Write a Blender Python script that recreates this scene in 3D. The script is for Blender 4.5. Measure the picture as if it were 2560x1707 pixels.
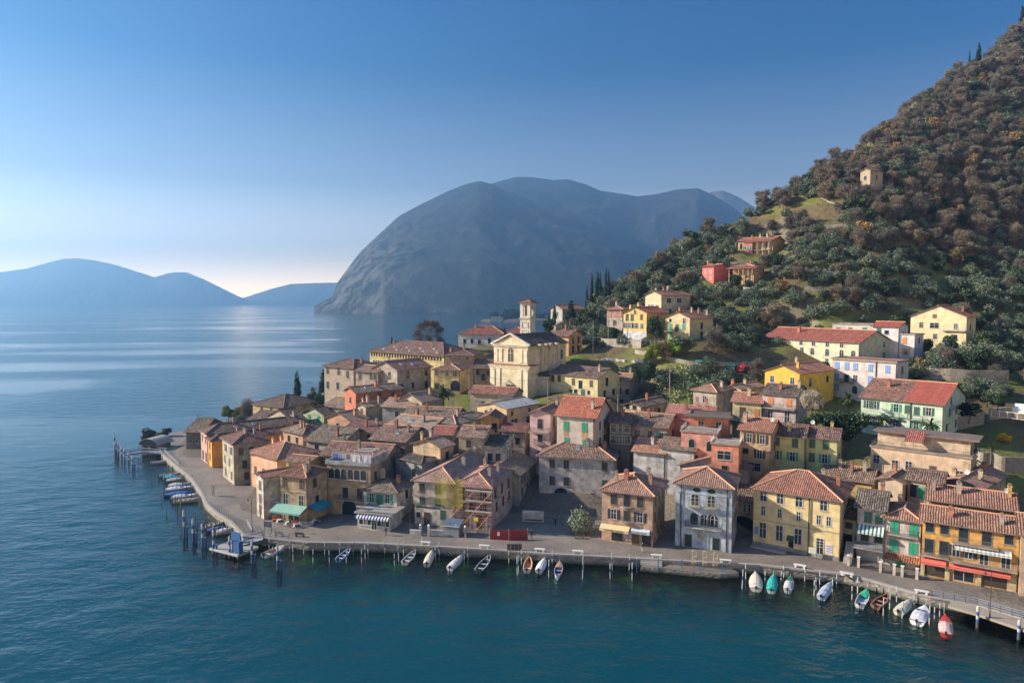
import bpy, bmesh, math, random
import numpy as np
from mathutils import Vector, Matrix
R = math.radians
scene = bpy.context.scene
C = scene.collection
for o in list(bpy.data.objects): bpy.data.objects.remove(o)

# ---------------------------------------------------------------- camera
FPX, CXP, CYP, HOR, CAMZ = 1707.0, 1280.0, 853.5, 751.0, 46.0
PITCH = math.atan((CYP - HOR) / FPX)
cam = bpy.data.cameras.new('camera'); camo = bpy.data.objects.new('camera', cam); C.objects.link(camo)
cam.lens = 24.0; cam.sensor_width = 36.0; cam.clip_start = 1; cam.clip_end = 60000
camo.location = (0, 0, CAMZ); camo.rotation_euler = (R(90) - PITCH, 0, 0)
scene.camera = camo
scene.view_settings.view_transform = 'Standard'; scene.view_settings.look = 'None'
scene.view_settings.exposure = 1.5; scene.view_settings.gamma = 1

# ---------------------------------------------------------------- sky and sun
SUN_AZ, SUN_EL = R(-84), R(25)          # azimuth measured from +Y towards +X
world = bpy.data.worlds.new('World'); scene.world = world; world.use_nodes = True
wn = world.node_tree; wn.nodes.clear()
sky = wn.nodes.new('ShaderNodeTexSky'); sky.sky_type = 'NISHITA'; sky.sun_disc = False
sky.sun_elevation = SUN_EL; sky.sun_rotation = SUN_AZ
sky.altitude = 1500; sky.air_density = 1.0; sky.dust_density = 0.3; sky.ozone_density = 5.0
tc = wn.nodes.new('ShaderNodeTexCoord'); sx = wn.nodes.new('ShaderNodeSeparateXYZ'); wn.links.new(tc.outputs['Generated'], sx.inputs[0])
rp = wn.nodes.new('ShaderNodeValToRGB'); wn.links.new(sx.outputs[2], rp.inputs[0]); el = rp.color_ramp.elements
while len(el) < 6: el.new(.5)
for i_, (p_, c_) in enumerate(((0.0, (6.2, 3.6, 2.2)), (.06, (3.2, 1.6, .92)), (.16, (1.0, .68, .52)), (.31, (.08, .32, .43)), (.44, (.02, .29, .47)), (.62, (1.25, 1.22, 1.2)))):  # last stop brightens the sky overhead, out of view, as added shadow fill
    el[i_].position = p_; el[i_].color = (*c_, 1)
mm = wn.nodes.new('ShaderNodeMix'); mm.data_type = 'RGBA'; mm.blend_type = 'MULTIPLY'; mm.inputs[0].default_value = 1
bg = wn.nodes.new('ShaderNodeBackground'); bg.inputs[1].default_value = 0.085
wo = wn.nodes.new('ShaderNodeOutputWorld')
wn.links.new(sky.outputs[0], mm.inputs[6]); wn.links.new(rp.outputs[0], mm.inputs[7]); wn.links.new(mm.outputs[2], bg.inputs[0]); wn.links.new(bg.outputs[0], wo.inputs[0])
sl = bpy.data.lights.new('sun', 'SUN'); sl.energy = 4.3; sl.angle = R(0.5); sl.color = (1, 0.88, 0.72)
so = bpy.data.objects.new('sun', sl); C.objects.link(so)
sdir = Vector((math.sin(SUN_AZ) * math.cos(SUN_EL), math.cos(SUN_AZ) * math.cos(SUN_EL), math.sin(SUN_EL)))
so.rotation_euler = sdir.to_track_quat('Z', 'Y').to_euler()
scene.cycles.max_bounces = 5; scene.cycles.diffuse_bounces = 2; scene.cycles.glossy_bounces = 2
scene.cycles.transparent_max_bounces = 8; scene.cycles.volume_bounces = 0; scene.cycles.transmission_bounces = 3
scene.cycles.caustics_reflective = False; scene.cycles.caustics_refractive = False
scene.cycles.use_denoising = True
rng = random.Random(7); nrng = np.random.default_rng(7)

# ---------------------------------------------------------------- pixel helpers (photo is 2560 x 1707)
CROPS = dict(S=(0, 0, 1), A=(250, 1000, 3.484), B=(600, 1000, 3.484), C=(1000, 1050, 3.484), D=(1400, 1050, 3.484), E=(1780, 1050, 3.485),
             F=(2110, 1100, 2.851), G=(440, 820, 4.126), H=(800, 800, 3.92), I=(1200, 900, 4.48), J=(1650, 900, 4.48), K=(2060, 850, 3.92),
             L=(1100, 700, 4.48), M=(1400, 560, 4.02), N=(1860, 720, 3.36), O=(1900, 380, 3.5636))
def px(c, x, y): a = CROPS[c]; return a[0] + x / a[2], a[1] + y / a[2]
cp, sp = math.cos(PITCH), math.sin(PITCH)
def ray(x, y):
    a, b = x - CXP, CYP - y
    return Vector((a, FPX * cp + b * sp, -FPX * sp + b * cp))
def at_depth(x, y, D):
    d = ray(x, y); return Vector((d.x, d.y, d.z)) * (D / d.y) + Vector((0, 0, CAMZ))
def at_z(x, y, z):
    d = ray(x, y); return d * ((z - CAMZ) / d.z) + Vector((0, 0, CAMZ))
def proj(p):
    X, Y, Z = p[0], p[1], p[2] - CAMZ
    zc = Y * cp - Z * sp; up = Y * sp + Z * cp
    return CXP + FPX * X / zc, CYP - FPX * up / zc

# ---------------------------------------------------------------- object helpers
def tag(o, label=None, cat=None, group=None, kind=None):
    if label: o['label'] = label
    if cat: o['category'] = cat
    if group: o['group'] = group
    if kind: o['kind'] = kind
    return o
def empty(name, loc=(0, 0, 0), rz=0, parent=None):
    o = bpy.data.objects.new(name, None); C.objects.link(o); o.location = loc; o.rotation_euler = (0, 0, rz); o.parent = parent
    o.empty_display_size = .5
    return o
def link(name, me, parent=None, color=None, loc=None, rz=None):
    o = bpy.data.objects.new(name, me); C.objects.link(o); o.parent = parent
    if color is not None: o.color = (*color[:3], 1)
    if loc is not None: o.location = loc
    if rz is not None: o.rotation_euler = (0, 0, rz)
    return o
class MB:
    """collects boxes, tubes and polygons for one mesh"""
    def __init__(s): s.v = []; s.f = []; s.m = []; s.uv = {}
    def poly(s, pts, m=0, uv=None):
        n = len(s.v); s.v += [tuple(p) for p in pts]; s.f.append(tuple(range(n, n + len(pts)))); s.m.append(m)
        if uv: s.uv[len(s.f) - 1] = uv
    def box(s, x0, x1, y0, y1, z0, z1, m=0):
        n = len(s.v)
        s.v += [(x0, y0, z0), (x1, y0, z0), (x1, y1, z0), (x0, y1, z0), (x0, y0, z1), (x1, y0, z1), (x1, y1, z1), (x0, y1, z1)]
        for f in ((0, 3, 2, 1), (4, 5, 6, 7), (0, 1, 5, 4), (1, 2, 6, 5), (2, 3, 7, 6), (3, 0, 4, 7)):
            s.f.append(tuple(n + i for i in f)); s.m.append(m)
    def tube(s, a, b, r0, r1=None, seg=6, m=0, cap=True):
        a, b = Vector(a), Vector(b); r1 = r0 if r1 is None else r1
        d = (b - a)
        if d.length < 1e-6: return
        d.normalize(); t = d.cross(Vector((0, 0, 1)) if abs(d.z) < .95 else Vector((1, 0, 0))).normalized(); w = d.cross(t)
        n = len(s.v)
        for i in range(seg):
            c_, s_ = math.cos(2 * math.pi * i / seg), math.sin(2 * math.pi * i / seg)
            s.v.append(tuple(a + (t * c_ + w * s_) * r0)); s.v.append(tuple(b + (t * c_ + w * s_) * r1))
        for i in range(seg):
            j = (i + 1) % seg; s.f.append((n + 2 * i, n + 2 * i + 1, n + 2 * j + 1, n + 2 * j)); s.m.append(m)
        if cap:
            s.f.append(tuple(n + 2 * i for i in range(seg))); s.m.append(m); s.f.append(tuple(n + 2 * i + 1 for i in reversed(range(seg)))); s.m.append(m)
    def path(s, pts, r, seg=5, m=0):
        for a, b in zip(pts[:-1], pts[1:]): s.tube(a, b, r, r, seg, m)
    def mesh(s, name, mats, smooth=False, fixn=True):
        me = bpy.data.meshes.new(name); me.from_pydata(s.v, [], s.f)
        for k in mats: me.materials.append(k)
        me.polygons.foreach_set('material_index', s.m)
        if s.uv:
            ul = me.uv_layers.new(name='UVMap')
            for fi, uvs in s.uv.items():
                p = me.polygons[fi]
                for k, li in enumerate(p.loop_indices): ul.data[li].uv = uvs[k]
        if smooth: me.polygons.foreach_set('use_smooth', [True] * len(s.f))
        me.update(); return me
    def build(s, name, mats, parent=None, color=None, smooth=False, loc=None, rz=None):
        if not isinstance(mats, (list, tuple)): mats = [mats]
        return link(name, s.mesh(name, mats, smooth), parent, color, loc, rz)

# ---------------------------------------------------------------- materials
def newmat(name):
    m = bpy.data.materials.new(name); m.use_nodes = True; nt = m.node_tree; nt.nodes.clear()
    out = nt.nodes.new('ShaderNodeOutputMaterial'); b = nt.nodes.new('ShaderNodeBsdfPrincipled'); nt.links.new(b.outputs[0], out.inputs[0])
    return m, nt, b
class NT:
    def __init__(s, nt): s.nt = nt
    def n(s, t, **kw):
        x = s.nt.nodes.new('ShaderNode' + t)
        for k, v in kw.items():
            if k.startswith('i_'):
                key = k[2:]; key = int(key) if key.isdigit() else key.replace('_', ' ')
                if isinstance(v, bpy.types.NodeSocket): s.nt.links.new(v, x.inputs[key])
                else: x.inputs[key].default_value = v
            else: setattr(x, k, v)
        return x
    def link(s, a, b): s.nt.links.new(a, b)
    def math(s, op, a, b=None, c=None):
        x = s.nt.nodes.new('ShaderNodeMath'); x.operation = op
        for i, v in enumerate((a, b, c)):
            if v is None: continue
            if isinstance(v, bpy.types.NodeSocket): s.nt.links.new(v, x.inputs[i])
            else: x.inputs[i].default_value = v
        return x.outputs[0]
    def mix(s, f, a, b, blend='MIX'):
        x = s.nt.nodes.new('ShaderNodeMix'); x.data_type = 'RGBA'; x.blend_type = blend
        for k, v in ((0, f), (6, a), (7, b)):
            if isinstance(v, bpy.types.NodeSocket): s.nt.links.new(v, x.inputs[k])
            else: x.inputs[k].default_value = v if k == 0 else (*v[:3], 1)
        return x.outputs[2]
    def ramp(s, f, stops):
        x = s.nt.nodes.new('ShaderNodeValToRGB'); s.nt.links.new(f, x.inputs[0]); e = x.color_ramp.elements
        while len(e) < len(stops): e.new(.5)
        for i, (p, c) in enumerate(stops): e[i].position = p; e[i].color = (*c[:3], 1) if hasattr(c, '__len__') else (c, c, c, 1)
        return x.outputs[0]
    def noise(s, vec, scale, detail=4, rough=.55, dist=0):
        return s.n('TexNoise', i_Vector=vec, i_Scale=scale, i_Detail=detail, i_Roughness=rough, i_Distortion=dist).outputs[0]
    def mapping(s, vec, scale=(1, 1, 1), rot=(0, 0, 0)):
        return s.n('Mapping', i_Vector=vec, i_Scale=scale, i_Rotation=rot).outputs[0]
M = {}
def simple(name, col, rough=.7, metal=0, noise=.25, nscale=3.0, spec=.3):
    m, nt, b = newmat(name); t = NT(nt)
    co = t.n('TexCoord').outputs['Object']
    nz = t.noise(co, nscale, 4)
    f = t.math('MULTIPLY', nz, noise * 2)
    c = t.mix(f, [x * (1 + noise * .6) for x in col], [x * (1 - noise) for x in col])
    t.link(c, b.inputs['Base Color']); b.inputs['Roughness'].default_value = rough; b.inputs['Metallic'].default_value = metal
    b.inputs['Specular IOR Level'].default_value = spec
    M[name] = m; return m
def tinted(name, rough=.8, streak=.35, grime=(.14, .12, .10), nscale=.6, bump=.15, stone=False, spec=.25):
    """colour of the object times weathering"""
    m, nt, b = newmat(name); t = NT(nt)
    co = t.n('TexCoord').outputs['Object']; oc = t.n('ObjectInfo').outputs['Color']; rnd = t.n('ObjectInfo').outputs['Random']
    off = t.n('VectorMath', operation='ADD', i_0=co, i_1=t.n('CombineXYZ', i_X=t.math('MULTIPLY', rnd, 40.0), i_Y=0.0, i_Z=0.0).outputs[0]).outputs[0]
    big = t.noise(off, nscale, 5, .6)
    st = t.noise(t.mapping(off, (2.2, 2.2, .22)), 1.4, 5, .65)
    fine = t.noise(off, 9, 3)
    c = t.mix(t.ramp(big, [(.36, 0), (.66, streak)]), oc, grime)
    c = t.mix(t.ramp(st, [(.52, 0), (.8, streak * .9)]), c, grime)
    c = t.mix(t.ramp(big, [(.2, .25), (.45, 0)]), c, (.55, .5, .43))
    c = t.mix(1.0, c, t.ramp(fine, [(.3, .86), (.7, 1.1)]), 'MULTIPLY')
    if stone:
        vo = t.n('TexVoronoi', i_Vector=t.mapping(off, (1.0, 1.0, 1.6)), i_Scale=2.6)
        c = t.mix(1.0, c, t.ramp(vo.outputs['Color'], [(0, .62), (1, 1.25)]), 'MULTIPLY')
        ed = t.n('TexVoronoi', feature='DISTANCE_TO_EDGE', i_Vector=t.mapping(off, (1.0, 1.0, 1.6)), i_Scale=2.6)
        c = t.mix(t.ramp(ed.outputs[0], [(0, .6), (.09, 0)]), c, (.1, .085, .07))
    t.link(c, b.inputs['Base Color']); b.inputs['Roughness'].default_value = rough; b.inputs['Specular IOR Level'].default_value = spec
    if bump:
        bp = t.n('Bump', i_Strength=bump, i_Distance=.1, i_Height=fine); t.link(bp.outputs[0], b.inputs['Normal'])
    M[name] = m; return m
tinted('plaster', streak=.72); tinted('plaster_clean', streak=.42); tinted('stone', stone=True, streak=.25, bump=.5); tinted('paint', rough=.5, streak=.12, bump=0, spec=.4); tinted('cloth', rough=.9, streak=.1, bump=0)
tinted('wood', rough=.75, streak=.2, bump=.1)
simple('dark_glass', (.018, .026, .034), .12, 0, .3, .8, .6); simple('metal_dark', (.03, .03, .035), .5, .3); simple('concrete', (.3, .27, .24), .9, 0, .3, .7)
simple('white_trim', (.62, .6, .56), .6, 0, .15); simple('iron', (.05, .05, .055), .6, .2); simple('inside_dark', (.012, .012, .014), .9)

def roofmat(name, moss=.3, contrast=.5):
    m, nt, b = newmat(name); t = NT(nt)
    uv = t.n('TexCoord').outputs['UV']; oc = t.n('ObjectInfo').outputs['Color']; co = t.n('TexCoord').outputs['Object']
    rnd = t.n('ObjectInfo').outputs['Random']
    sep = t.n('SeparateXYZ', i_0=uv); u, v = sep.outputs[0], sep.outputs[1]
    wob = t.math('MULTIPLY', t.math('SUBTRACT', t.noise(uv, .7, 2), .5), .25)
    us = t.math('DIVIDE', t.math('ADD', u, wob), .36); vs = t.math('DIVIDE', v, .42)
    bar = t.math('ABSOLUTE', t.math('SINE', t.math('MULTIPLY', us, math.pi)))
    cell = t.n('CombineXYZ', i_X=t.math('FLOOR', us), i_Y=t.math('FLOOR', vs), i_Z=rnd).outputs[0]
    wn_ = t.n('TexWhiteNoise', noise_dimensions='3D', i_Vector=cell).outputs[0]
    colm = t.n('TexWhiteNoise', noise_dimensions='1D', i_W=t.math('FLOOR', us)).outputs[0]
    off = t.n('VectorMath', operation='ADD', i_0=co, i_1=t.n('CombineXYZ', i_X=t.math('MULTIPLY', rnd, 60.0), i_Y=0.0, i_Z=0.0).outputs[0]).outputs[0]
    big = t.noise(off, .35, 5, .65); mid = t.noise(off, 1.7, 4, .6)
    lo, hi = 1 - contrast * .6, 1 + contrast * .75
    c = t.mix(1.0, oc, t.ramp(wn_, [(0, lo), (1, hi)]), 'MULTIPLY')
    c = t.mix(1.0, c, t.ramp(bar, [(0, .22), (.5, .85), (1, 1.3)]), 'MULTIPLY')  # shade in the grooves and light on the crowns painted into the colour
    c = t.mix(1.0, c, t.ramp(colm, [(0, .88), (1, 1.1)]), 'MULTIPLY')
    c = t.mix(t.ramp(big, [(.42, 0), (.7, moss)]), c, (.055, .048, .035))
    c = t.mix(t.ramp(mid, [(.52, 0), (.68, .35 + moss * .5)]), c, (.30, .235, .165))
    c = t.mix(t.ramp(t.noise(off, .8, 6, .7), [(.60, 0), (.66, .55)]), c, (.06, .048, .04))
    t.link(c, b.inputs['Base Color']); b.inputs['Roughness'].default_value = .85; b.inputs['Specular IOR Level'].default_value = .2
    hgt = t.math('ADD', bar, t.math('MULTIPLY', t.math('FRACT', vs), .35))
    bp = t.n('Bump', i_Strength=.85, i_Distance=.1, i_Height=hgt); t.link(bp.outputs[0], b.inputs['Normal'])
    M[name] = m
roofmat('tiles', .32, .5); roofmat('tiles_old', .75, .85); roofmat('tiles_new', .1, .2)
# ---------------------------------------------------------------- the houses: where each stands
# key: (name, label, crop, near-corner x, wall-top y, left end x, right end x, options)
HOUSES = {}
def hs_(key, name, label, crop, cx, cy, xl, xr, **k):
    k.update(name=name, label=label, crop=crop, cx=cx, cy=cy, xl=xl, xr=xr); HOUSES[key] = k
BR, DK, RD, OR, NW, GY, SL = (.25, .13, .085), (.15, .093, .068), (.30, .115, .07), (.44, .21, .11), (.36, .10, .06), (.26, .245, .22), (.07, .062, .055)
TN = (.27, .165, .105); LT = (.36, .21, .13)
def solve():
    for k, h in HOUSES.items():
        x, y = px(h['crop'], h['cx'], h['cy']); gz = h.get('gz', 1.6)
        if 'D' not in h:
            xb, yb = px(h['crop'], h['cx'], h['yb']); h['D'] = at_z(xb, yb, gz).y
        P = at_depth(x, y, h['D'])
        if 'H' in h: gz = P.z - h['H']
        elif 'yb' in h and 'D' in h:
            xb, yb = px(h['crop'], h['cx'], h['yb']); gz = at_depth(xb, yb, h['D']).z
        th = R(h.get('th', -20)); h['thr'] = th
        def ext(xe, ca, sa):                    # distance along (ca, sa) to reach the pixel column
            kx = (px(h['crop'], xe, 0)[0] - CXP) / FPX
            zc = P.y * cp - (P.z - CAMZ) * sp
            return (kx * zc - P.x) / (ca - kx * sa * cp)
        W = h['w'] if 'w' in h else -ext(h['xl'], math.cos(th), math.sin(th))
        Dp = h['dp'] if 'dp' in h else ext(h['xr'], -math.sin(th), math.cos(th))
        h['W'], h['Dp'], h['z0'], h['h'] = W, Dp, gz, P.z - gz
        h['org'] = Vector((P.x - W * math.cos(th), P.y - W * math.sin(th), gz))
        h['uu'] = Vector((math.cos(th), math.sin(th), 0)); h['vv'] = Vector((-math.sin(th), math.cos(th), 0))

# --- the waterfront row, left to right
hs_('barn', 'boat_shed', 'dark weathered boat shed with brown roof at the end of the promenade', 'A', 878, 276, 748, 0, D=199, yb=420, th=-8, dp=13, roof='gx', pitch=.42, wall=(.10, .085, .075), rc=DK, mat='stone')
hs_('pink', 'terraced_house', 'faded pink house beside the dark boat shed on the left promenade', 'A', 934, 290, 876, 1390, yb=560, th=-53, roof='hip', wall=(.62, .36, .28), rc=DK, mat='plaster', dp=26)
hs_('orange', 'terraced_house', 'bright orange narrow house on the left promenade', 'A', 975, 352, 934, 0, yb=588, th=-53, roof='hip', wall=(.80, .34, .03), rc=(.15, .07, .055), dp=19, mat='plaster_clean')
hs_('cream', 'terraced_house', 'cream house with dark maroon hipped roof on the left promenade', 'A', 1165, 382, 1064, 1545, yb=742, th=-53, roof='hip', wall=(.50, .43, .30), rc=(.17, .07, .055), dp=8)
hs_('salmon', 'town_house', 'large salmon house with orange pyramid roof behind the left promenade', 'A', 1545, 512, 1304, 1900, D=154, H=8.8, th=-40, roof='hip', wall=(.72, .40, .24), rc=(.33, .155, .10), mat='plaster_clean')
hs_('narrow', 'narrow_house', 'narrow cream gabled house with three small windows at the promenade corner', 'B', 205, 672, 140, 0, yb=1040, th=-48, dp=9, roof='gy', pitch=.3, wall=(.60, .53, .42), rc=(.36, .15, .10))
hs_('resto', 'restaurant_house', 'ochre restaurant house with a teal awning at the promenade corner', 'B', 575, 668, 350, 756, yb=1075, th=-21, roof='hip', wall=(.52, .36, .20), rc=(.23, .08, .06))
hs_('yelsmall', 'small_house', 'low yellow lean-to house squeezed behind the ochre restaurant', 'B', 590, 545, 400, 0, D=146, H=6, th=-21, dp=6, roof='gx', pitch=.2, wall=(.55, .46, .12), rc=BR)
hs_('loggia', 'terrace_house', 'tan house with six arched windows under a laundry roof terrace', 'B', 1135, 585, 758, 1222, D=138, H=10.3, th=-15, roof='flat', wall=(.46, .33, .19), rc=GY)
hs_('cafe', 'cafe_house', 'small white house with green shutters above a striped cafe awning', 'B', 1365, 803, 1078, 1505, D=134.5, H=6.1, th=-16, roof='hip', pitch=.36, wall=(.66, .64, .60), rc=(.17, .135, .11))
hs_('long', 'long_house', 'long cream house with lower roof left of the scaffolding', 'C', 470, 548, 125, 0, D=131.3, H=8.9, th=-17, dp=27, roof='hip', pitch=.42, wall=(.60, .55, .45), rc=(.34, .215, .165))
hs_('scaff', 'renovated_house', 'house under renovation wrapped in scaffolding on the promenade', 'C', 790, 588, 472, 1036, D=129.5, H=8.5, th=-17, roof='hip', pitch=.42, wall=(.47, .41, .36), rc=(.36, .20, .16), dp=14)
hs_('scaff2', 'rear_house', 'grey house with mossy tiled roof joined behind the renovated house', 'C', 1030, 480, 800, 1200, D=143, H=7.4, th=-17, roof='gy', pitch=.38, wall=(.42, .39, .34), rc=(.34, .23, .15), mat='plaster', w=9, dp=14)
hs_('white', 'large_house', 'big pale grey house with arched portal behind the square', 'I', 1500, 1112, 662, 0, D=144.5, H=10.9, th=-14, dp=12.5, roof='hip', pitch=.42, wall=(.52, .49, .45), rc=(.21, .125, .095))
hs_('tabac', 'shop_house', 'pinkish brown shop house with two small curved balconies', 'D', 808, 654, 366, 926, yb=1108, th=-24, roof='hip', pitch=.42, wall=(.50, .31, .21), rc=(.31, .17, .12), dp=11)
hs_('tower', 'tall_house', 'tall narrow white house with glazed side rising behind the shop house', 'D', 905, 292, 642, 1000, D=143, H=11.0, th=-26, roof='gx', pitch=.3, wall=(.60, .57, .52), rc=(.42, .20, .13), dp=11)
hs_('blue', 'arched_house', 'pale blue house with arched windows and long balcony on the promenade', 'D', 1500, 592, 1010, 1562, yb=1155, th=-23.5, roof='hip', pitch=.42, wall=(.46, .53, .60), rc=(.30, .17, .12), dp=10)
hs_('blueback', 'rear_house', 'rear house with patched mossy roof behind the pale blue house', 'D', 1640, 445, 1045, 0, D=134.5, H=10, th=-23.5, dp=12, roof='gy', pitch=.36, wall=(.34, .33, .33), rc=(.26, .16, .11))
hs_('arch', 'gateway_house', 'low passage house with black archway between blue and yellow houses', 'E', 372, 710, 225, 0, D=128, H=6.2, th=-28, dp=6, roof='sx', pitch=.25, wall=(.44, .38, .28), rc=DK)
hs_('hall', 'town_hall', 'large yellow town hall with tall windows and pyramid roof', 'E', 1118, 700, 366, 1212, yb=1228, th=-34, roof='hip', pitch=.44, wall=(.72, .56, .27), rc=(.29, .125, .085), mat='plaster_clean')
hs_('hallback', 'rear_house', 'rear house with sloping orange roof and chimneys behind the yellow town hall', 'E', 1000, 470, 372, 0, D=139, H=9.5, th=-30, dp=11, roof='hip', pitch=.34, wall=(.42, .34, .26), rc=(.27, .16, .11))
hs_('annex', 'annex_house', 'tiny dark-roofed annex right of the yellow town hall', 'E', 1258, 858, 1133, 0, D=117, th=-36, dp=4, roof='sx', pitch=.45, wall=(.58, .48, .30), rc=SL, H=6)
hs_('awn', 'village_house', 'white house with green striped awning and outside stairs', 'F', 292, 495, 98, 0, D=113, th=-33, dp=9, roof='gx', pitch=.4, wall=(.56, .52, .48), rc=(.15, .12, .09), H=9)
hs_('pinkw', 'shuttered_house', 'off-white house with green shutters beside the big orange house', 'F', 548, 582, 294, 0, D=110, yb=988, th=-35, dp=9, roof='hip', pitch=.4, wall=(.66, .56, .50), rc=(.33, .17, .11))
hs_('bigor', 'arcade_house', 'large orange house with red shop awnings at the right end', 'F', 1252, 668, 562, 1320, D=101.5, H=9.1, th=-33, dp=7, roof='gx', pitch=.42, wall=(.70, .36, .07), rc=(.29, .15, .10))
hs_('bigor2', 'rear_house', 'ochre house with long tiled roof directly behind the large orange house', 'F', 1222, 500, 606, 0, D=110, H=10, th=-32, dp=8, roof='gx', pitch=.42, wall=(.62, .38, .09), rc=(.29, .14, .095))
hs_('edge', 'corner_house', 'tan house cut off by the right photo edge beside the orange house', 'F', 1500, 700, 1266, 0, D=98, H=9, th=-33, dp=9, roof='gx', pitch=.4, wall=(.46, .32, .20), rc=(.29, .15, .10))
# --- left cluster behind the promenade
hs_('g1', 'gabled_house', 'cream gabled house with orange shutters above green tarpaulins', 'G', 1205, 965, 942, 1340, D=197, H=6.5, th=-42, roof='gy', pitch=.38, wall=(.55, .46, .32), rc=(.15, .09, .07))
hs_('g2', 'village_house', 'yellow house with wide dark hipped roof near the far shore', 'G', 1110, 815, 1044, 1370, D=222, H=7, th=-30, roof='hip', pitch=.35, wall=(.58, .44, .16), rc=(.13, .075, .06), dp=16, w=15)
hs_('g3', 'gabled_house', 'pale green gabled house among brown roofs near the cypress', 'G', 1525, 895, 1310, 1620, D=203, H=6.5, th=-35, roof='gy', pitch=.38, wall=(.48, .54, .32), rc=(.15, .10, .075))
hs_('g4', 'village_house', 'orange house under a dark hipped roof behind the salmon house', 'G', 1312, 1093, 1102, 1560, D=175, H=6.5, th=-40, roof='hip', pitch=.4, wall=(.62, .34, .19), rc=(.25, .165, .12))
hs_('g5', 'gabled_house', 'rust orange gabled house with one square window amid the roofs', 'G', 1800, 958, 1562, 1990, D=178, H=6.5, th=-38, roof='gy', pitch=.36, wall=(.46, .25, .14), rc=(.33, .20, .135))
hs_('g6', 'village_house', 'low house with plain maroon roof and white chimneys in the old centre', 'G', 2060, 1075, 1725, 0, D=168, H=6.5, th=-25, dp=11, roof='gx', pitch=.25, wall=(.42, .34, .16), rc=(.17, .07, .06))
hs_('g7', 'village_house', 'low house with dark mossy gable roof behind the salmon house', 'G', 1700, 1190, 1345, 0, D=163, H=6, th=-25, dp=13, roof='gx', pitch=.38, wall=(.44, .37, .28), rc=(.16, .125, .09))
hs_('g8', 'village_house', 'low house with dark roof near the pink house by the shed', 'G', 930, 950, 750, 0, D=212, H=5, th=-20, dp=12, roof='gx', pitch=.3, wall=(.40, .33, .26), rc=(.13, .08, .065))
hs_('g9', 'village_house', 'low house with brown tiled roof below the stone keep house', 'G', 1790, 830, 1520, 0, D=205, H=6, th=-30, dp=12, roof='gx', pitch=.35, wall=(.42, .36, .28), rc=(.22, .15, .11))
hs_('lterr', 'laundry_house', 'dark roofed upper house standing over the laundry terrace', 'B', 1262, 505, 800, 0, D=146, H=10, th=-15, w=15, dp=9, roof='gx', pitch=.42, wall=(.26, .22, .19), rc=(.21, .11, .085))
# --- castle group and the yellow palace
hs_('keep', 'stone_house', 'tall rough stone house on the lake side of the hilltop group', 'H', 330, 470, 92, 505, D=214, yb=790, th=-33, roof='hip', pitch=.33, wall=(.44, .35, .26), rc=(.15, .08, .06), mat='stone', dp=12, w=13.5)
hs_('keepx', 'stone_house', 'plastered annex with dark windows right of the tall stone house', 'H', 566, 512, 350, 0, D=207, yb=730, th=-30, dp=9, roof='gx', pitch=.3, wall=(.40, .33, .26), rc=(.22, .13, .10))
hs_('ggab', 'gabled_house', 'grey beige house with broad gable and red-brown roof', 'H', 757, 490, 522, 1086, D=204, yb=735, th=-38, roof='gy', pitch=.42, wall=(.44, .37, .29), rc=(.30, .14, .10))
hs_('gyel', 'village_house', 'small yellow house with arched windows and hipped roof', 'H', 1366, 490, 1115, 0, D=204, yb=712, th=-14, dp=10, roof='hip', pitch=.33, wall=(.66, .47, .18), rc=(.23, .12, .09))
hs_('palace', 'long_palace', 'long yellow palace with rooftop loggia row of square openings', 'H', 1215, 352, 488, 0, D=226, yb=690, th=-38, dp=17, roof='hip', pitch=.42, wall=(.70, .53, .20), rc=(.17, .085, .065))
hs_('palx', 'stone_wing', 'brown stone wing at the right end of the yellow palace', 'H', 1500, 345, 1225, 0, D=219, yb=690, th=-12, dp=14, roof='hip', pitch=.3, wall=(.40, .30, .19), rc=(.17, .085, .065), mat='stone')
hs_('hdark', 'stone_house', 'shadowed stone house tucked left of the church', 'H', 1690, 470, 1510, 0, D=216, yb=640, th=-12, dp=9, roof='gx', pitch=.5, wall=(.27, .22, .17), rc=(.13, .085, .065), mat='stone')
hs_('shed', 'stone_shed', 'long low stone shed with red tiled roof before the church', 'L', 820, 1282, 338, 958, D=184, H=5, th=-20, roof='gx', pitch=.38, wall=(.46, .39, .28), rc=(.28, .11, .075), mat='stone', dp=7)
hs_('hred', 'low_house', 'long low vermilion house with grey-brown roof under the stone houses', 'H', 352, 712, 284, 730, D=193, H=5.5, th=-50, roof='gy', pitch=.35, wall=(.62, .16, .07), rc=(.24, .18, .135), dp=15, w=7)
hs_('h45', 'village_house', 'village house with patchy orange roof and several red chimneys', 'H', 450, 850, 370, 640, D=183, H=5, th=-45, roof='gy', pitch=.33, wall=(.50, .44, .32), rc=(.32, .20, .135))
hs_('h46', 'village_house', 'village house with weathered tan roof beside the red chimneys', 'H', 900, 860, 610, 0, D=178, H=5, th=-20, dp=9, roof='gx', pitch=.33, wall=(.25, .26, .26), rc=(.31, .20, .14))
hs_('h43', 'gabled_house', 'blank beige gabled house with long tan roof below the yellow cottage', 'H', 1000, 800, 782, 1205, D=179, H=6, th=-38, roof='gy', pitch=.42, wall=(.50, .40, .29), rc=(.33, .215, .15))
hs_('h42', 'long_house', 'long village house with uniform dark brown roof mid-village', 'H', 1300, 985, 800, 0, D=169, H=6, th=-14, dp=12, roof='gx', pitch=.36, wall=(.52, .46, .38), rc=(.21, .145, .105))
hs_('h40', 'village_house', 'old house with pale mossy stone-weighted roof mid-village', 'H', 1040, 1090, 640, 0, D=160, H=6, th=-30, dp=13, roof='gx', pitch=.3, wall=(.42, .36, .30), rc=(.32, .225, .165))
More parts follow.
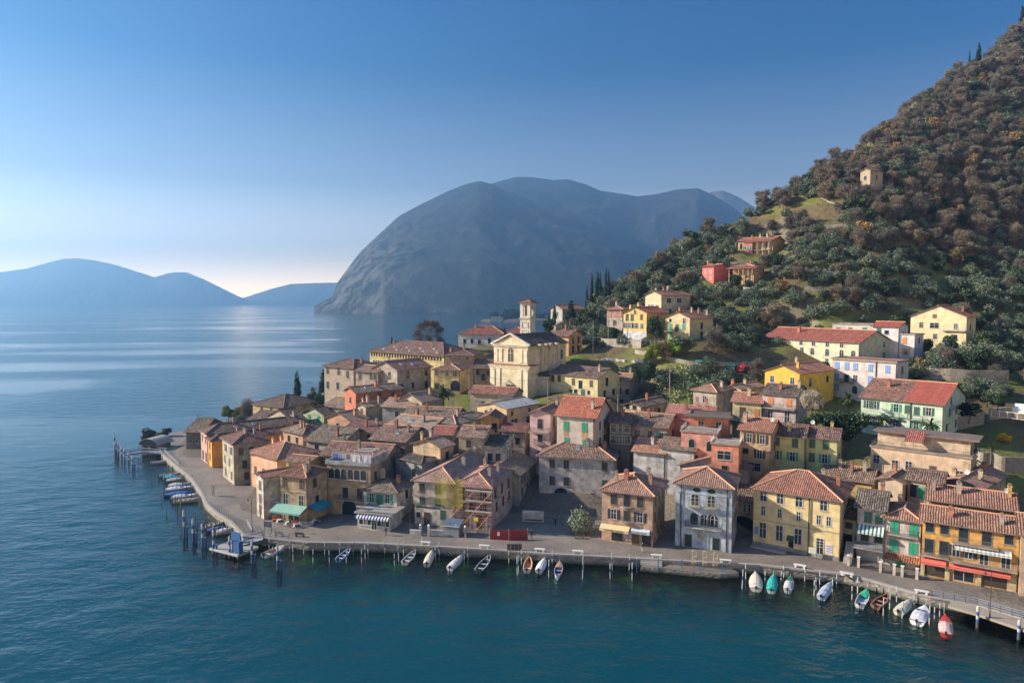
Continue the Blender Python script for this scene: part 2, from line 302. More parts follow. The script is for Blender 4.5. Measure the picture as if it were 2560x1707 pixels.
hs_('h40b', 'village_house', 'old house with skylight in a dark brown roof mid-village', 'H', 830, 1190, 500, 0, D=154, H=7, th=-22, dp=13, roof='gx', pitch=.33, wall=(.30, .25, .2), rc=(.22, .125, .095))
hs_('h36', 'two_tone_house', 'two-tone house with white left wall and orange right wall', 'H', 1330, 1018, 1092, 1560, D=162, H=9, th=-34, roof='hip', pitch=.28, wall=(.58, .56, .53), rc=(.22, .16, .125), dp=15)
hs_('h36b', 'gabled_house', 'orange gabled house with satellite dish in the village centre', 'H', 1755, 968, 1575, 0, D=164, H=9, th=-8, dp=10, roof='gy', pitch=.38, wall=(.68, .36, .09), rc=(.18, .09, .07))
hs_('h37', 'village_house', 'khaki house with brown roof right of the small dark roofs', 'H', 1605, 1148, 1360, 1756, D=151, H=8.5, th=-16, roof='gx', pitch=.4, wall=(.46, .40, .27), rc=(.25, .155, .12), dp=8)
hs_('h37b', 'low_house', 'low white house with small green-black roof beside the khaki house', 'H', 1835, 1265, 1612, 0, D=149, H=5.5, th=-12, dp=5, roof='sx', pitch=.35, wall=(.40, .40, .41), rc=(.05, .055, .05))
hs_('h38', 'gabled_house', 'house with peach gable and pale striped tile roof', 'H', 1182, 1250, 912, 1305, D=146, H=9.5, th=-35, roof='gy', pitch=.34, wall=(.60, .42, .24), rc=(.36, .235, .16))
hs_('h39', 'low_house', 'bluish plaster house with flat dark slate roof in shadow', 'H', 1000, 1400, 740, 1180, D=143, H=7.5, th=-42, roof='hip', pitch=.18, wall=(.26, .29, .29), rc=(.07, .066, .062))
hs_('h41', 'low_house', 'low house with small bright red roof behind the peach gable', 'H', 1290, 1120, 1105, 0, D=156, H=6.5, th=-14, dp=6, roof='gx', pitch=.4, wall=(.38, .33, .28), rc=(.30, .10, .075))
# --- village centre to the right
hs_('grey', 'metal_roof_house', 'yellow house with flat pale grey sheet roof below the church', 'I', 302, 546, -30, 655, D=170, H=9, th=-40, roof='gy', pitch=.2, wall=(.64, .50, .27), rc=(.40, .40, .40), mat='plaster_clean')
hs_('redlow', 'low_house', 'low house with plum red roof beside the yellow metal roof house', 'I', 500, 800, 240, 0, D=160, H=6, th=-14, dp=7, roof='gx', pitch=.3, wall=(.40, .33, .27), rc=(.18, .065, .055))
hs_('porange', 'balcony_house', 'pink and orange house with open upper balcony in the centre', 'I', 790, 605, 560, 960, D=156, H=12, th=-22, roof='gy', pitch=.36, wall=(.66, .42, .40), rc=(.22, .12, .09), mat='plaster_clean')
hs_('green4', 'shuttered_house', 'tall cream house with bright green shutters and steep red roof', 'I', 1290, 640, 862, 1462, D=149, H=12, th=-26, roof='gx', pitch=.62, wall=(.58, .50, .42), rc=(.40, .125, .07), mat='plaster_clean')
hs_('mid1', 'village_house', 'dark timber house with white grid windows right of the red roof', 'I', 1680, 700, 1462, 0, D=152, H=10, th=-14, dp=8, roof='gx', pitch=.35, wall=(.16, .14, .13), rc=(.13, .085, .07))
hs_('mid2', 'village_house', 'lilac and tan house with dark roof and small balcony', 'I', 2095, 755, 1685, 2240, D=150, H=9, th=-28, roof='gx', pitch=.4, wall=(.44, .36, .30), rc=(.24, .155, .115), dp=10)
hs_('peach', 'gabled_house', 'small peach gabled house with four windows below the rectory', 'I', 1800, 525, 1605, 2120, D=172, H=6.5, th=-42, roof='gy', pitch=.36, wall=(.66, .44, .24), rc=(.27, .18, .12), dp=13)
hs_('pinkr', 'low_house', 'low house with broad plain pinkish red roof behind the coral terraces', 'J', 590, 615, 85, 0, D=153, H=7, th=-22, dp=10, roof='gx', pitch=.2, wall=(.58, .27, .25), rc=(.42, .17, .13))
hs_('coral', 'terrace_house', 'coral house with covered upper terrace and glass railing', 'J', 770, 660, 330, 0, D=145, H=12, th=-20, dp=8, roof='flat', wall=(.70, .24, .14), rc=(.12, .075, .06))
hs_('coral2', 'terrace_block', 'lower coral block carrying the open terrace with white furniture', 'J', 640, 830, 238, 775, D=139, H=8, th=-24, roof='flat', wall=(.74, .33, .24), rc=(.34, .27, .22), dp=7)
hs_('coral3', 'terrace_block', 'vermilion block with wide window and planted roof terrace', 'J', 882, 962, 578, 925, D=133, H=7, th=-24, roof='flat', wall=(.76, .27, .15), rc=(.34, .27, .22), dp=6)
hs_('wall1', 'old_house', 'old white house with curved parapet and mossy tiles', 'J', 380, 1010, 0, 545, D=140, H=7, th=-30, roof='gx', pitch=.32, wall=(.50, .48, .45), rc=(.19, .13, .095), dp=8)
hs_('tan', 'shuttered_house', 'tan house with dark brown shutters and red tiled roof', 'J', 1240, 800, 896, 1372, D=138, H=9.5, th=-34, roof='gx', pitch=.45, wall=(.58, .37, .19), rc=(.31, .13, .085), dp=8)
hs_('yel1', 'shuttered_house', 'lemon yellow house with green shutters, the left one of the pair', 'J', 1618, 862, 1256, 0, D=139, H=8.5, th=-30, dp=8, roof='gx', pitch=.42, wall=(.66, .60, .24), rc=(.18, .09, .075), mat='plaster_clean')
hs_('yel2', 'shuttered_house', 'lemon yellow house with green shutters, the right one of the pair', 'J', 1985, 885, 1640, 2042, D=137.5, H=8.5, th=-33, roof='gx', pitch=.4, wall=(.58, .56, .24), rc=(.18, .095, .08), dp=7, mat='plaster_clean')
hs_('yback', 'low_house', 'low house with plain tiled roof behind the lemon yellow pair', 'E', 1390, 545, 960, 0, D=130, H=7, th=-36, dp=9, roof='gx', pitch=.35, wall=(.60, .42, .12), rc=(.24, .15, .105))
hs_('bhip', 'village_house', 'beige house with pyramid roof beside the ivy-covered wall', 'J', 632, 357, 374, 818, D=172, H=8, th=-45, roof='hip', pitch=.4, wall=(.48, .39, .29), rc=(.30, .17, .12))
hs_('bback', 'village_house', 'cream house with low orange roof right of the beige pyramid roof', 'J', 912, 330, 700, 1170, D=177, H=7, th=-48, roof='gy', pitch=.3, wall=(.60, .50, .30), rc=(.34, .20, .14))
hs_('yterr', 'terrace_house', 'yellow house with orange door and planted terrace', 'J', 1135, 480, 815, 0, D=159, H=8, th=-30, dp=8, roof='gx', pitch=.4, wall=(.62, .50, .26), rc=(.34, .15, .10))
hs_('pinkb', 'balcony_house', 'pale pink house with glazed balconies and dark roof', 'J', 1525, 400, 1152, 1655, D=155, H=11.5, th=-40, roof='gx', pitch=.4, wall=(.56, .42, .39), rc=(.10, .07, .06))
hs_('bright', 'gabled_house', 'bright yellow gabled villa with red roof beside the white hotel', 'J', 1565, 152, 1176, 1936, D=177, yb=330, th=-52, roof='gy', pitch=.36, wall=(.74, .43, .05), rc=(.46, .19, .11), dp=18, H=8, mat='plaster_clean')
hs_('hotel', 'hotel', 'white four-storey block with blue shutters and flat cornice', 'K', 706, 222, 85, 832, D=178, yb=600, th=-50, roof='flat', wall=(.60, .53, .50), rc=(.30, .14, .10), mat='plaster_clean')
hs_('glong', 'long_house', 'long pale green house with red roof on the right slope', 'N', 966, 460, 160, 1236, D=199, th=-58, roof='gx', pitch=.38, wall=(.55, .56, .38), rc=(.30, .085, .06), H=8, mat='plaster_clean')
hs_('green', 'long_house', 'mint green house with dark green shutters and two palms in front', 'K', 1165, 632, 366, 1385, D=150, th=-46, roof='gx', pitch=.38, wall=(.56, .68, .50), rc=(.25, .115, .085), H=8, mat='plaster_clean')
hs_('flat', 'flat_block', 'long beige flat-roofed block with set-back roof terrace', 'K', 1442, 1165, 462, 1502, D=127, H=9, th=-40, roof='flat', wall=(.62, .44, .29), rc=(.32, .26, .2), dp=9, mat='plaster_clean')
hs_('f1', 'low_house', 'small beige gabled house below the long flat block', 'F', 418, 305, 246, 470, D=121, H=9, th=-44, roof='gy', pitch=.35, wall=(.56, .42, .29), rc=(.27, .15, .10), dp=7, mat='plaster_clean')
hs_('f2', 'low_house', 'house with green door and narrow dark tiled roof below the flat block', 'F', 700, 305, 455, 0, D=119, H=9.5, th=-38, dp=6, roof='gx', pitch=.4, wall=(.50, .42, .34), rc=(.18, .11, .085))
hs_('f3', 'rear_house', 'house with large smooth orange hipped roof at the right edge', 'F', 975, 345, 690, 1400, D=120, H=8, th=-50, roof='gy', pitch=.36, wall=(.54, .42, .26), rc=(.42, .22, .15), dp=15)
# --- upper houses
hs_('farvilla', 'villa', 'pale yellow gabled villa with brown eaves at the far right', 'N', 1872, 242, 1402, 1950, D=213, yb=490, th=-50, roof='gy', pitch=.42, wall=(.70, .58, .33), rc=(.34, .12, .08), mat='plaster_clean')
hs_('wlow', 'white_house', 'white house with glass terrace and red roof beside the pale villa', 'N', 1300, 325, 1082, 1400, D=206, yb=590, th=-48, roof='gx', pitch=.3, wall=(.62, .60, .58), rc=(.38, .08, .05), dp=8, mat='plaster_clean')
hs_('wlow2', 'white_house', 'low white wing with long flat roof behind the pale green house', 'N', 1085, 310, 745, 0, D=212, H=7, th=-40, dp=7, roof='flat', wall=(.60, .56, .50), rc=(.36, .30, .26), mat='plaster_clean')
hs_('wlow3', 'white_house', 'white cube with orange shutters below the glass terrace', 'N', 1435, 395, 1298, 1515, D=203, yb=600, th=-50, roof='flat', wall=(.62, .58, .57), rc=(.5, .48, .46), dp=7, mat='plaster_clean')
hs_('vil1', 'villa', 'yellow villa with white glazed ground floor on the hillside terrace', 'M', 872, 892, 640, 1140, D=226, yb=1172, th=-45, roof='gy', pitch=.38, wall=(.70, .50, .15), rc=(.42, .12, .07), dp=13, mat='plaster_clean')
hs_('vil2', 'villa', 'beige villa with green shutters and three tall chimneys', 'M', 1306, 946, 1056, 1538, D=219, yb=1172, th=-48, roof='gy', pitch=.40, wall=(.60, .49, .27), rc=(.40, .17, .11), mat='plaster_clean')
hs_('vil3', 'villa', 'cream farmhouse with long orange roof above the yellow villa', 'M', 1020, 714, 858, 1350, D=252, H=9, th=-52, roof='gy', pitch=.38, wall=(.62, .52, .33), rc=(.40, .18, .11), dp=17, mat='plaster_clean')
hs_('vil4', 'cottage', 'small pale cottage with pink shutters left of the yellow villa', 'M', 628, 856, 472, 0, D=244, H=7, th=-30, dp=8, roof='hip', pitch=.3, wall=(.54, .45, .36), rc=(.36, .17, .12))
hs_('red', 'villa', 'coral red house on the hillside', 'M', 1547, 424, 1432, 1692, D=268, yb=580, th=-52, roof='gx', pitch=.18, wall=(.72, .16, .12), rc=(.34, .12, .09), mat='plaster_clean')
hs_('veranda', 'villa', 'orange villa with columned veranda right of the coral red house', 'M', 1950, 425, 1735, 2080, D=263, H=5.5, th=-40, roof='hip', pitch=.25, wall=(.62, .38, .14), rc=(.36, .14, .10), dp=11)
hs_('logv', 'villa', 'yellow hillside villa with red arched bay and stone columns', 'M', 2140, 155, 1790, 2250, D=285, yb=330, th=-42, roof='gx', pitch=.25, wall=(.68, .46, .13), rc=(.36, .12, .09), dp=13)
hs_('lake', 'cottage', 'teal-grey cottage with orange roof behind the dark conifer', 'L', 1372, 325, 1318, 1612, D=290, H=6, th=-55, roof='gy', pitch=.4, wall=(.44, .42, .36), rc=(.38, .15, .10), w=8)
hs_('lvilla', 'villa', 'long white villa with maroon roof by the lake beyond the palace', 'L', 720, 606, 205, 0, D=283, H=7, th=-14, dp=14, roof='hip', pitch=.42, wall=(.56, .54, .52), rc=(.24, .065, .055), mat='plaster_clean')
hs_('lvilla2', 'villa', 'right wing of the white lakeside villa with maroon roof', 'L', 960, 590, 725, 0, D=286, H=7, th=-16, dp=12, roof='hip', pitch=.45, wall=(.50, .46, .42), rc=(.22, .06, .05), mat='plaster_clean')
hs_('lorange', 'village_house', 'orange house with brown roof directly right of the church nave', 'L', 1442, 626, 1205, 1553, D=226, yb=860, th=-36, roof='gx', pitch=.4, wall=(.68, .36, .14), rc=(.19, .10, .075), dp=9)
hs_('rect', 'rectory', 'long pale yellow rectory attached to the right of the church', 'L', 1768, 1092, 1235, 2015, D=189, yb=1345, th=-42, roof='gx', pitch=.36, wall=(.60, .52, .28), rc=(.16, .095, .075), mat='plaster_clean')
hs_('rectb', 'stone_house', 'grey stone house joined to the right of the rectory', 'L', 2120, 1120, 1905, 0, D=196, H=9, th=-30, dp=7, roof='gx', pitch=.4, wall=(.32, .30, .28), rc=(.34, .20, .13), mat='stone')
hs_('peak', 'stone_tower_house', 'lone stone house with orange roof high on the wooded slope', 'O', 985, 160, 896, 1118, D=300, yb=300, th=-60, roof='gy', pitch=.36, wall=(.46, .36, .24), rc=(.42, .17, .10), mat='stone', dp=9)
solve()

# ---------------------------------------------------------------- terrain surface
shore = []
for c_, x, y in (('S', 2760, 1605), ('S', 2560, 1545), ('S', 2443, 1510), ('S', 2327, 1489), ('S', 2285, 1479), ('S', 2179, 1449), ('S', 2110, 1445 - 12), ('S', 1987, 1420), ('S', 1899, 1410),
                 ('S', 1809, 1406), ('S', 1601, 1394), ('S', 1500, 1389), ('S', 1400, 1384), ('S', 1258, 1374), ('S', 1088, 1364), ('S', 1000, 1360), ('S', 916, 1356), ('S', 772, 1354), ('S', 657, 1341),
                 ('S', 612, 1339), ('S', 580, 1304), ('S', 546, 1283), ('S', 518, 1258), ('S', 505, 1230), ('S', 480, 1195), ('S', 448, 1169), ('S', 411, 1138)):
    p = at_z(x, y, 1.6); shore.append((p.x, p.y))
NQ = len(shore)
shore += [(-104, 203), (-110, 208), (-117, 213), (-119, 222), (-115, 240), (-110, 255), (-103, 268), (-98, 285), (-92, 310), (-80, 345), (-50, 375), (0, 400), (40, 430), (70, 520), (110, 700), (200, 1000), (420, 1300), (900, 1500), (1500, 1300), (1600, 600), (1500, 0), (900, -300), (300, -100), (130, 40), (96, 72)]
shore_np = np.array(shore)
def inside_dist(X, Y, poly):
    """signed distance to the polygon, positive inside"""
    X = np.asarray(X, float); Y = np.asarray(Y, float)
    d = np.full(X.shape, 1e18); ins = np.zeros(X.shape, bool); n = len(poly)
    for i in range(n):
        ax, ay = poly[i]; bx, by = poly[(i + 1) % n]
        ex, ey = bx - ax, by - ay
        t = np.clip(((X - ax) * ex + (Y - ay) * ey) / (ex * ex + ey * ey + 1e-12), 0, 1)
        d = np.minimum(d, (X - ax - t * ex) ** 2 + (Y - ay - t * ey) ** 2)
        c = ((ay > Y) != (by > Y)) & (X < (bx - ax) * (Y - ay) / (by - ay + 1e-12) + ax)
        ins ^= c
    return np.where(ins, 1, -1) * np.sqrt(d)
anch = []
for k, h in HOUSES.items():
    o, u, v = h['org'], h['uu'], h['vv']
    for a, b in ((0, 0), (1, 0), (1, 1), (0, 1)):
        p = o + u * h['W'] * a + v * h['Dp'] * b; z = h['z0']
        if z < 1.6: z = 1.6
        anch.append((p.x, p.y, z - .12))
def pa(x, y, D, dz=0):
    p = at_depth(x, y, D); anch.append((p.x, p.y, p.z + dz))
RIDGE = [(1400, 800, 300), (1470, 765, 300), (1578, 705, 300), (1676, 640, 305), (1763, 592, 312), (1850, 540, 318), (1950, 495, 325), (2035, 452, 335), (2068, 412, 345), (2177, 330, 375), (2286, 236, 410), (2384, 178, 440), (2504, 92, 475), (2600, 8, 500), (2760, -60, 540), (3000, -160, 600)]
for x, y, D in RIDGE:
    pa(x, y, D)
    p = at_depth(x, y, D); q = p + Vector((p.x, p.y, 0)).normalized() * 45
    anch.append((q.x, q.y, p.z - 12)); q = p + Vector((p.x, p.y, 0)).normalized() * 160; anch.append((q.x, q.y, max(20, p.z - 90)))
for x, y, D in ((2560, 800, 235), (2560, 700, 262), (2560, 600, 290), (2560, 500, 318), (2560, 400, 350), (2560, 300, 385), (2560, 200, 425), (2800, 600, 300), (2800, 300, 410), (2800, 900, 215), (2400, 700, 258), (2400, 600, 282), (2400, 500, 312), (2400, 400, 345), (2400, 300, 385),
                (2300, 600, 275), (2300, 500, 305), (2300, 400, 338), (2250, 700, 252), (2150, 600, 272), (2000, 650, 262), (2000, 560, 288), (2177, 475, 303), (1850, 600, 285), (1750, 660, 270), (1680, 720, 262), (1560, 760, 268), (1480, 830, 262), (2050, 760, 235), (1850, 780, 232), (1950, 820, 222),
                (2500, 1180, 140), (2500, 1050, 160), (2450, 960, 182), (2300, 950, 184), (2540, 930, 190), (2350, 880, 200), (2700, 1200, 140), (2700, 1000, 175), (2300, 1060, 158), (1700, 905, 196), (1760, 880, 206), (1650, 880, 208), (1560, 900, 206), (1600, 1030, 172), (1520, 960, 190), (1420, 960, 197),
                (1800, 860, 215), (1440, 880, 222), (1330, 1000, 180), (1250, 1010, 186), (950, 985, 205), (1150, 900, 235), (1200, 850, 272)):
    pa(x, y, D)
for (x, y) in shore[:NQ]: anch.append((x, y, 1.45))
for i in range(NQ - 1):                      # the promenade is level for 12 m inland
    (x0, y0), (x1, y1) = shore[i], shore[i + 1]
    nx, ny = -(y0 - y1), (x0 - x1); l = math.hypot(nx, ny) + 1e-9
    if l > 4: anch.append(((x0 + x1) / 2 + (y1 - y0) / l * 8, (y0 + y1) / 2 - (x1 - x0) / l * 8, 1.45))
for x, y, z in ((-112, 222, 1.4), (-104, 250, 1.6), (-95, 275, 2.5), (-85, 310, 4), (-70, 335, 6), (-50, 350, 8), (-104, 228, 1.5), (-90, 240, 2), (0, 360, 12), (40, 395, 14), (100, 560, 30), (250, 900, 60), (600, 1100, 160), (900, 700, 330), (900, 200, 200), (300, 60, 20), (160, 90, 8), (450, 250, 150)): anch.append((x, y, z))
for x, y in ((2, 128), (10, 128), (18, 128), (2, 136), (10, 136), (18, 136), (6, 142), (14, 141), (21, 132), (-2, 140), (24, 124), (30, 126), (44, 124)): anch.append((x, y, 1.4))
A_ = np.array(anch)
# merge anchors that nearly coincide, then fit a smooth surface through them
keep = []
for i in range(len(A_)):
    if all((A_[i, 0] - A_[j, 0]) ** 2 + (A_[i, 1] - A_[j, 1]) ** 2 > 2.2 for j in keep): keep.append(i)
A_ = A_[keep]
def kern(r): return np.sqrt(r * r + 9.0)
def fit():
    n = len(A_); d = np.hypot(A_[:, None, 0] - A_[None, :, 0], A_[:, None, 1] - A_[None, :, 1])
    K = kern(d) - np.eye(n) * 6.0           # slight smoothing
    P = np.c_[np.ones(n), A_[:, :2] / 100]
    S = np.block([[K, P], [P.T, np.zeros((3, 3))]])
    w = np.linalg.solve(S, np.r_[A_[:, 2], 0, 0, 0]); return w
TW = fit()
def rough(X, Y):
    return (np.sin(X * .13 + 1.3 * np.sin(Y * .07)) * np.sin(Y * .11 + 2) * .5 + np.sin(X * .37 + Y * .21) * np.sin(Y * .43 - X * .17) * .25)
def terrain(X, Y):
    X = np.atleast_1d(np.asarray(X, float)); Y = np.atleast_1d(np.asarray(Y, float)); sh = X.shape; x, y = X.ravel(), Y.ravel()
    z = np.zeros(len(x)); n = len(A_)
    for s in range(0, len(x), 4000):
        r = np.hypot(x[s:s + 4000, None] - A_[None, :, 0], y[s:s + 4000, None] - A_[None, :, 1])
        z[s:s + 4000] = kern(r) @ TW[:n] + TW[n] + (x[s:s + 4000] * TW[n + 1] + y[s:s + 4000] * TW[n + 2]) / 100
    sd = inside_dist(x, y, shore_np)
    z = z + rough(x, y) * np.clip((z - 8) / 40, 0, 1) * 1.6
    z = np.where(sd > 0, np.maximum(z, 1.35), 0); edge = np.clip(sd / 3.0, 0, 1)
    bed = -0.9 + np.minimum(sd, 0) * .2; bed = np.maximum(bed, -7.5)
    z = np.where(sd > 2.3, z, bed)
    return z.reshape(sh)
def ground(x, y): return float(terrain([x], [y])[0])
# ---------------------------------------------------------------- ground, lake, mountains, haze
def grid_mesh(name, X, Y, Z, mats, smooth=True, midx=None):
    ny, nx = X.shape
    v = np.c_[X.ravel(), Y.ravel(), Z.ravel()]
    i = np.arange(ny * nx).reshape(ny, nx)
    f = np.c_[i[:-1, :-1].ravel(), i[:-1, 1:].ravel(), i[1:, 1:].ravel(), i[1:, :-1].ravel()]
    me = bpy.data.meshes.new(name); me.from_pydata(v.tolist(), [], f.tolist())
    for m in mats: me.materials.append(m)
    if smooth: me.polygons.foreach_set('use_smooth', [True] * len(f))
    if midx is not None: me.polygons.foreach_set('material_index', midx)
    me.update(); return me
def ground_mat():
    m, nt, b = newmat('hill_ground'); t = NT(nt)
    co = t.n('TexCoord').outputs['Object']; geo = t.n('NewGeometry'); nz = t.n('SeparateXYZ', i_0=geo.outputs['Normal']).outputs[2]
    pz = t.n('SeparateXYZ', i_0=geo.outputs['Position']).outputs[2]
    a = t.noise(co, .045, 5, .6); b2 = t.noise(co, .35, 5, .65); c2 = t.noise(co, 1.6, 4, .6)
    grass = t.mix(t.ramp(b2, [(.35, 0), (.65, 1)]), (.115, .135, .03), (.19, .17, .055))
    dry = t.mix(t.ramp(b2, [(.3, 0), (.7, 1)]), (.17, .125, .06), (.10, .075, .045))
    c = t.mix(t.ramp(a, [(.46, 0), (.56, 1)]), grass, dry)
    c = t.mix(t.ramp(c2, [(.5, 0), (.75, .7)]), c, (.05, .055, .025))
    c = t.mix(t.ramp(nz, [(.55, 1), (.75, 0)]), c, (.26, .225, .175))
    vx = t.n('SeparateXYZ', i_0=geo.outputs['Position']).outputs[0]
    vil = t.math('MULTIPLY', t.ramp(t.math('DIVIDE', t.math('ADD', pz, t.math('MULTIPLY', t.noise(co, .1, 4), 5.0)), 40.0), [(.40, 1), (.46, 0)]), t.ramp(t.math('DIVIDE', t.math('ADD', vx, 20.0), 100.0), [(.80, 1), (.92, 0)]))
    c = t.mix(t.math('MAXIMUM', vil, t.ramp(t.math('DIVIDE', pz, 40.0), [(.06, 1), (.12, 0)])), c, t.mix(t.ramp(c2, [(.4, 0), (.6, 1)]), (.17, .14, .11), (.11, .095, .075)))
    # below the water: weed and stones near the shore, dark water colour further down
    weed = t.mix(t.ramp(t.noise(co, .16, 5, .7), [(.50, 0), (.62, 1)]), (.02, .07, .045), (.10, .34, .02))
    deep = t.math('DIVIDE', t.math('ADD', pz, 6.5), 6.5)
    uw = t.mix(t.ramp(deep, [(.42, 0), (.8, 1)]), (.0, .48, .35), weed)
    c = t.mix(t.ramp(t.math('ADD', pz, .5), [(.45, 0), (.5, 1)]), uw, c)
    t.link(c, b.inputs['Base Color']); b.inputs['Roughness'].default_value = .95; b.inputs['Specular IOR Level'].default_value = .1
    bp = t.n('Bump', i_Strength=.6, i_Distance=.4, i_Height=c2); t.link(bp.outputs[0], b.inputs['Normal'])
    M['ground'] = m; return m
ground_mat()
xs = np.concatenate([np.arange(-220, -140, 6), np.arange(-140, 260, 1.6), np.arange(260, 700, 9), np.arange(700, 1601, 60)])
ys = np.concatenate([np.arange(-300, 60, 15), np.arange(60, 260, 1.6), np.arange(260, 540, 3.5), np.arange(540, 1500, 30)])
GX, GY = np.meshgrid(xs, ys); GZ = terrain(GX, GY)
g = link('hillside_ground', grid_mesh('hillside_ground', GX, GY, GZ, [M['ground']])); tag(g, kind='structure')

def water_mat():
    m, nt, b = newmat('lake_water'); t = NT(nt); nt.nodes.remove(b)
    out = [n for n in nt.nodes if n.type == 'OUTPUT_MATERIAL'][0]
    geo = t.n('NewGeometry').outputs['Position']
    slick = t.noise(t.mapping(geo, (.0026, .0085, 1)), 1.0, 5, .6, .8)
    sl = t.ramp(slick, [(.50, 1.0), (.60, .05)])
    w1 = t.noise(t.mapping(geo, (1.0, 1.3, 1), (0, 0, .5)), .55, 3, .6)
    w2 = t.noise(t.mapping(geo, (1.0, 1.6, 1), (0, 0, -.3)), .12, 3, .55)
    w3 = t.noise(geo, 2.2, 2, .5)
    h = t.math('ADD', t.math('ADD', t.math('MULTIPLY', w1, .5), t.math('MULTIPLY', w2, 1.6)), t.math('MULTIPLY', w3, .16))
    bp = t.n('Bump', i_Distance=.5, i_Height=h); t.link(sl, bp.inputs['Strength'])
    gl = t.n('BsdfGlossy', i_Color=(1, 1, 1, 1), i_Roughness=.08); t.link(bp.outputs[0], gl.inputs['Normal'])
    tr = t.n('BsdfTransparent', i_Color=(.36, .84, .86, 1))
    fr = t.n('Fresnel', i_IOR=1.33); t.link(bp.outputs[0], fr.inputs['Normal'])
    mx = t.n('MixShader'); t.link(fr.outputs[0], mx.inputs[0]); t.link(tr.outputs[0], mx.inputs[1]); t.link(gl.outputs[0], mx.inputs[2]); t.link(mx.outputs[0], out.inputs[0])
    M['water'] = m
water_mat()
w = MB(); w.poly([(-6400, -600, 0), (6400, -600, 0), (6400, 8500, 0), (-6400, 8500, 0)])
tag(w.build('lake_water', M['water']), kind='structure')
m, nt, b = newmat('lake_bed'); t = NT(nt)
gp = t.n('NewGeometry').outputs['Position']
t.link(t.mix(t.noise(gp, .012, 4), (.0, .44, .31), (.0, .56, .40)), b.inputs['Base Color']); b.inputs['Roughness'].default_value = 1; b.inputs['Specular IOR Level'].default_value = 0
w = MB(); w.poly([(-6400, -600, -6.9), (6400, -600, -6.9), (6400, 8500, -6.9), (-6400, 8500, -6.9)])
tag(w.build('lake_bed', m), kind='structure')

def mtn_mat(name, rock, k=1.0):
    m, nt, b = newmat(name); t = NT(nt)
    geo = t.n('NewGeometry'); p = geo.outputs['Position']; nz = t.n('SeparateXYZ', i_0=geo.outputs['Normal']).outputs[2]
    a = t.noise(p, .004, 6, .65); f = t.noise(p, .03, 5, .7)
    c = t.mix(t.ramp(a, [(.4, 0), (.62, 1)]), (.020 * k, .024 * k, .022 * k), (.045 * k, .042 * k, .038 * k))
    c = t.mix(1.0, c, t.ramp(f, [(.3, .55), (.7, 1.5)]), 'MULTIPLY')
    rk = t.noise(t.mapping(p, (1, 1, .25), (.5, 0, .3)), .02, 6, .7)
    px_ = t.n('SeparateXYZ', i_0=p); flank = t.ramp(t.math('DIVIDE', t.math('ADD', px_.outputs[0], 1000.0), 1000.0), [(.45, 1), (.72, 0)]); low = t.ramp(t.math('DIVIDE', px_.outputs[2], 700.0), [(.35, 1), (.75, 0)])
    rock_f = t.math('MAXIMUM', t.math('MULTIPLY', t.ramp(nz, [(.50, 1), (.68, 0)]), t.ramp(rk, [(.42, 0), (.6, 1)])), t.math('MULTIPLY', t.math('MULTIPLY', flank, low), t.ramp(rk, [(.46, 0), (.56, 1)])))
    c = t.mix(t.math('MULTIPLY', rock_f, rock), c, (.26, .24, .21))
    t.link(c, b.inputs['Base Color']); b.inputs['Roughness'].default_value = 1; b.inputs['Specular IOR Level'].default_value = .05
    bp = t.n('Bump', i_Strength=1, i_Distance=6, i_Height=f); t.link(bp.outputs[0], b.inputs['Normal'])
    return m
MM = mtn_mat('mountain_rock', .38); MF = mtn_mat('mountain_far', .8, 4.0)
def fbm(x, y, seed, octs=5, ridged=True):
    g_ = np.random.default_rng(seed); z = 0; a = 1.0; tot = 0
    for o in range(octs):
        th = g_.uniform(0, 6.28, 3); ph = g_.uniform(0, 6.28, 3); s = 0
        for q in range(3):
            s = s + np.sin((x * math.cos(th[q]) + y * math.sin(th[q])) * 2 ** o + ph[q] + 1.2 * np.sin((x * math.sin(th[q]) - y * math.cos(th[q])) * 2 ** o * .7 + ph[q]))
        s = s / 3
        z = z + a * ((1 - 2 * np.abs(s)) if ridged else s); tot += a; a *= .5
    return z / tot
def mountain(name, prof, base, mat, depth_back, amp, seed, scale, nu=260, nv=110, power=.75):
    """prof: silhouette (px, py, distance of ridge); base: distance of the foot at each px"""
    prof = np.array(prof, float); base = np.array(base, float)
    px_ = np.linspace(prof[0, 0], prof[-1, 0], nu)
    ry = np.interp(px_, prof[:, 0], prof[:, 1]); rd = np.interp(px_, prof[:, 0], prof[:, 2]); bd = np.interp(px_, base[:, 0], base[:, 1])
    ry = ry + fbm(px_ * .02, px_ * 0, seed + 5, 5, False) * 2.2
    zr = np.array([max(at_depth(a, b_, c_).z, 1) for a, b_, c_ in zip(px_, ry, rd)])
    k = (px_ - CXP) / FPX
    s = np.concatenate([np.linspace(0, 1, nv), 1 + np.linspace(.04, 1, nv // 3)])
    S, I = np.meshgrid(s, np.arange(nu), indexing='ij')
    front = np.clip(S, 0, 1); back = np.clip(S - 1, 0, 1)
    Yd = bd[I] + (rd[I] - bd[I]) * front + depth_back * back
    X = k[I] * Yd
    hgt = zr[I] * np.where(S <= 1, front ** power, (1 - back) ** 1.3)
    env = np.sin(np.pi * np.clip(front, 0, 1) ** .8) * (S <= 1) + np.sin(np.pi * back) * (S > 1)
    nse = fbm(X / scale, Yd / scale, seed, 6)
    hgt = hgt + nse * amp * env * np.clip(hgt / 150, 0, 1)
    Z = np.maximum(hgt, 0) - 3.0 * (hgt <= 2)
    o = link(name, grid_mesh(name, X, Yd, Z, [mat])); tag(o, kind='structure'); return o
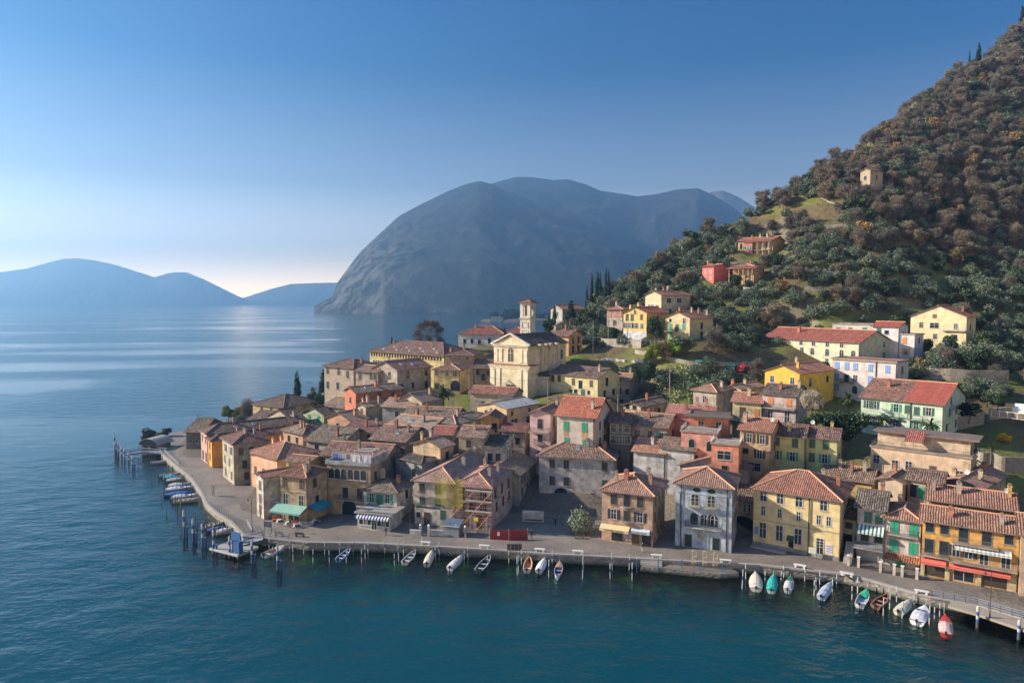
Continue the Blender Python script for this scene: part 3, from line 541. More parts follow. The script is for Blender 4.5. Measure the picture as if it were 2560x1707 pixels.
mountain('mountain', [(786, 766, 2700), (800, 757, 2730), (830, 742, 2800), (845, 705, 2900), (870, 672, 2950), (900, 632, 3050), (950, 585, 3150), (1000, 540, 3250), (1060, 508, 3350), (1120, 478, 3450), (1165, 460, 3500), (1200, 452, 3520), (1232, 461, 3550), (1262, 476, 3600), (1320, 498, 3650), (1400, 522, 3700), (1480, 548, 3750), (1560, 595, 3800), (1640, 640, 3900), (1720, 680, 4000), (1900, 730, 4100), (2400, 750, 4100)],
         [(786, 2690), (850, 2560), (960, 2420), (1200, 2400), (2400, 2700)], MM, 1600, 85, 3, 330)
mountain('mountain_ridge', [(1150, 500, 4000), (1222, 462, 4000), (1242, 455, 4000), (1290, 442, 4050), (1330, 443, 4100), (1380, 450, 4150), (1420, 448, 4200), (1460, 460, 4200), (1500, 477, 4250), (1590, 490, 4300), (1640, 484, 4350), (1690, 473, 4400), (1740, 471, 4400), (1780, 490, 4400), (1830, 520, 4400), (1880, 570, 4400), (1960, 640, 4400), (2500, 700, 4400)],
         [(1150, 3300), (2500, 3500)], MM, 1600, 110, 9, 380)
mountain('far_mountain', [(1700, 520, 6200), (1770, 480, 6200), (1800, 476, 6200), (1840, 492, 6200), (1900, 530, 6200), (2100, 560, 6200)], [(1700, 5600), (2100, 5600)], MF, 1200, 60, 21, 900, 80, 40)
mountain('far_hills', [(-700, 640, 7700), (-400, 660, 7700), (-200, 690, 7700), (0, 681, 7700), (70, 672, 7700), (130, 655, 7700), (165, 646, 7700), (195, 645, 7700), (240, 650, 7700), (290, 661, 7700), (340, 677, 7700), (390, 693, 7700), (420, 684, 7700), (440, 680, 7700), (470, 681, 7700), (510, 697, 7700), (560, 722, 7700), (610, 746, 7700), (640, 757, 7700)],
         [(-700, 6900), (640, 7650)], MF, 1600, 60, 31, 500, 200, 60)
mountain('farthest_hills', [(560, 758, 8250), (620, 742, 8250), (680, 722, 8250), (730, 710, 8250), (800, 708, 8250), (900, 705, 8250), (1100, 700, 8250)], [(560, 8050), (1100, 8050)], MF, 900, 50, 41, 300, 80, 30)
hz = MB(); hz.box(-6500, 6500, -500, 8600, -9, 760); m = bpy.data.materials.new('haze'); m.use_nodes = True; nt = m.node_tree; nt.nodes.clear()
out = nt.nodes.new('ShaderNodeOutputMaterial'); pv = nt.nodes.new('ShaderNodeVolumePrincipled'); nt.links.new(pv.outputs[0], out.inputs['Volume'])
pv.inputs['Color'].default_value = (.25, .53, .92, 1); pv.inputs['Density'].default_value = 2.2e-4; pv.inputs['Anisotropy'].default_value = .5
hb = hz.build('haze', m); tag(hb, kind='stuff')
# ---------------------------------------------------------------- building kit
_cache = {}
def shared(key, fn):
    if key not in _cache: _cache[key] = fn()
    return _cache[key]
GREEN, DGREEN, BROWN, DBRN, WHITE, BLUE, ORG = (.02, .28, .16), (.035, .10, .075), (.10, .055, .035), (.045, .032, .025), (.62, .6, .56), (.16, .30, .62), (.55, .20, .05)
#        code: (w, h, style, shutter colour)
WK = {'d': (1.0, 1.5, 'plain', DBRN), 'D': (1.1, 2.0, 'plain', DBRN), 's': (.75, .9, 'plain', DBRN), 'g': (1.0, 1.6, 'open', GREEN), 'G': (1.1, 1.7, 'closed', GREEN), 'q': (1.05, 1.65, 'closed', (.028, .032, .03)), 'Q': (1.0, 1.6, 'open', (.028, .032, .03)), 'k': (1.0, 1.6, 'open', DBRN), 'K': (1.0, 1.6, 'closed', DBRN),
      'm': (1.0, 1.6, 'closed', DGREEN), 'n': (1.0, 1.6, 'open', DGREEN), 'b': (1.0, 1.6, 'closed', BLUE), 'w': (1.1, 1.5, 'frame', WHITE), 'T': (1.25, 2.7, 'frame', WHITE), 'O': (1.0, 1.5, 'closed', ORG), 'o': (1.0, 1.5, 'open', ORG), 'B': (1.0, 1.6, 'closed', BROWN),
      'a': (1.1, 1.9, 'arch', DBRN), 'A': (3.2, 3.2, 'arch', DBRN), 'e': (1.2, 2.0, 'arch', DGREEN), 'r': (1.3, .8, 'oval', DBRN), 'x': (1.0, 2.2, 'door', BROWN), 'X': (1.1, 2.2, 'door', DGREEN), 'W': (2.4, 1.5, 'frame', WHITE), 'l': (.7, 1.1, 'plain', DBRN), 'p': (1.0, 1.5, 'closed', (.6, .25, .2)), 'y': (2.6, 2.5, 'shop', DBRN), 'j': (2.9, 2.6, 'roller', DBRN), 'z': (1.0, 1.0, 'plain', DBRN), 'c': (1.1, 1.9, 'archw', WHITE), 'v': (.7, 1.4, 'frame', WHITE)}
WK = {k: (v[0] * 1.12, v[1] * 1.1, v[2], v[3]) if k not in 'AyjTX' else v for k, v in WK.items()}
def outline(w, h, style, n=10):
    if style in ('arch', 'archw'):
        r = w / 2; pts = [(-r, -h / 2), (r, -h / 2)]
        for i in range(n + 1): a = math.pi * i / n; pts.append((r * math.cos(a), h / 2 - r + r * math.sin(a)))
        return pts
    if style == 'oval': return [(w / 2 * math.cos(2 * math.pi * i / 16), h / 2 * math.sin(2 * math.pi * i / 16)) for i in range(16)]
    return [(-w / 2, -h / 2), (w / 2, -h / 2), (w / 2, h / 2), (-w / 2, h / 2)]
def frame_mesh(w, h, style):
    """surround standing 6 cm proud of the wall, y points into the wall"""
    mb = MB(); a = outline(w, h, style); t = .07
    b = [(x * (1 + 2 * t / w), z * (1 + 2 * t / h)) for x, z in a]; n = len(a)
    for i in range(n):
        j = (i + 1) % n
        mb.poly([(a[i][0], -.06, a[i][1]), (a[j][0], -.06, a[j][1]), (b[j][0], -.06, b[j][1]), (b[i][0], -.06, b[i][1])])
        mb.poly([(b[i][0], -.06, b[i][1]), (b[j][0], -.06, b[j][1]), (b[j][0], .05, b[j][1]), (b[i][0], .05, b[i][1])])
        mb.poly([(a[j][0], -.06, a[j][1]), (a[i][0], -.06, a[i][1]), (a[i][0], -.015, a[i][1]), (a[j][0], -.015, a[j][1])])
    if style in ('plain', 'open', 'frame', 'archw', 'closed'):
        mb.box(-w / 2 - .16, w / 2 + .16, -.16, .02, -h / 2 - .15, -h / 2 - .09)
    if style in ('open', 'frame', 'archw', 'shop'):
        mb.box(-.045, .045, -.052, -.016, -h / 2, h / 2 - (.01 if style != 'archw' else .05))
        mb.box(-w / 2, w / 2, -.05, -.016, h * .12, h * .12 + .06)
        if style in ('frame', 'open'): mb.box(-w / 2, -w / 2 + .09, -.051, -.016, -h / 2, h / 2); mb.box(w / 2 - .09, w / 2, -.051, -.016, -h / 2, h / 2)
    return mb.mesh('window_frame', [M['paint']])
def pane_mesh(w, h, style):
    mb = MB(); a = outline(w, h, style); mb.poly([(x, -.012, z) for x, z in a]); return mb.mesh('pane', [M['dark_glass']])
def shutter_mesh(w, h, closed):
    mb = MB()
    ww = w / 2
    def leaf(x0, x1, y):
        mb.box(x0 + .02, x1 - .02, y - .05, y, -h / 2 - .03, h / 2 + .03)
        mb.box(x0 + .08, x1 - .08, y - .065, y - .05, -h / 2 + .06, -.04); mb.box(x0 + .08, x1 - .08, y - .065, y - .05, .04, h / 2 - .06)
    leaf(0, ww, 0)
    return mb.mesh('shutter', [M['paint']])
def face_frame(b, face):
    W, Dp = b['W'], b['Dp']
    return {'F': ((0, 0), (1, 0), 0, W), 'R': ((W, 0), (0, 1), 90, Dp), 'L': ((0, Dp), (0, -1), -90, Dp), 'B': ((W, Dp), (-1, 0), 180, W)}[face]
def put(b, name, me, face, f, z, parent=None, color=None, off=0, out=0):
    (ox, oy), (dx, dy), rz, ln = face_frame(b, face)
    x, y = ox + dx * (f * ln + off), oy + dy * (f * ln + off)
    nx, ny = dy, -dx
    return link(name, me, parent or b['root'], color, (x + nx * out, y + ny * out, z), R(rz))
def window(b, face, f, z, code, frame_col=None, out=0):
    w, h, st, col = WK[code]
    if st == 'door' or st == 'roller':
        d = put(b, 'door', shared(('door', w, h, st), lambda: door_mesh(w, h, st)), face, f, z, None, col, out=out)
        return d
    dark = st in ('plain', 'closed')
    fc = frame_col or ((.26, .235, .20) if dark else (.46, .44, .41))
    o = put(b, 'window', shared(('fr', w, h, st), lambda: frame_mesh(w, h, st)), face, f, z, None, fc, out=out)
    if st == 'closed':
        for s in (-1, 1):
            p = link('shutter', shared(('sh', w, h), lambda: shutter_mesh(w, h, True)), o, col, (-w / 2 if s < 0 else 0, -.02, 0))
    else:
        link('pane', shared(('pn', w, h, st), lambda: pane_mesh(w, h, st)), o)
        if st == 'open':
            for s in (-1, 1):
                link('shutter', shared(('sh', w, h), lambda: shutter_mesh(w, h, True)), o, col, (-w - .02 if s < 0 else w / 2 + .02, -.02, 0))
    return o
def door_mesh(w, h, st):
    mb = MB()
    mb.box(-w / 2, w / 2, -.05, .02, -h / 2, h / 2)
    if st == 'roller':
        for i in range(12): z = -h / 2 + h * i / 12; mb.box(-w / 2 + .05, w / 2 - .05, -.075, -.05, z + .02, z + h / 12 - .03)
        mb.box(-w / 2 - .12, -w / 2, -.1, .02, -h / 2, h / 2 + .1); mb.box(w / 2, w / 2 + .12, -.1, .02, -h / 2, h / 2 + .1)
    else:
        mb.box(-w / 2 - .1, -w / 2, -.08, .02, -h / 2, h / 2 + .1); mb.box(w / 2, w / 2 + .1, -.08, .02, -h / 2, h / 2 + .1); mb.box(-w / 2, w / 2, -.08, -.05, h / 2 - .02, h / 2 + .1)
        mb.box(-w / 2 + .15, -.05, -.07, -.05, -h / 2 + .2, h / 2 - .2); mb.box(.05, w / 2 - .15, -.07, -.05, -h / 2 + .2, h / 2 - .2)
    return mb.mesh('door', [M['paint']])

# -- roofs -------------------------------------------------------------
def roof_geo(W, Dp, h, kind, p, o, th=.16, x0=0, y0=0, caps=True):
    """returns mesh builder and a height function; slopes carry u (along the eave) and v (down the slope) in metres"""
    X0, X1, Y0, Y1 = x0 - o, x0 + W + o, y0 - o, y0 + Dp + o; ze = h - o * p + th
    mb = MB(); ridges = []
    k = math.sqrt(1 + p * p)
    def slope(pts, ax, sgn):
        # ax: eave direction axis (0 = x, 1 = y)
        uvs = []
        for (x, y, z) in pts:
            u = x if ax == 0 else y; uvs.append((u + 31.3, (h + 20 - z) / p * k if p else y))
        mb.poly(pts, 0, uvs)
        lo = [(x, y, z - th) for x, y, z in pts]; mb.poly(lo[::-1], 1, None)
        n = len(pts)
        for i in range(n):
            j = (i + 1) % n; mb.poly([pts[i], lo[i], lo[j], pts[j]], 1)
    w2, d2 = (X1 - X0) / 2, (Y1 - Y0) / 2; xm, ym = (X0 + X1) / 2, (Y0 + Y1) / 2
    if kind == 'hip':
        if w2 >= d2:
            zr = ze + d2 * p; a, b_ = (X0 + d2, ym, zr), (X1 - d2, ym, zr)
            c = [(X0, Y0, ze), (X1, Y0, ze), (X1, Y1, ze), (X0, Y1, ze)]
            if abs(w2 - d2) < .05: a = b_ = (xm, ym, zr)
            slope([c[0], c[1], b_, a] if a != b_ else [c[0], c[1], a], 0, 1); slope([c[2], c[3], a, b_] if a != b_ else [c[2], c[3], a], 0, 1); slope([c[1], c[2], b_], 1, 1); slope([c[3], c[0], a], 1, 1)
            ridges = [(c[0], a), (c[1], b_), (c[2], b_), (c[3], a)] + ([(a, b_)] if a != b_ else [])
        else:
            zr = ze + w2 * p; a, b_ = (xm, Y0 + w2, zr), (xm, Y1 - w2, zr)
            c = [(X0, Y0, ze), (X1, Y0, ze), (X1, Y1, ze), (X0, Y1, ze)]
            slope([c[0], c[1], a], 0, 1); slope([c[1], c[2], b_, a], 1, 1); slope([c[2], c[3], b_], 0, 1); slope([c[3], c[0], a, b_], 1, 1)
            ridges = [(c[0], a), (c[1], a), (c[2], b_), (c[3], b_), (a, b_)]
        def zf(x, y): return min(ze + min(x - X0, X1 - x, y - Y0, Y1 - y) * p, zr)
    elif kind == 'gx':
        zr = ze + d2 * p
        slope([(X0, Y0, ze), (X1, Y0, ze), (X1, ym, zr), (X0, ym, zr)], 0, 1); slope([(X1, Y1, ze), (X0, Y1, ze), (X0, ym, zr), (X1, ym, zr)], 0, 1)
        ridges = [((X0, ym, zr), (X1, ym, zr))]
        def zf(x, y): return ze + min(y - Y0, Y1 - y) * p
    elif kind == 'gy':
        zr = ze + w2 * p
        slope([(X1, Y0, ze), (X1, Y1, ze), (xm, Y1, zr), (xm, Y0, zr)], 1, 1); slope([(X0, Y1, ze), (X0, Y0, ze), (xm, Y0, zr), (xm, Y1, zr)], 1, 1)
        ridges = [((xm, Y0, zr), (xm, Y1, zr))]
        def zf(x, y): return ze + min(x - X0, X1 - x) * p
    elif kind == 'sx':
        zr = ze + (Y1 - Y0) * p; slope([(X0, Y0, ze), (X1, Y0, ze), (X1, Y1, zr), (X0, Y1, zr)], 0, 1)
        def zf(x, y): return ze + (y - Y0) * p
    elif kind == 'sy':
        zr = ze + (X1 - X0) * p; slope([(X1, Y0, ze), (X1, Y1, ze), (X0, Y1, zr), (X0, Y0, zr)], 1, 1)
        def zf(x, y): return ze + (X1 - x) * p
    if caps:
        for a, b_ in ridges:
            a, b_ = Vector(a) + Vector((0, 0, .05)), Vector(b_) + Vector((0, 0, .05)); mb.tube(a, b_, .15, .15, 6, 2)
    return mb, zf
def gable_pts(b):
    h, p, W, Dp = b['h'], b['pitch'], b['W'], b['Dp']
def make_house(key):
    H_ = HOUSES[key]; b = dict(H_); W, Dp, h = H_['W'], H_['Dp'], H_['h']
    root = empty(H_['name'], H_['org'], H_['thr']); tag(root, H_['label'], H_.get('cat', 'house'))
    b['root'] = root; kind = H_['roof']; p = b['pitch'] = H_.get('pitch', .4); o = H_.get('ov', .55)
    mb = MB(); zb = -4.5
    mb.box(0, W, 0, Dp, zb, h)
    if kind == 'gx':
        zt = h + Dp / 2 * p
        for x, s in ((0, -1), (W, 1)):
            a = [(x, 0, h), (x, Dp, h), (x, Dp / 2, zt)]; mb.poly(a if s > 0 else a[::-1])
        mb.poly([(0, 0, h), (W, 0, h), (W, Dp / 2, zt), (0, Dp / 2, zt)]); mb.poly([(W, Dp, h), (0, Dp, h), (0, Dp / 2, zt), (W, Dp / 2, zt)])
    if kind == 'gy':
        zt = h + W / 2 * p
        for y, s in ((0, 1), (Dp, -1)):
            a = [(0, y, h), (W, y, h), (W / 2, y, zt)]; mb.poly(a if s > 0 else a[::-1])
        mb.poly([(0, 0, h), (W / 2, 0, zt), (W / 2, Dp, zt), (0, Dp, h)]); mb.poly([(W, 0, h), (W, Dp, h), (W / 2, Dp, zt), (W / 2, 0, zt)])
    if kind == 'sx':
        zt = h + Dp * p; mb.poly([(0, 0, h), (0, Dp, zt), (0, Dp, h)]); mb.poly([(W, 0, h), (W, Dp, h), (W, Dp, zt)]); mb.poly([(0, Dp, h), (0, Dp, zt), (W, Dp, zt), (W, Dp, h)])
    b['wallobj'] = mb.build('wall', M[H_.get('mat', 'plaster')], root, H_['wall'])
    if kind == 'flat':
        mb = MB(); mb.box(-.25, W + .25, -.25, Dp + .25, h, h + .14)
        for (x0, x1, y0, y1) in ((-.25, W + .25, -.25, -.05), (-.25, W + .25, Dp + .05, Dp + .25), (-.25, -.05, -.05, Dp + .05), (W + .05, W + .25, -.05, Dp + .05)): mb.box(x0, x1, y0, y1, h + .14, h + .34)
        b['roofobj'] = mb.build('roof', M['plaster'], root, H_['rc']); b['zf'] = lambda x, y: h + .14
    else:
        th = .16; rm, zf = roof_geo(W, Dp, h, kind, p, o, th)
        tm = M[H_.get('tile', 'tiles_old' if sum(H_['rc']) / 3 < .2 and H_['rc'][0] < .29 else 'tiles')]
        cap = 'ridge_light' if H_['rc'][0] > .2 else 'ridge_dark'
        b['roofobj'] = rm.build('roof', [tm, M['eaves'], M[cap]], root, H_['rc']); b['zf'] = zf
        # gutter along the front eave and a downpipe at the near corner
        gm = MB(); ze = h - o * p + .08
        if kind in ('gx', 'hip', 'sx'): gm.tube((-o, -o - .07, ze), (W + o, -o - .07, ze), .08, .08, 5)
        if kind in ('gy', 'hip'): gm.tube((W + o + .07, -o, ze), (W + o + .07, Dp + o, ze), .08, .08, 5)
        gm.tube((W + .08, -.08, 0), (W + .08, -.08, h - .1), .055, .055, 5); gm.tube((W + .08, -.08, h - .1), (W + o * .8, -o * .8, ze), .055, .055, 5)
        gm.build('gutter', M['wood'], root, (.16, .12, .10))
    return b
def chimney(b, fx, fy, hgt=1.5, w=.65, col=None):
    x, y = b['W'] * fx, b['Dp'] * fy; z = b['zf'](x, y)
    mb = MB(); mb.box(-w / 2, w / 2, -w / 2, w / 2, -.5, hgt); mb.box(-w / 2 - .1, w / 2 + .1, -w / 2 - .1, w / 2 + .1, hgt, hgt + .1)
    for sx in (-1, 1):
        for sy in (-1, 1): mb.box(sx * w * .38 - .07, sx * w * .38 + .07, sy * w * .38 - .07, sy * w * .38 + .07, hgt + .1, hgt + .38)
    mb.poly([(-w * .65, -w * .65, hgt + .38), (w * .65, -w * .65, hgt + .38), (0, 0, hgt + .68)], 1); mb.poly([(w * .65, -w * .65, hgt + .38), (w * .65, w * .65, hgt + .38), (0, 0, hgt + .68)], 1)
    mb.poly([(w * .65, w * .65, hgt + .38), (-w * .65, w * .65, hgt + .38), (0, 0, hgt + .68)], 1); mb.poly([(-w * .65, w * .65, hgt + .38), (-w * .65, -w * .65, hgt + .38), (0, 0, hgt + .68)], 1)
    return mb.build('chimney', [M['plaster'], M['ridge_dark']], b['roofobj'], col or b['wall'], loc=(x, y, z))
def skylight(b, fx, fy, w=.9, l=1.1):
    x, y = b['W'] * fx, b['Dp'] * fy; z = b['zf'](x, y); e = .05
    gx = (b['zf'](x + e, y) - b['zf'](x - e, y)) / (2 * e); gy = (b['zf'](x, y + e) - b['zf'](x, y - e)) / (2 * e)
    mb = MB()
    def P(a, c, up): return (a, c, gx * a + gy * c + up)
    q = [(-w / 2, -l / 2), (w / 2, -l / 2), (w / 2, l / 2), (-w / 2, l / 2)]
    mb.poly([P(a, c, .13) for a, c in q]); 
    for i in range(4): j = (i + 1) % 4; mb.poly([P(*q[i], .13), P(*q[i], -.05), P(*q[j], -.05), P(*q[j], .13)], 1)
    return mb.build('skylight', [M['sky_glass'], M['white_trim']], b['roofobj'], loc=(x, y, z))
def antenna(b, fx, fy, hgt=2.2, dish=False):
    x, y = b['W'] * fx, b['Dp'] * fy; z = b['zf'](x, y)
    mb = MB()
    if dish:
        mb.tube((0, 0, -.2), (0, 0, .8), .04, .04, 5)
        n = 12; r = .45
        ring = [(r * math.cos(2 * math.pi * i / n), -.1, .9 + r * math.sin(2 * math.pi * i / n)) for i in range(n)]
        for i in range(n): mb.poly([ring[i], ring[(i + 1) % n], (0, .05, .9)], 1)
        mb.tube((0, 0, .9), (0, -.5, .8), .02, .02, 4)
        return mb.build('satellite_dish', [M['iron'], M['white_trim']], b['roofobj'], loc=(x, y, z))
    mb.tube((0, 0, -.2), (0, 0, hgt), .03, .03, 4); mb.tube((-.6, 0, hgt - .2), (.6, 0, hgt - .2), .02, .02, 4)
    for i in range(6): mb.tube((-.55 + i * .22, -.25, hgt - .2), (-.55 + i * .22, .25, hgt - .2), .015, .015, 4)
    mb.tube((-.35, 0, hgt - .7), (.35, 0, hgt - .7), .02, .02, 4)
    return mb.build('antenna', M['iron'], b['roofobj'], loc=(x, y, z))
def rail(w, d, hh=1.0, step=.14, m=0, sides=True, mb=None, z0=0):
    mb = mb or MB(); 
    runs = [((0, -d), (w, -d))] + ([((0, 0), (0, -d)), ((w, 0), (w, -d))] if sides else [])
    for (a, b_) in runs:
        L = math.hypot(b_[0] - a[0], b_[1] - a[1]); n = max(2, int(L / step))
        mb.tube((*a, z0 + hh), (*b_, z0 + hh), .03, .03, 4, m); mb.tube((*a, z0 + .1), (*b_, z0 + .1), .02, .02, 4, m)
        for i in range(n + 1): t = i / n; x, y = a[0] + (b_[0] - a[0]) * t, a[1] + (b_[1] - a[1]) * t; mb.tube((x, y, z0), (x, y, z0 + hh), .014, .014, 3, m, False)
    return mb
def balcony(b, face, f0, f1, z, d=1.0, col=(.5, .47, .42), railcol=None, solid=False, curved=False):
    (ox, oy), (dx, dy), rz, ln = face_frame(b, face); w = (f1 - f0) * ln
    mb = MB()
    if curved:
        n = 10; pts = [(w / 2 - w / 2 * math.cos(math.pi * i / n), -d * math.sin(math.pi * i / n)) for i in range(n + 1)]
        mb.poly([(x, y, 0) for x, y in pts]); mb.poly([(x, y, -.15) for x, y in pts][::-1])
        for a, c in zip(pts[:-1], pts[1:]): mb.poly([(*a, -.15), (*c, -.15), (*c, 0), (*a, 0)])
        for a, c in zip(pts[:-1], pts[1:]): mb.poly([(*a, -.15), (w / 2, 0, -.6), (*c, -.15)])
    else:
        mb.box(0, w, -d, 0, -.15, 0)
        for x in (0.1, w - .25): mb.box(x, x + .15, -d * .8, 0, -.35, -.15)
    o = put(b, 'balcony', mb.mesh('balcony', [M['plaster']]), face, f0, z, None, col)
    if solid:
        r = MB(); r.box(0, w, -d, -d + .1, 0, 1.0); r.box(0, .1, -d + .1, 0, 0, 1.0); r.box(w - .1, w, -d + .1, 0, 0, 1.0); link('railing', r.mesh('railing', [M['plaster']]), o, railcol or b['wall'])
    elif curved:
        r = MB(); r.path([(x, y, .95) for x, y in pts], .025, 4)
        for x, y in pts: r.tube((x, y, 0), (x, y, .95), .015, .015, 3)
        for a, c in zip(pts[:-1], pts[1:]): x, y = (a[0] + c[0]) / 2, (a[1] + c[1]) / 2; r.tube((x, y, 0), (x, y, .95), .015, .015, 3)
        link('railing', r.mesh('railing', [M['iron']]), o)
    else:
        link('railing', rail(w, d).mesh('railing', [M['wood']]), o, railcol or (.05, .05, .05))
    return o
def awning(b, face, f0, f1, z, d=1.8, drop=.9, col=(.3, .6, .5), stripe=None, val=.25, n=None):
    (ox, oy), (dx, dy), rz, ln = face_frame(b, face); w = (f1 - f0) * ln; mb = MB(); n = n or (max(4, int(w / .28)) if stripe else 1)
    for i in range(n):
        x0, x1 = w * i / n, w * (i + 1) / n; m_ = i % 2 if stripe else 0
        mb.poly([(x0, -d, -drop), (x1, -d, -drop), (x1, -.02, 0), (x0, -.02, 0)], m_); mb.poly([(x0, -d, -drop - val), (x1, -d, -drop - val), (x1, -d, -drop), (x0, -d, -drop)], m_)
        mb.poly([(x0, -.02, -.03), (x1, -.02, -.03), (x1, -d, -drop - .03), (x0, -d, -drop - .03)], m_)
    mb.tube((0, -d, -drop), (w, -d, -drop), .03, .03, 4, 2); 
    for x in (0.02, w - .02): mb.tube((x, -.02, -drop * .9), (x, -d, -drop), .02, .02, 4, 2)
    o = put(b, 'awning', mb.mesh('awning', [M['cloth'], M['cloth_white'], M['iron']]), face, f0, z, None, col); return o
def add_windows(b, spec):
    """spec: 'F .2 .5 .8 @6.3 g' entries separated by ';' (face, fractions along the face, height of the centre, kind)"""
    for e in spec.split(';'):
        e = e.split()
        if not e: continue
        code = e[-1]; z = float(e[-2][1:]); face = e[0]
        for f in e[1:-2]: window(b, face, float(f), z, code)
def text(s, size, mat, parent, loc, rz, name='lettering', ext=.015):
    cu = bpy.data.curves.new('lettering', 'FONT'); cu.body = s; cu.size = size; cu.extrude = ext; cu.align_x = 'CENTER'; cu.align_y = 'CENTER'; cu.materials.append(mat); cu.resolution_u = 2
    tmp = bpy.data.objects.new('tmp', cu); C.objects.link(tmp); me = bpy.data.meshes.new_from_object(tmp.evaluated_get(bpy.context.evaluated_depsgraph_get())); bpy.data.objects.remove(tmp); me.materials.clear(); me.materials.append(mat)
    o = link(name, me, parent, None, loc); o.rotation_euler = (R(90), 0, R(rz)); return o
simple('ridge_light', (.52, .27, .16), .8, 0, .35, 2.5); simple('ridge_dark', (.17, .10, .075), .85, 0, .4, 2.5); simple('eaves', (.13, .10, .08), .8, 0, .3, 2)
simple('sky_glass', (.10, .14, .19), .15, 0, .1, 1, .8); simple('cloth_white', (.6, .6, .58), .9, 0, .1)
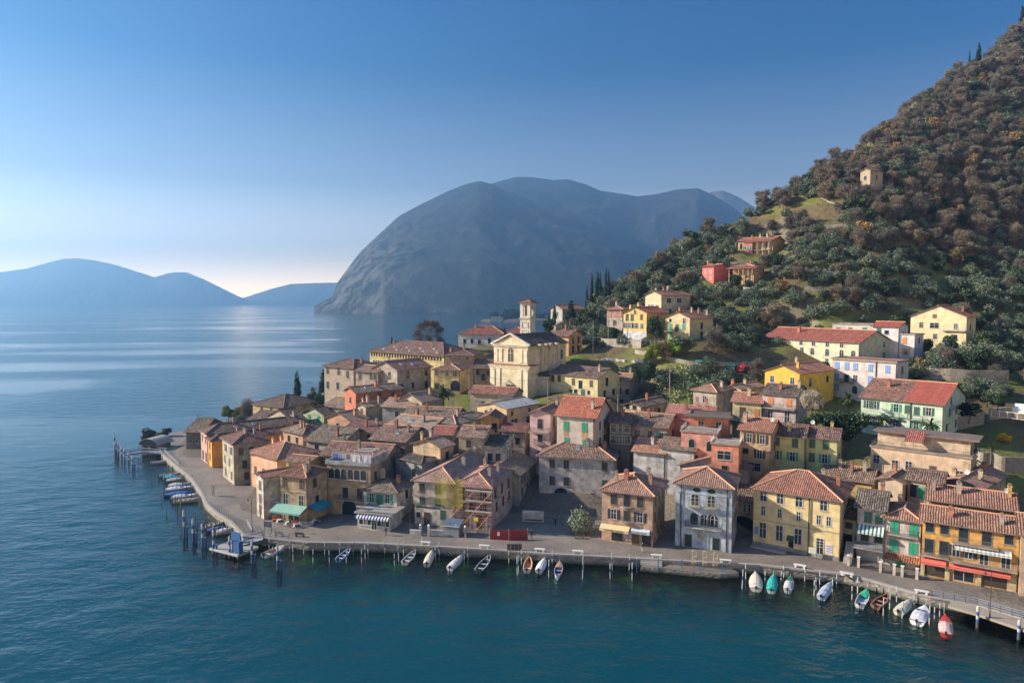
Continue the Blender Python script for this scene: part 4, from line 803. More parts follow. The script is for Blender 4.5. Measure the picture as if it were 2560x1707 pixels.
# ---------------------------------------------------------------- the houses themselves
B_ = {}
AUTO = {}     # window layouts: fractions, heights
WIN = dict(
 barn='F .3 .7 @2.6 D',
 pink='F .25 .7 @6.4 B;F .3 .75 @1.6 x;R .1 @6 B',
 orange='F .5 @5.6 K;F .5 @2.6 K',
 cream='F .3 .75 @7.9 k;F .2 .6 @4.9 m;F .25 .75 @1.9 B;R .2 .5 .8 @8 B;R .35 @1.9 B;R .3 .7 @4.8 K',
 salmon='F .2 .5 .78 @4.7 B;R .2 .5 .8 @4.6 B;F .3 .7 @1.6 B',
 narrow='F .5 @6.7 B;F .5 @4 B;F .5 @1.7 B',
 resto='F .17 .83 @7.8 B;F .2 .8 @4.2 T;R .5 @4 d;F .5 @1.4 y;R .4 @7.6 K',
 yelsmall='F .2 @4.6 s', loggia='F .1 .24 .39 .54 .69 .84 @8.5 e;F .42 .75 @4.6 D;F .5 @1.6 A;R .5 @8 d;R .5 @5 d',
 cafe='F .24 .72 @4.6 g;F .48 @4.2 X;R .6 @4.5 d',
 long='F .2 .6 @7.4 q;F .2 .6 @4.9 m;F .1 @2 s;F .32 @1.3 x;F .72 @2.4 m;R .2 .5 @6 d',
 scaff='F .2 .8 @7 D;F .25 .5 .8 @4.4 D;F .3 .7 @1.6 x;R .2 .5 .8 @6.6 K;R .25 .55 .85 @3.8 K',
 scaff2='R .2 .35 .7 @6 m;R .2 .5 .8 @3.2 d;F .5 @5 d',
 white='F .18 .37 .88 @9.2 q;F .18 .37 @5.5 q;F .30 @2.4 A;F .72 @2.6 l;F .88 @5.4 m',
 tabac='F .24 .76 @8 q;F .5 @8 D;F .24 .76 @5.2 Q;F .5 @5.2 q;R .2 .5 .8 @7.8 m;R .2 .5 .8 @5 m;R .4 .7 @2 d',
 tower='R .3 .7 @9.4 W;R .3 .7 @6.4 W', blue='F .35 .64 @8.8 c;F .34 .64 @5.3 e;F .52 .7 @5.3 c;F .24 .74 @1.2 D;F .38 .64 @10.6 r;R .2 .5 .8 @8.8 d;R .3 .55 .8 @5 k',
 blueback='F .2 .5 @7 d;R .3 .6 @6 d', arch='F .45 @4.7 v;F .65 @4.7 v',
 hall='F .12 .32 .54 .82 @9.2 w;F .12 .32 .54 .77 .88 @6.6 v;F .12 .32 .54 @3.0 T;F .79 @2 T;R .3 .7 @8.6 w;R .3 .7 @5 w',
 hallback='F .2 .6 @7 d', annex='F .5 @4.6 z', awn='F .4 @7.3 m;F .8 @7.3 m;F .3 .8 @4.2 D',
 pinkw='F .28 .82 @8 G;F .28 .82 @4.9 G;F .5 @1.8 G;R .4 @6 d', bigor='F .08 .24 @8.1 d;F .44 .68 @7.6 D;F .9 @8.1 d;F .08 .24 @5 D;F .37 .50 @4.9 k;F .66 .88 @4.8 T;F .14 @1.5 j;F .78 @1.5 j;F .46 @1.5 y',
 bigor2='F .25 .5 .75 @8.6 z', g1='F .2 @5.2 O;F .5 @5.2 B;F .75 @5.2 B;R .5 @4.5 d;F .4 @2.6 d', g2='F .3 .6 @5.4 d;F .3 .6 @2.6 d',
 g3='F .3 .75 @5 G', g4='F .3 .7 @4.5 d;R .5 @4.5 d', g5='F .45 @4.8 z;R .5 @4.6 s', g6='F .2 .5 .8 @5 d', g7='F .3 .7 @4.4 d',
 lterr='F .3 .5 @8.4 X;R .5 @7.5 d', keep='F .12 .50 @9 D;F .12 .46 @4.2 D;F .8 @8.2 D;F .84 @3.8 d;R .4 @8 d', keepx='F .2 @5.2 D;F .7 .88 @5.6 D;F .75 @2.4 d',
 ggab='F .28 @7.2 s;F .68 @5.9 d;R .3 @5.9 D;R .85 @6 D;R .12 @2 D;R .45 @2.4 d;R .85 @2.2 D;F .15 .8 @2.8 d',
 gyel='F .12 @5.8 w;F .52 @5.8 w;F .82 @5.9 c;F .12 @1.9 d;F .84 @2.1 A', palx='F .2 .75 @6.4 w;F .3 .7 @2.4 D;F .2 .5 .8 @10.5 s',
 hdark='F .5 @2.6 D;F .2 .8 @4 d', shed='F .3 .6 @2.2 s', hred='R .2 .5 .8 @4 d;F .5 @3 d', h45='F .5 @3.4 B', h43='R .4 @3 d', h42='F .2 .4 .6 .8 @4.4 d', h40='F .2 .5 .8 @4.4 d', h40b='F .3 .7 @5 d', h46='F .5 @3 d',
 h36='F .3 .7 @7 w;R .12 @7 z;R .4 @6.4 d;R .2 .6 @3.5 D;F .4 @3.6 d', h36b='F .3 @7 s;F .75 @6.8 D;F .5 @3.5 d', h37='F .4 @6.8 d;F .3 .7 @3.4 d;R .5 @6 d', h37b='F .25 .6 @3.6 d',
 h38='R .5 @7.4 d;R .5 @3.4 D;F .5 @5 d', h39='R .3 @3 D;F .7 @5 d', h41='F .5 @4 d',
 grey='F .3 @7.4 s;R .15 @7.6 s;R .7 @7.6 s;R .22 .70 @5.2 W;R .45 @2.5 d', redlow='F .3 .7 @3.6 d',
 porange='F .5 @9.6 D;F .5 @6.2 d;F .5 @2.4 d;R .2 @10 D;R .6 @10 d;R .5 @6 d', green4='F .25 .73 @9.6 G;F .27 .75 @5.9 G;F .27 .75 @2.6 G;R .3 .6 @9.6 m;R .3 .6 @6 m',
 mid1='F .3 .7 @8.6 W;F .3 .75 @6 W;F .4 @2.6 D', mid2='F .2 @7 d;F .55 @7 B;F .85 @6.9 g;F .2 .6 @3.4 D;R .5 @7 d', peach='F .25 .65 @6.2 z;F .25 .65 @3.4 w;R .3 .7 @4.4 d',
 pinkr='F .5 @4 d', coral='F .3 .75 @9.8 T;F .3 .7 @5 d', coral2='F .3 @5.6 a;F .8 @5.4 a;F .4 @2.4 d;R .5 @5.2 d', coral3='F .47 @4.9 W;F .5 @2 d',
 wall1='R .4 @4.8 w', tan='F .32 .74 @7.7 k;F .2 @4.9 z;F .66 @4.6 k;F .5 @1.8 W;R .4 @6 d', yel1='F .15 .72 @7.1 m;F .15 .65 @4.2 g', yel2='F .2 .64 @7.1 m;F .2 @4.2 m;F .62 @4.2 g;R .5 @4 d',
 yback='F .5 @5 d;F .2 @5 w', bhip='F .5 @5.8 w;R .5 @5.6 v;F .5 @2.8 d', bback='F .3 @5.4 d;R .5 @4.6 d', yterr='F .35 @5.4 x;F .85 @5.6 O;F .5 @2.4 d', pinkb='F .25 .8 @9.8 O;F .25 .75 @6.2 T;F .3 .7 @2.4 d;R .5 @9 d;R .4 @5 d',
 bright='F .22 .8 @5.9 w;R .3 @5.4 D;R .8 @5.6 d;F .3 .7 @2.8 d', hotel='F .08 .24 .38 .62 .88 @8.4 b;F .08 .62 .88 @5.2 b;F .38 @5.2 w;F .24 @4.9 D;F .08 @2.4 b;F .38 @2.0 e;F .62 @2.2 d;R .5 @8 m',
 glong='F .08 .20 @7.1 w;F .43 .56 .70 .84 @7.2 w;F .11 .25 @4.5 d;F .44 .55 .70 .84 .95 @4.6 c;F .1 .3 .7 .9 @1.8 w;R .78 @7 w;R .78 @3.8 w', green='F .1 .17 @6.4 n;F .45 @6.2 g;F .59 @6.2 m;F .70 @6.0 m;F .84 @6.1 n;F .12 .22 .45 @2.4 n;F .7 .88 @2.4 g;R .35 @8.2 l;R .3 .6 @5.6 m;R .2 .6 @2.4 d',
 flat='F .06 @6.6 w;F .26 @6.0 w;F .40 @6.1 w;F .64 @5.8 B;F .9 @5.6 w;F .3 .6 .8 @2.8 d', f2='F .2 @7.4 D;F .4 @7.2 G;F .15 @4 D', f3='R .3 @5 d;F .5 @5 d',
 farvilla='F .2 @6.4 w;F .44 @6.3 W;F .44 @9.3 z;F .82 @6.2 w;F .46 @2.8 w;F .82 @2.7 w;R .4 @6 d', wlow='F .25 @7.8 X;F .55 @7.8 z;F .6 @5 d;R .5 @7 d', wlow2='F .15 @4.8 D;F .45 @4.8 D;F .8 @5.2 G', wlow3='F .4 @5.6 O;F .5 @2.2 o;R .5 @5.6 B',
 vil1='F .16 .38 @7.6 D;F .78 @7.8 B;F .10 .32 .5 @4.9 W;F .8 @4.8 w;F .14 .34 .54 @1.6 T;F .8 @1.6 w;F .5 @9.4 l;R .5 @7.4 d;R .3 @4.6 d',
 vil2='F .22 @6.4 s;F .78 @6.3 w;F .24 @4.2 G;F .50 @4.0 X;F .76 @4.3 G;F .24 @1.6 G;R .5 @4.6 D;R .5 @1.6 D', vil3='F .24 .46 @4.6 w;F .74 @4.4 B;R .25 .6 @7 W;R .3 .7 @3 d', vil4='F .2 .55 .85 @5.2 p;F .5 @2.2 d',
 red='F .3 .75 @3.8 p;F .3 .75 @1.4 p', veranda='F .3 .7 @2 d', logv='F .1 .6 .8 .93 @5 D;F .1 .6 .8 @2 D', lake='F .5 @3.8 W;R .6 @3.6 G', lvilla='F .14 .30 @3.9 d;F .46 @3.4 D;F .68 @4.2 e;F .86 @4 e',
 lvilla2='F .4 .7 @4 d', lorange='R .3 .7 @5.4 D;R .3 .7 @2.4 D;F .5 @4 d', rect='F .06 .2 @5 K;F .5 @4.5 B;F .65 @3.9 D;F .87 @4.5 B;F .45 .55 @1.8 z;F .7 @1.4 X;F .82 @1.9 s;R .4 @4.8 D;R .3 .7 @1.6 d', rectb='F .1 .5 .9 @5.6 d;F .2 .6 @2.4 d', peak='F .5 @3.6 d;R .5 @4 d')
RB = (.42, .15, .08)
CHIM = dict(pink=[(.55, .3)], orange=[(.3, .4), (.6, .7)], cream=[(.7, .45), (.5, .8)], salmon=[(.35, .55), (.2, .45)], resto=[(.75, .45), (.85, .2)], cafe=[(.8, .5)], long=[(.75, .4), (.65, .75)], scaff=[(.75, .35), (.8, .65), (.4, .7)], white=[(.62, .3), (.85, .35)],
  tabac=[(.18, .35), (.4, .3), (.85, .4), (.7, .8)], tower=[(.5, .3)], blueback=[(.7, .2), (.8, .35), (.2, .4), (.9, .75)], hall=[(.9, .6), (.7, .8)], hallback=[(.15, .3), (.45, .25), (.8, .6), (.6, .2)], awn=[(.8, .6)], pinkw=[(.3, .7)], bigor=[(.3, .22), (.83, .2)], bigor2=[(.05, .3), (.36, .3), (.95, .4)],
  g1=[(.85, .4)], g4=[(.55, .3), (.7, .3)], g5=[(.8, .5)], g6=[(.55, .2), (.8, .3)], g7=[(.7, .2)], g9=[(.5, .5)], keep=[(.8, .5)], ggab=[(.35, .2)], palace=[(.1, .5), (.96, .3)], palx=[(.5, .4)], h45=[(.5, .3), (.7, .8), (.2, .2)], h46=[(.3, .3), (.8, .5)], h42=[(.4, .3), (.8, .6)], h40=[(.7, .3), (.3, .6)], h40b=[(.85, .3), (.4, .4)], lterr=[(.5, .3), (.15, .6)],
  h36=[(.6, .3)], h37=[(.5, .3)], h38=[(.2, .3), (.3, .8)], h43=[(.7, .7)], porange=[(.7, .8)], green4=[(.85, .2), (.8, .8)], mid1=[(.6, .3)], mid2=[(.4, .3)], peach=[(.6, .5)], pinkr=[(.4, .2), (.6, .5), (.8, .5)], tan=[(.08, .3)], yel1=[(.5, .2)], yel2=[(.7, .8)], yback=[(.3, .4), (.55, .3), (.8, .4)], bhip=[(.8, .6)], bback=[(.3, .2), (.7, .4)],
  yterr=[(.5, .35)], pinkb=[(.45, .25), (.95, .4)], bright=[(.75, .2), (.4, .5)], green=[(.25, .3)], glong=[(.3, .3)], f3=[(.2, .2), (.8, .3), (.6, .7)], f1=[(.4, .6)], farvilla=[(.8, .8)], vil1=[(.2, .1), (.35, .3)], vil2=[(.4, .2), (.6, .5), (.7, .7), (.85, .9)], vil3=[(.3, .2), (.4, .4), (.5, .5)], vil4=[(.4, .4)], red=[(.1, .3)], veranda=[(.6, .5)], logv=[(.3, .3), (.5, .4), (.7, .4)],
  lorange=[(.1, .4), (.6, .4)], rect=[(.9, .3)], hred=[(.7, .5)], rectb=[(.8, .6)], lvilla=[(.3, .4)], shed=[])
SKYL = dict(white=[(.50, .24)], palace=[(.15 + .09 * i, .12 + .12 * (i % 2)) for i in range(9)], h40b=[(.6, .25)], pink=[(.8, .3), (.75, .5)], ggab=[(.75, .3), (.8, .6)], hred=[(.7, .3)], h40=[(.4, .3)], g1=[(.8, .4)])
ANT = dict(cafe=(.7, .4, 2.6), loggia=None, hallback=(.7, .3, 2.4), g4=(.6, .2, 1.6), g7=(.3, .3, 2.6), g6=(.3, .2, 2.4), white=(.95, .6, 2), mid1=(.2, .3, 3), h42=(.5, .3, 2), blueback=(.4, .5, 2.4), f3=(.3, .4, 2.4), vil1=None, pinkr=(.2, .4, 1.5), lvilla=(.6, .3, 2), green=(.35, .3, 1.4))
DISH = dict(h36b=(.5, .2), tan=(.95, .3), bigor2=(.92, .4), yel2=(.1, .5), f3=(.55, .15))
for k in HOUSES:
    b = B_[k] = make_house(k)
    add_windows(b, WIN.get(k, ''))
    for i, c in enumerate(CHIM.get(k, [])): chimney(b, c[0], c[1], 1.1 + .5 * rng.random(), .5 + .25 * rng.random(), (b['wall'], (.44, .36, .28), RB)[rng.randrange(3)])
    if b['roof'] != 'flat':
        for c in SKYL.get(k, []): skylight(b, *c)
        if ANT.get(k): antenna(b, *ANT[k])
        if DISH.get(k): antenna(b, *DISH[k], dish=True)
# ---------------------------------------------------------------- promenade, quay wall
from mathutils.geometry import tessellate_polygon
def pave_mat():
    m, nt, b = newmat('paving'); t = NT(nt); co = t.n('NewGeometry').outputs['Position']
    vo = t.n('TexVoronoi', i_Vector=co, i_Scale=3.2); a = t.noise(co, .14, 5, .6); f = t.noise(co, 3, 4)
    c = t.mix(t.ramp(a, [(.35, 0), (.65, 1)]), (.215, .175, .14), (.135, .113, .093))
    c = t.mix(1.0, c, t.ramp(vo.outputs['Color'], [(0, .8), (1, 1.18)]), 'MULTIPLY'); c = t.mix(t.ramp(f, [(.6, 0), (.8, .4)]), c, (.09, .08, .07))
    t.link(c, b.inputs['Base Color']); b.inputs['Roughness'].default_value = .8
    bp = t.n('Bump', i_Strength=.3, i_Distance=.05, i_Height=vo.outputs[0]); t.link(bp.outputs[0], b.inputs['Normal']); return m
M['paving'] = pave_mat()
def qw_mat():
    m, nt, b = newmat('quay_stone'); t = NT(nt); co = t.n('NewGeometry').outputs['Position']; z = t.n('SeparateXYZ', i_0=co).outputs[2]
    vo = t.n('TexVoronoi', i_Vector=t.mapping(co, (1, 1, 1.8)), i_Scale=1.8)
    c = t.mix(1.0, (.27, .24, .20), t.ramp(vo.outputs['Color'], [(0, .55), (1, 1.25)]), 'MULTIPLY')
    c = t.mix(t.ramp(z, [(.05, 1), (.6, 0)]), c, (.035, .05, .025)); c = t.mix(t.ramp(t.noise(co, .8, 4), [(.5, 0), (.7, .6)]), c, (.08, .075, .06))
    t.link(c, b.inputs['Base Color']); b.inputs['Roughness'].default_value = .85
    bp = t.n('Bump', i_Strength=.6, i_Distance=.15, i_Height=vo.outputs[0]); t.link(bp.outputs[0], b.inputs['Normal']); return m
M['quay'] = qw_mat()
outer = [Vector((x, y, 0)) for x, y in shore[:NQ]] + [Vector((-108.5, 207, 0)), Vector((-115, 213, 0)), Vector((-117, 222, 0))]
inner = [Vector(p) for p in ((-109, 240, 0), (-92, 225, 0), (-66, 185, 0), (-42, 160, 0), (-18, 152, 0), (4, 152, 0), (22, 146, 0), (42, 138, 0), (62, 126, 0), (76, 112, 0), (100, 92, 0), (118, 82, 0))]
poly = outer + inner
mb = MB()
for tri in tessellate_polygon([poly]):
    pts = [(poly[i].x, poly[i].y, 1.6) for i in tri]
    a, b_, c_ = [Vector(p) for p in pts]
    if (b_ - a).cross(c_ - a).z < 0: pts = pts[::-1]
    mb.poly(pts)
tag(mb.build('promenade', M['paving']), kind='structure')
mb = MB(); nrm = []
def miter(L, w):
    r = []
    for i in range(len(L)):
        a = L[max(i - 1, 0)]; b_ = L[min(i + 1, len(L) - 1)]; d = (b_ - a).normalized(); n = Vector((d.y, -d.x, 0)); r.append(L[i] - n * w)
    return r
out2 = miter(outer, .28)     # towards the water
# make sure the offset goes outwards
if inside_dist([out2[12].x], [out2[12].y], shore_np)[0] > 0: out2 = miter(outer, -.28); sg = -1
else: sg = 1
for i in range(len(outer) - 1):
    a, b_, c_, d_ = outer[i], outer[i + 1], out2[i + 1], out2[i]
    mb.poly([(d_.x, d_.y, -3), (c_.x, c_.y, -3), (c_.x, c_.y, 1.45), (d_.x, d_.y, 1.45)])
    e0, e1 = miter(outer, sg * .42)[i], miter(outer, sg * .42)[i + 1]; f0, f1 = miter(outer, -sg * .15)[i], miter(outer, -sg * .15)[i + 1]
    mb.poly([(f0.x, f0.y, 1.68), (f1.x, f1.y, 1.68), (e1.x, e1.y, 1.68), (e0.x, e0.y, 1.68)], 1); mb.poly([(e0.x, e0.y, 1.40), (e1.x, e1.y, 1.40), (e1.x, e1.y, 1.68), (e0.x, e0.y, 1.68)], 1)
    mb.poly([(f1.x, f1.y, 1.68), (f0.x, f0.y, 1.68), (f0.x, f0.y, 1.55), (f1.x, f1.y, 1.55)], 1); mb.poly([(e0.x, e0.y, 1.40), (d_.x, d_.y, 1.40), (c_.x, c_.y, 1.40), (e1.x, e1.y, 1.40)], 1)
tag(mb.build('quay_wall', [M['quay'], M['concrete']]), kind='structure')
def shore_at(x):
    """y of the quay edge at a given x, front side only"""
    for a, b_ in zip(outer[:19], outer[1:20]):
        if min(a.x, b_.x) <= x <= max(a.x, b_.x): return a.y + (b_.y - a.y) * (x - a.x) / (b_.x - a.x)
    return 129
# foreshore ledge of rubble at the foot of the wall
# ---------------------------------------------------------------- vegetation
def leafmat(name, rough=.8, trans=.0):
    m, nt, b = newmat(name); t = NT(nt); oc = t.n('ObjectInfo').outputs['Color']; at = t.n('Attribute', attribute_name='tint').outputs['Fac']
    rnd = t.n('ObjectInfo').outputs['Random']
    c = t.mix(1.0, oc, t.ramp(at, [(0, (.6, .62, .58)), (.5, (.97, .97, .97)), (1, (1.55, 1.5, 1.35))]), 'MULTIPLY')
    c = t.mix(1.0, c, t.ramp(rnd, [(0, (.72, .78, .8)), (.5, (1, 1, 1)), (1, (1.28, 1.18, 1.0))]), 'MULTIPLY')
    t.link(c, b.inputs['Base Color']); b.inputs['Roughness'].default_value = rough; b.inputs['Specular IOR Level'].default_value = .15
    M[name] = m
leafmat('leaf'); simple('bark', (.13, .10, .08), .95, 0, .35, 4)
m, nt, b = newmat('wood_mass'); t = NT(nt)
at = t.n('Attribute', attribute_name='tint').outputs['Fac']; k_ = t.n('Attribute', attribute_name='kind').outputs['Fac']
c = t.mix(1.0, t.ramp(k_, [(0, (.11, .14, .097)), (.33, (.145, .125, .10)), (.62, (.048, .07, .042)), (1, (.21, .15, .08))]), t.ramp(at, [(0, (.6, .62, .58)), (.5, (.97, .97, .97)), (1, (1.55, 1.5, 1.35))]), 'MULTIPLY')
t.link(c, b.inputs['Base Color']); b.inputs['Roughness'].default_value = .85; b.inputs['Specular IOR Level'].default_value = .1; M['wood_mass'] = m
def unit(n, g): v = g.normal(size=(n, 3)); return v / np.linalg.norm(v, axis=1, keepdims=True)
def leaf_cloud(blobs, n, size, g, flat=.75, outw=.9, stretch=1.0, shell=.45):
    """returns verts (4n,3), tint (4n): n leaf sprays spread through the outer part of the blobs"""
    bl = np.array(blobs, float); wgt = (bl[:, 3] ** 2); idx = g.choice(len(bl), n, p=wgt / wgt.sum())
    d = unit(n, g); r = bl[idx, 3] * (shell + (1 - shell) * g.random(n) ** .6) * (1 + .12 * g.normal(size=n))
    pos = bl[idx, :3] + d * r[:, None] * np.array([1, 1, flat])
    nn = d * outw + unit(n, g); nn /= np.linalg.norm(nn, axis=1, keepdims=True)
    t1 = np.cross(nn, unit(n, g)); t1 /= np.linalg.norm(t1, axis=1, keepdims=True) + 1e-9; t2 = np.cross(nn, t1)
    s = size * (.55 + .9 * g.random(n))[:, None]; a, b_ = t1 * s * stretch, t2 * s / stretch
    V = np.stack([pos - a - b_ * .6, pos + a * .7 - b_, pos + a + b_ * .6, pos - a * .7 + b_], 1).reshape(-1, 3)
    blob_t = g.random(len(bl)); tint = np.clip(.5 + .5 * (blob_t[idx] - .5) + .38 * g.normal(size=n) * .6, 0, 1)
    return V, np.repeat(tint, 4)
def cloud_mesh(name, V, tint, mat, kind=None):
    n = len(V) // 4; me = bpy.data.meshes.new(name); me.vertices.add(len(V)); me.vertices.foreach_set('co', V.astype(np.float32).ravel())
    me.loops.add(4 * n); me.loops.foreach_set('vertex_index', np.arange(4 * n, dtype=np.int32)); me.polygons.add(n)
    me.polygons.foreach_set('loop_start', np.arange(0, 4 * n, 4, dtype=np.int32)); me.polygons.foreach_set('loop_total', np.full(n, 4, np.int32))
    a = me.attributes.new('tint', 'FLOAT', 'POINT'); a.data.foreach_set('value', tint.astype(np.float32))
    if kind is not None: a = me.attributes.new('kind', 'FLOAT', 'POINT'); a.data.foreach_set('value', kind.astype(np.float32))
    me.materials.append(mat); me.update(); return me
def blobs_for(kind, g):
    B = []
    if kind == 'olive':
        for i in range(13): a = g.random() * 6.28; r = g.random() ** .5 * 2.1; B.append((r * math.cos(a), r * math.sin(a), 1.5 + (1 - r / 2.6) * g.random() * 3.2, 1.1 + .7 * g.random()))
    elif kind == 'oak':
        for i in range(12): a = g.random() * 6.28; r = g.random() ** .5 * 2.1; B.append((r * math.cos(a), r * math.sin(a), 2.6 + g.random() * 3.6, 1.1 + .7 * g.random()))
    elif kind in ('bare', 'rust'):
        for i in range(11): a = g.random() * 6.28; r = g.random() ** .5 * 2.2; B.append((r * math.cos(a), r * math.sin(a), 2.6 + g.random() * 4.2, 1.0 + 1.3 * g.random() ** 2))
    elif kind == 'dome':
        for i in range(40): a = g.random() * 6.28; e = -.75 + g.random() * 2.2; B.append((2.9 * math.cos(a) * math.cos(e), 2.9 * math.sin(a) * math.cos(e), 3.6 + 2.9 * math.sin(e), .9))
    elif kind == 'cypress':
        for i in range(16): z = .8 + i * .72; rr = .95 * math.sin(math.pi * min(1, .22 + i / 20)) ** .7 * (1 - i / 18) ** .35 + .12; B.append((g.normal() * .12, g.normal() * .12, z, rr))
    elif kind == 'pine':
        for k in range(7):
            z = 3.0 + k * 1.15; rr = 2.9 * (1 - k / 8.5)
            for q in range(5): a = q * 1.257 + k * .6 + g.random() * .4; B.append((rr * .62 * math.cos(a), rr * .62 * math.sin(a), z - .2, rr * .42 + .2))
    elif kind == 'bush':
        for i in range(7): a = g.random() * 6.28; r = g.random() ** .5 * 1.1; B.append((r * math.cos(a), r * math.sin(a), .7 + g.random() * .9, .7 + .4 * g.random()))
    return B
def limbs(kind, g, twig=True):
    mb = MB(); tips = []
    def grow(p, d, L, r, lvl):
        q = p + d * L; mb.tube(p, q, r, r * .62, 5 if lvl < 2 else 3, 0, False)
        if lvl >= (3 if kind in ('bare', 'rust', 'dome') else 2): tips.append((q, d)); return
        for i in range(3 if lvl < 2 else 3):
            nd = (d + Vector((g.normal(), g.normal(), g.normal() * .4 + .25)) * .55).normalized(); grow(q, nd, L * (.62 + .18 * g.random()), r * .58, lvl + 1)
    H0 = {'olive': 1.5, 'oak': 2.0, 'bare': 2.2, 'rust': 2.2, 'pine': 3, 'cypress': 1.2, 'bush': .4, 'dome': 1.6}[kind]
    if kind in ('pine', 'cypress'): mb.tube((0, 0, -1), (0, 0, 9), .28, .06, 6); return mb, []
    if kind == 'bush':
        for i in range(4): mb.tube((0, 0, -.3), (g.normal() * .5, g.normal() * .5, 1.2), .05, .02, 4)
        return mb, []
    mb.tube((0, 0, -1.2), (0, 0, .1), .30, .24, 6, 0, False); grow(Vector((0, 0, 0)), Vector((g.normal() * .12, g.normal() * .12, 1)).normalized(), H0, .22, 0); return mb, tips
TREE_ME = {}
def tree_meshes(kind, var):
    key = (kind, var)
    if key in TREE_ME: return TREE_ME[key]
    g = np.random.default_rng(hash(kind) % 1000 * 0 + sum(map(ord, kind)) * 7 + var)
    B = blobs_for(kind, g); mb, tips = limbs(kind, g)
    n, s, st, sh, ow = {'dome': (4200, .10, 5.0, .2, .3), 'olive': (2600, .13, 1.35, .45, .7), 'oak': (2000, .21, 1.1, .55, 1.0), 'bare': (2600, .17, 4.6, .0, .15), 'rust': (1500, .20, 1.1, .35, .7), 'cypress': (1500, .17, 1.5, .75, 1.2), 'pine': (1500, .22, 1.8, .4, .6), 'bush': (700, .15, 1.2, .55, .9)}[kind]
    V, t = leaf_cloud(B, n, s, g, .8 if kind != 'cypress' else 1.0, ow, st, sh)
    if kind == 'bare':   # fine twigs: long slivers fanning upward
        pass
    TREE_ME[key] = (cloud_mesh('crown', V, t, M['leaf']), mb.mesh('trunk', [M['bark']])); return TREE_ME[key]
COLS = dict(olive=(.115, .145, .10), oak=(.045, .07, .04), bare=(.150, .130, .103), rust=(.22, .155, .08), cypress=(.018, .036, .022), pine=(.022, .045, .026), bush=(.08, .10, .035), dome=(.13, .10, .09))
TREES_PLACED = []
def tree(kind, x, y, s=1.0, label=None, group=None, name=None, col=None, z=None, var=None, cat='tree', sz=None):
    var = rng.randrange(5) if var is None else var
    cr, tr = tree_meshes(kind, var); z = ground(x, y) if z is None else z
    nm = name or dict(olive='olive_tree', oak='evergreen_tree', bare='bare_tree', rust='autumn_tree', cypress='cypress_tree', pine='conifer_tree', bush='shrub', dome='bare_tree')[kind]
    r = empty(nm, (x, y, z), rng.random() * 6.28); r.scale = (s, s, sz or s * (.85 + .3 * rng.random())); tag(r, label, cat, group)
    link('crown', cr, r, col or COLS[kind]); link('trunk' if kind != 'bush' else 'stem', tr, r)
    return r
def hit(c, x, y):
    """point where the view through a photo pixel meets the ground"""
    X, Y = px(c, x, y); d = ray(X, Y); d = d / d.y; lo = None
    Ds = np.arange(85, 620, 1.5); P = np.c_[d.x * Ds, Ds, CAMZ + d.z * Ds]; t_ = terrain(P[:, 0], P[:, 1]); u = np.nonzero(P[:, 2] <= t_)[0]
    if len(u) == 0: return None
    return Vector((P[u[0], 0], P[u[0], 1], t_[u[0]]))
# outline of each house as seen, so that trees do not stand in front of one
HB = []
for k, b in B_.items():
    o, u, v = b['org'], b['uu'], b['vv']; pts = []
    for a in (0, 1):
        for c_ in (0, 1):
            for z in (b['z0'] + .5, b['z0'] + b['h'] + 1.5): q = o + u * b['W'] * a + v * b['Dp'] * c_; pts.append(proj((q.x, q.y, z)))
    HB.append((min(p[0] for p in pts), max(p[0] for p in pts), min(p[1] for p in pts), max(p[1] for p in pts), (o + u * b['W'] / 2 + v * b['Dp'] / 2), b))
def clear(x, y, z, r, hgt, slack=.25):
    X0, Y0 = proj((x, y, z)); X1, Y1 = proj((x, y, z + hgt)); rr = FPX * r / y
    for a, c_, t_, d_, ctr, b in HB:
        l = Vector((x, y, 0)) - Vector((b['org'].x, b['org'].y, 0)); fx, fy = l.dot(b['uu']), l.dot(b['vv'])
        if -r * .8 < fx < b['W'] + r * .8 and -r * .8 < fy < b['Dp'] + r * .8: return False
        if y < ctr.y and X0 + rr > a and X0 - rr < c_:
            cov = min(Y0, d_) - max(Y1, t_)
            if cov > slack * (d_ - t_): return False
    return True
# --- scatter over the hillside
def zone(X, Y):
    """photo position of the tree foot -> weights for olive, bare, oak, rust"""
    line = 655 - (2560 - X) * .20
    if X < 1900: line = 523 - (1900 - X) * .35
    up = (line - Y) / 120.0
    if up > .25:
        band = abs(Y - (405 - (X - 2300) * .45)) < 26 and X > 2180
        if band: return (.75, .15, .1, 0)
        return (.12, .66, .17, .05) if X > 2050 else (.35, .40, .22, .03)
    if up > -.45: return (.42, .36, .18, .04)
    return (.80, .07, .12, .01)
CLEARINGS = [(1440, 1790, 868, 925), (1790, 1905, 880, 930), (1970, 2090, 505, 565), (2110, 2300, 905, 925), (1800, 1960, 545, 575), (2290, 2440, 700, 716), (2120, 2560, 955, 985), (2250, 2560, 1000, 1060), (1830, 2020, 600, 612), (1480, 1700, 925, 940), (2030, 2120, 560, 585)]
cand = []
cell = {}
g = np.random.default_rng(5)
XS = g.uniform(-60, 420, 42000); YS = g.uniform(165, 560, 42000); ZS = terrain(XS, YS)
KN = ('olive', 'bare', 'oak', 'rust')
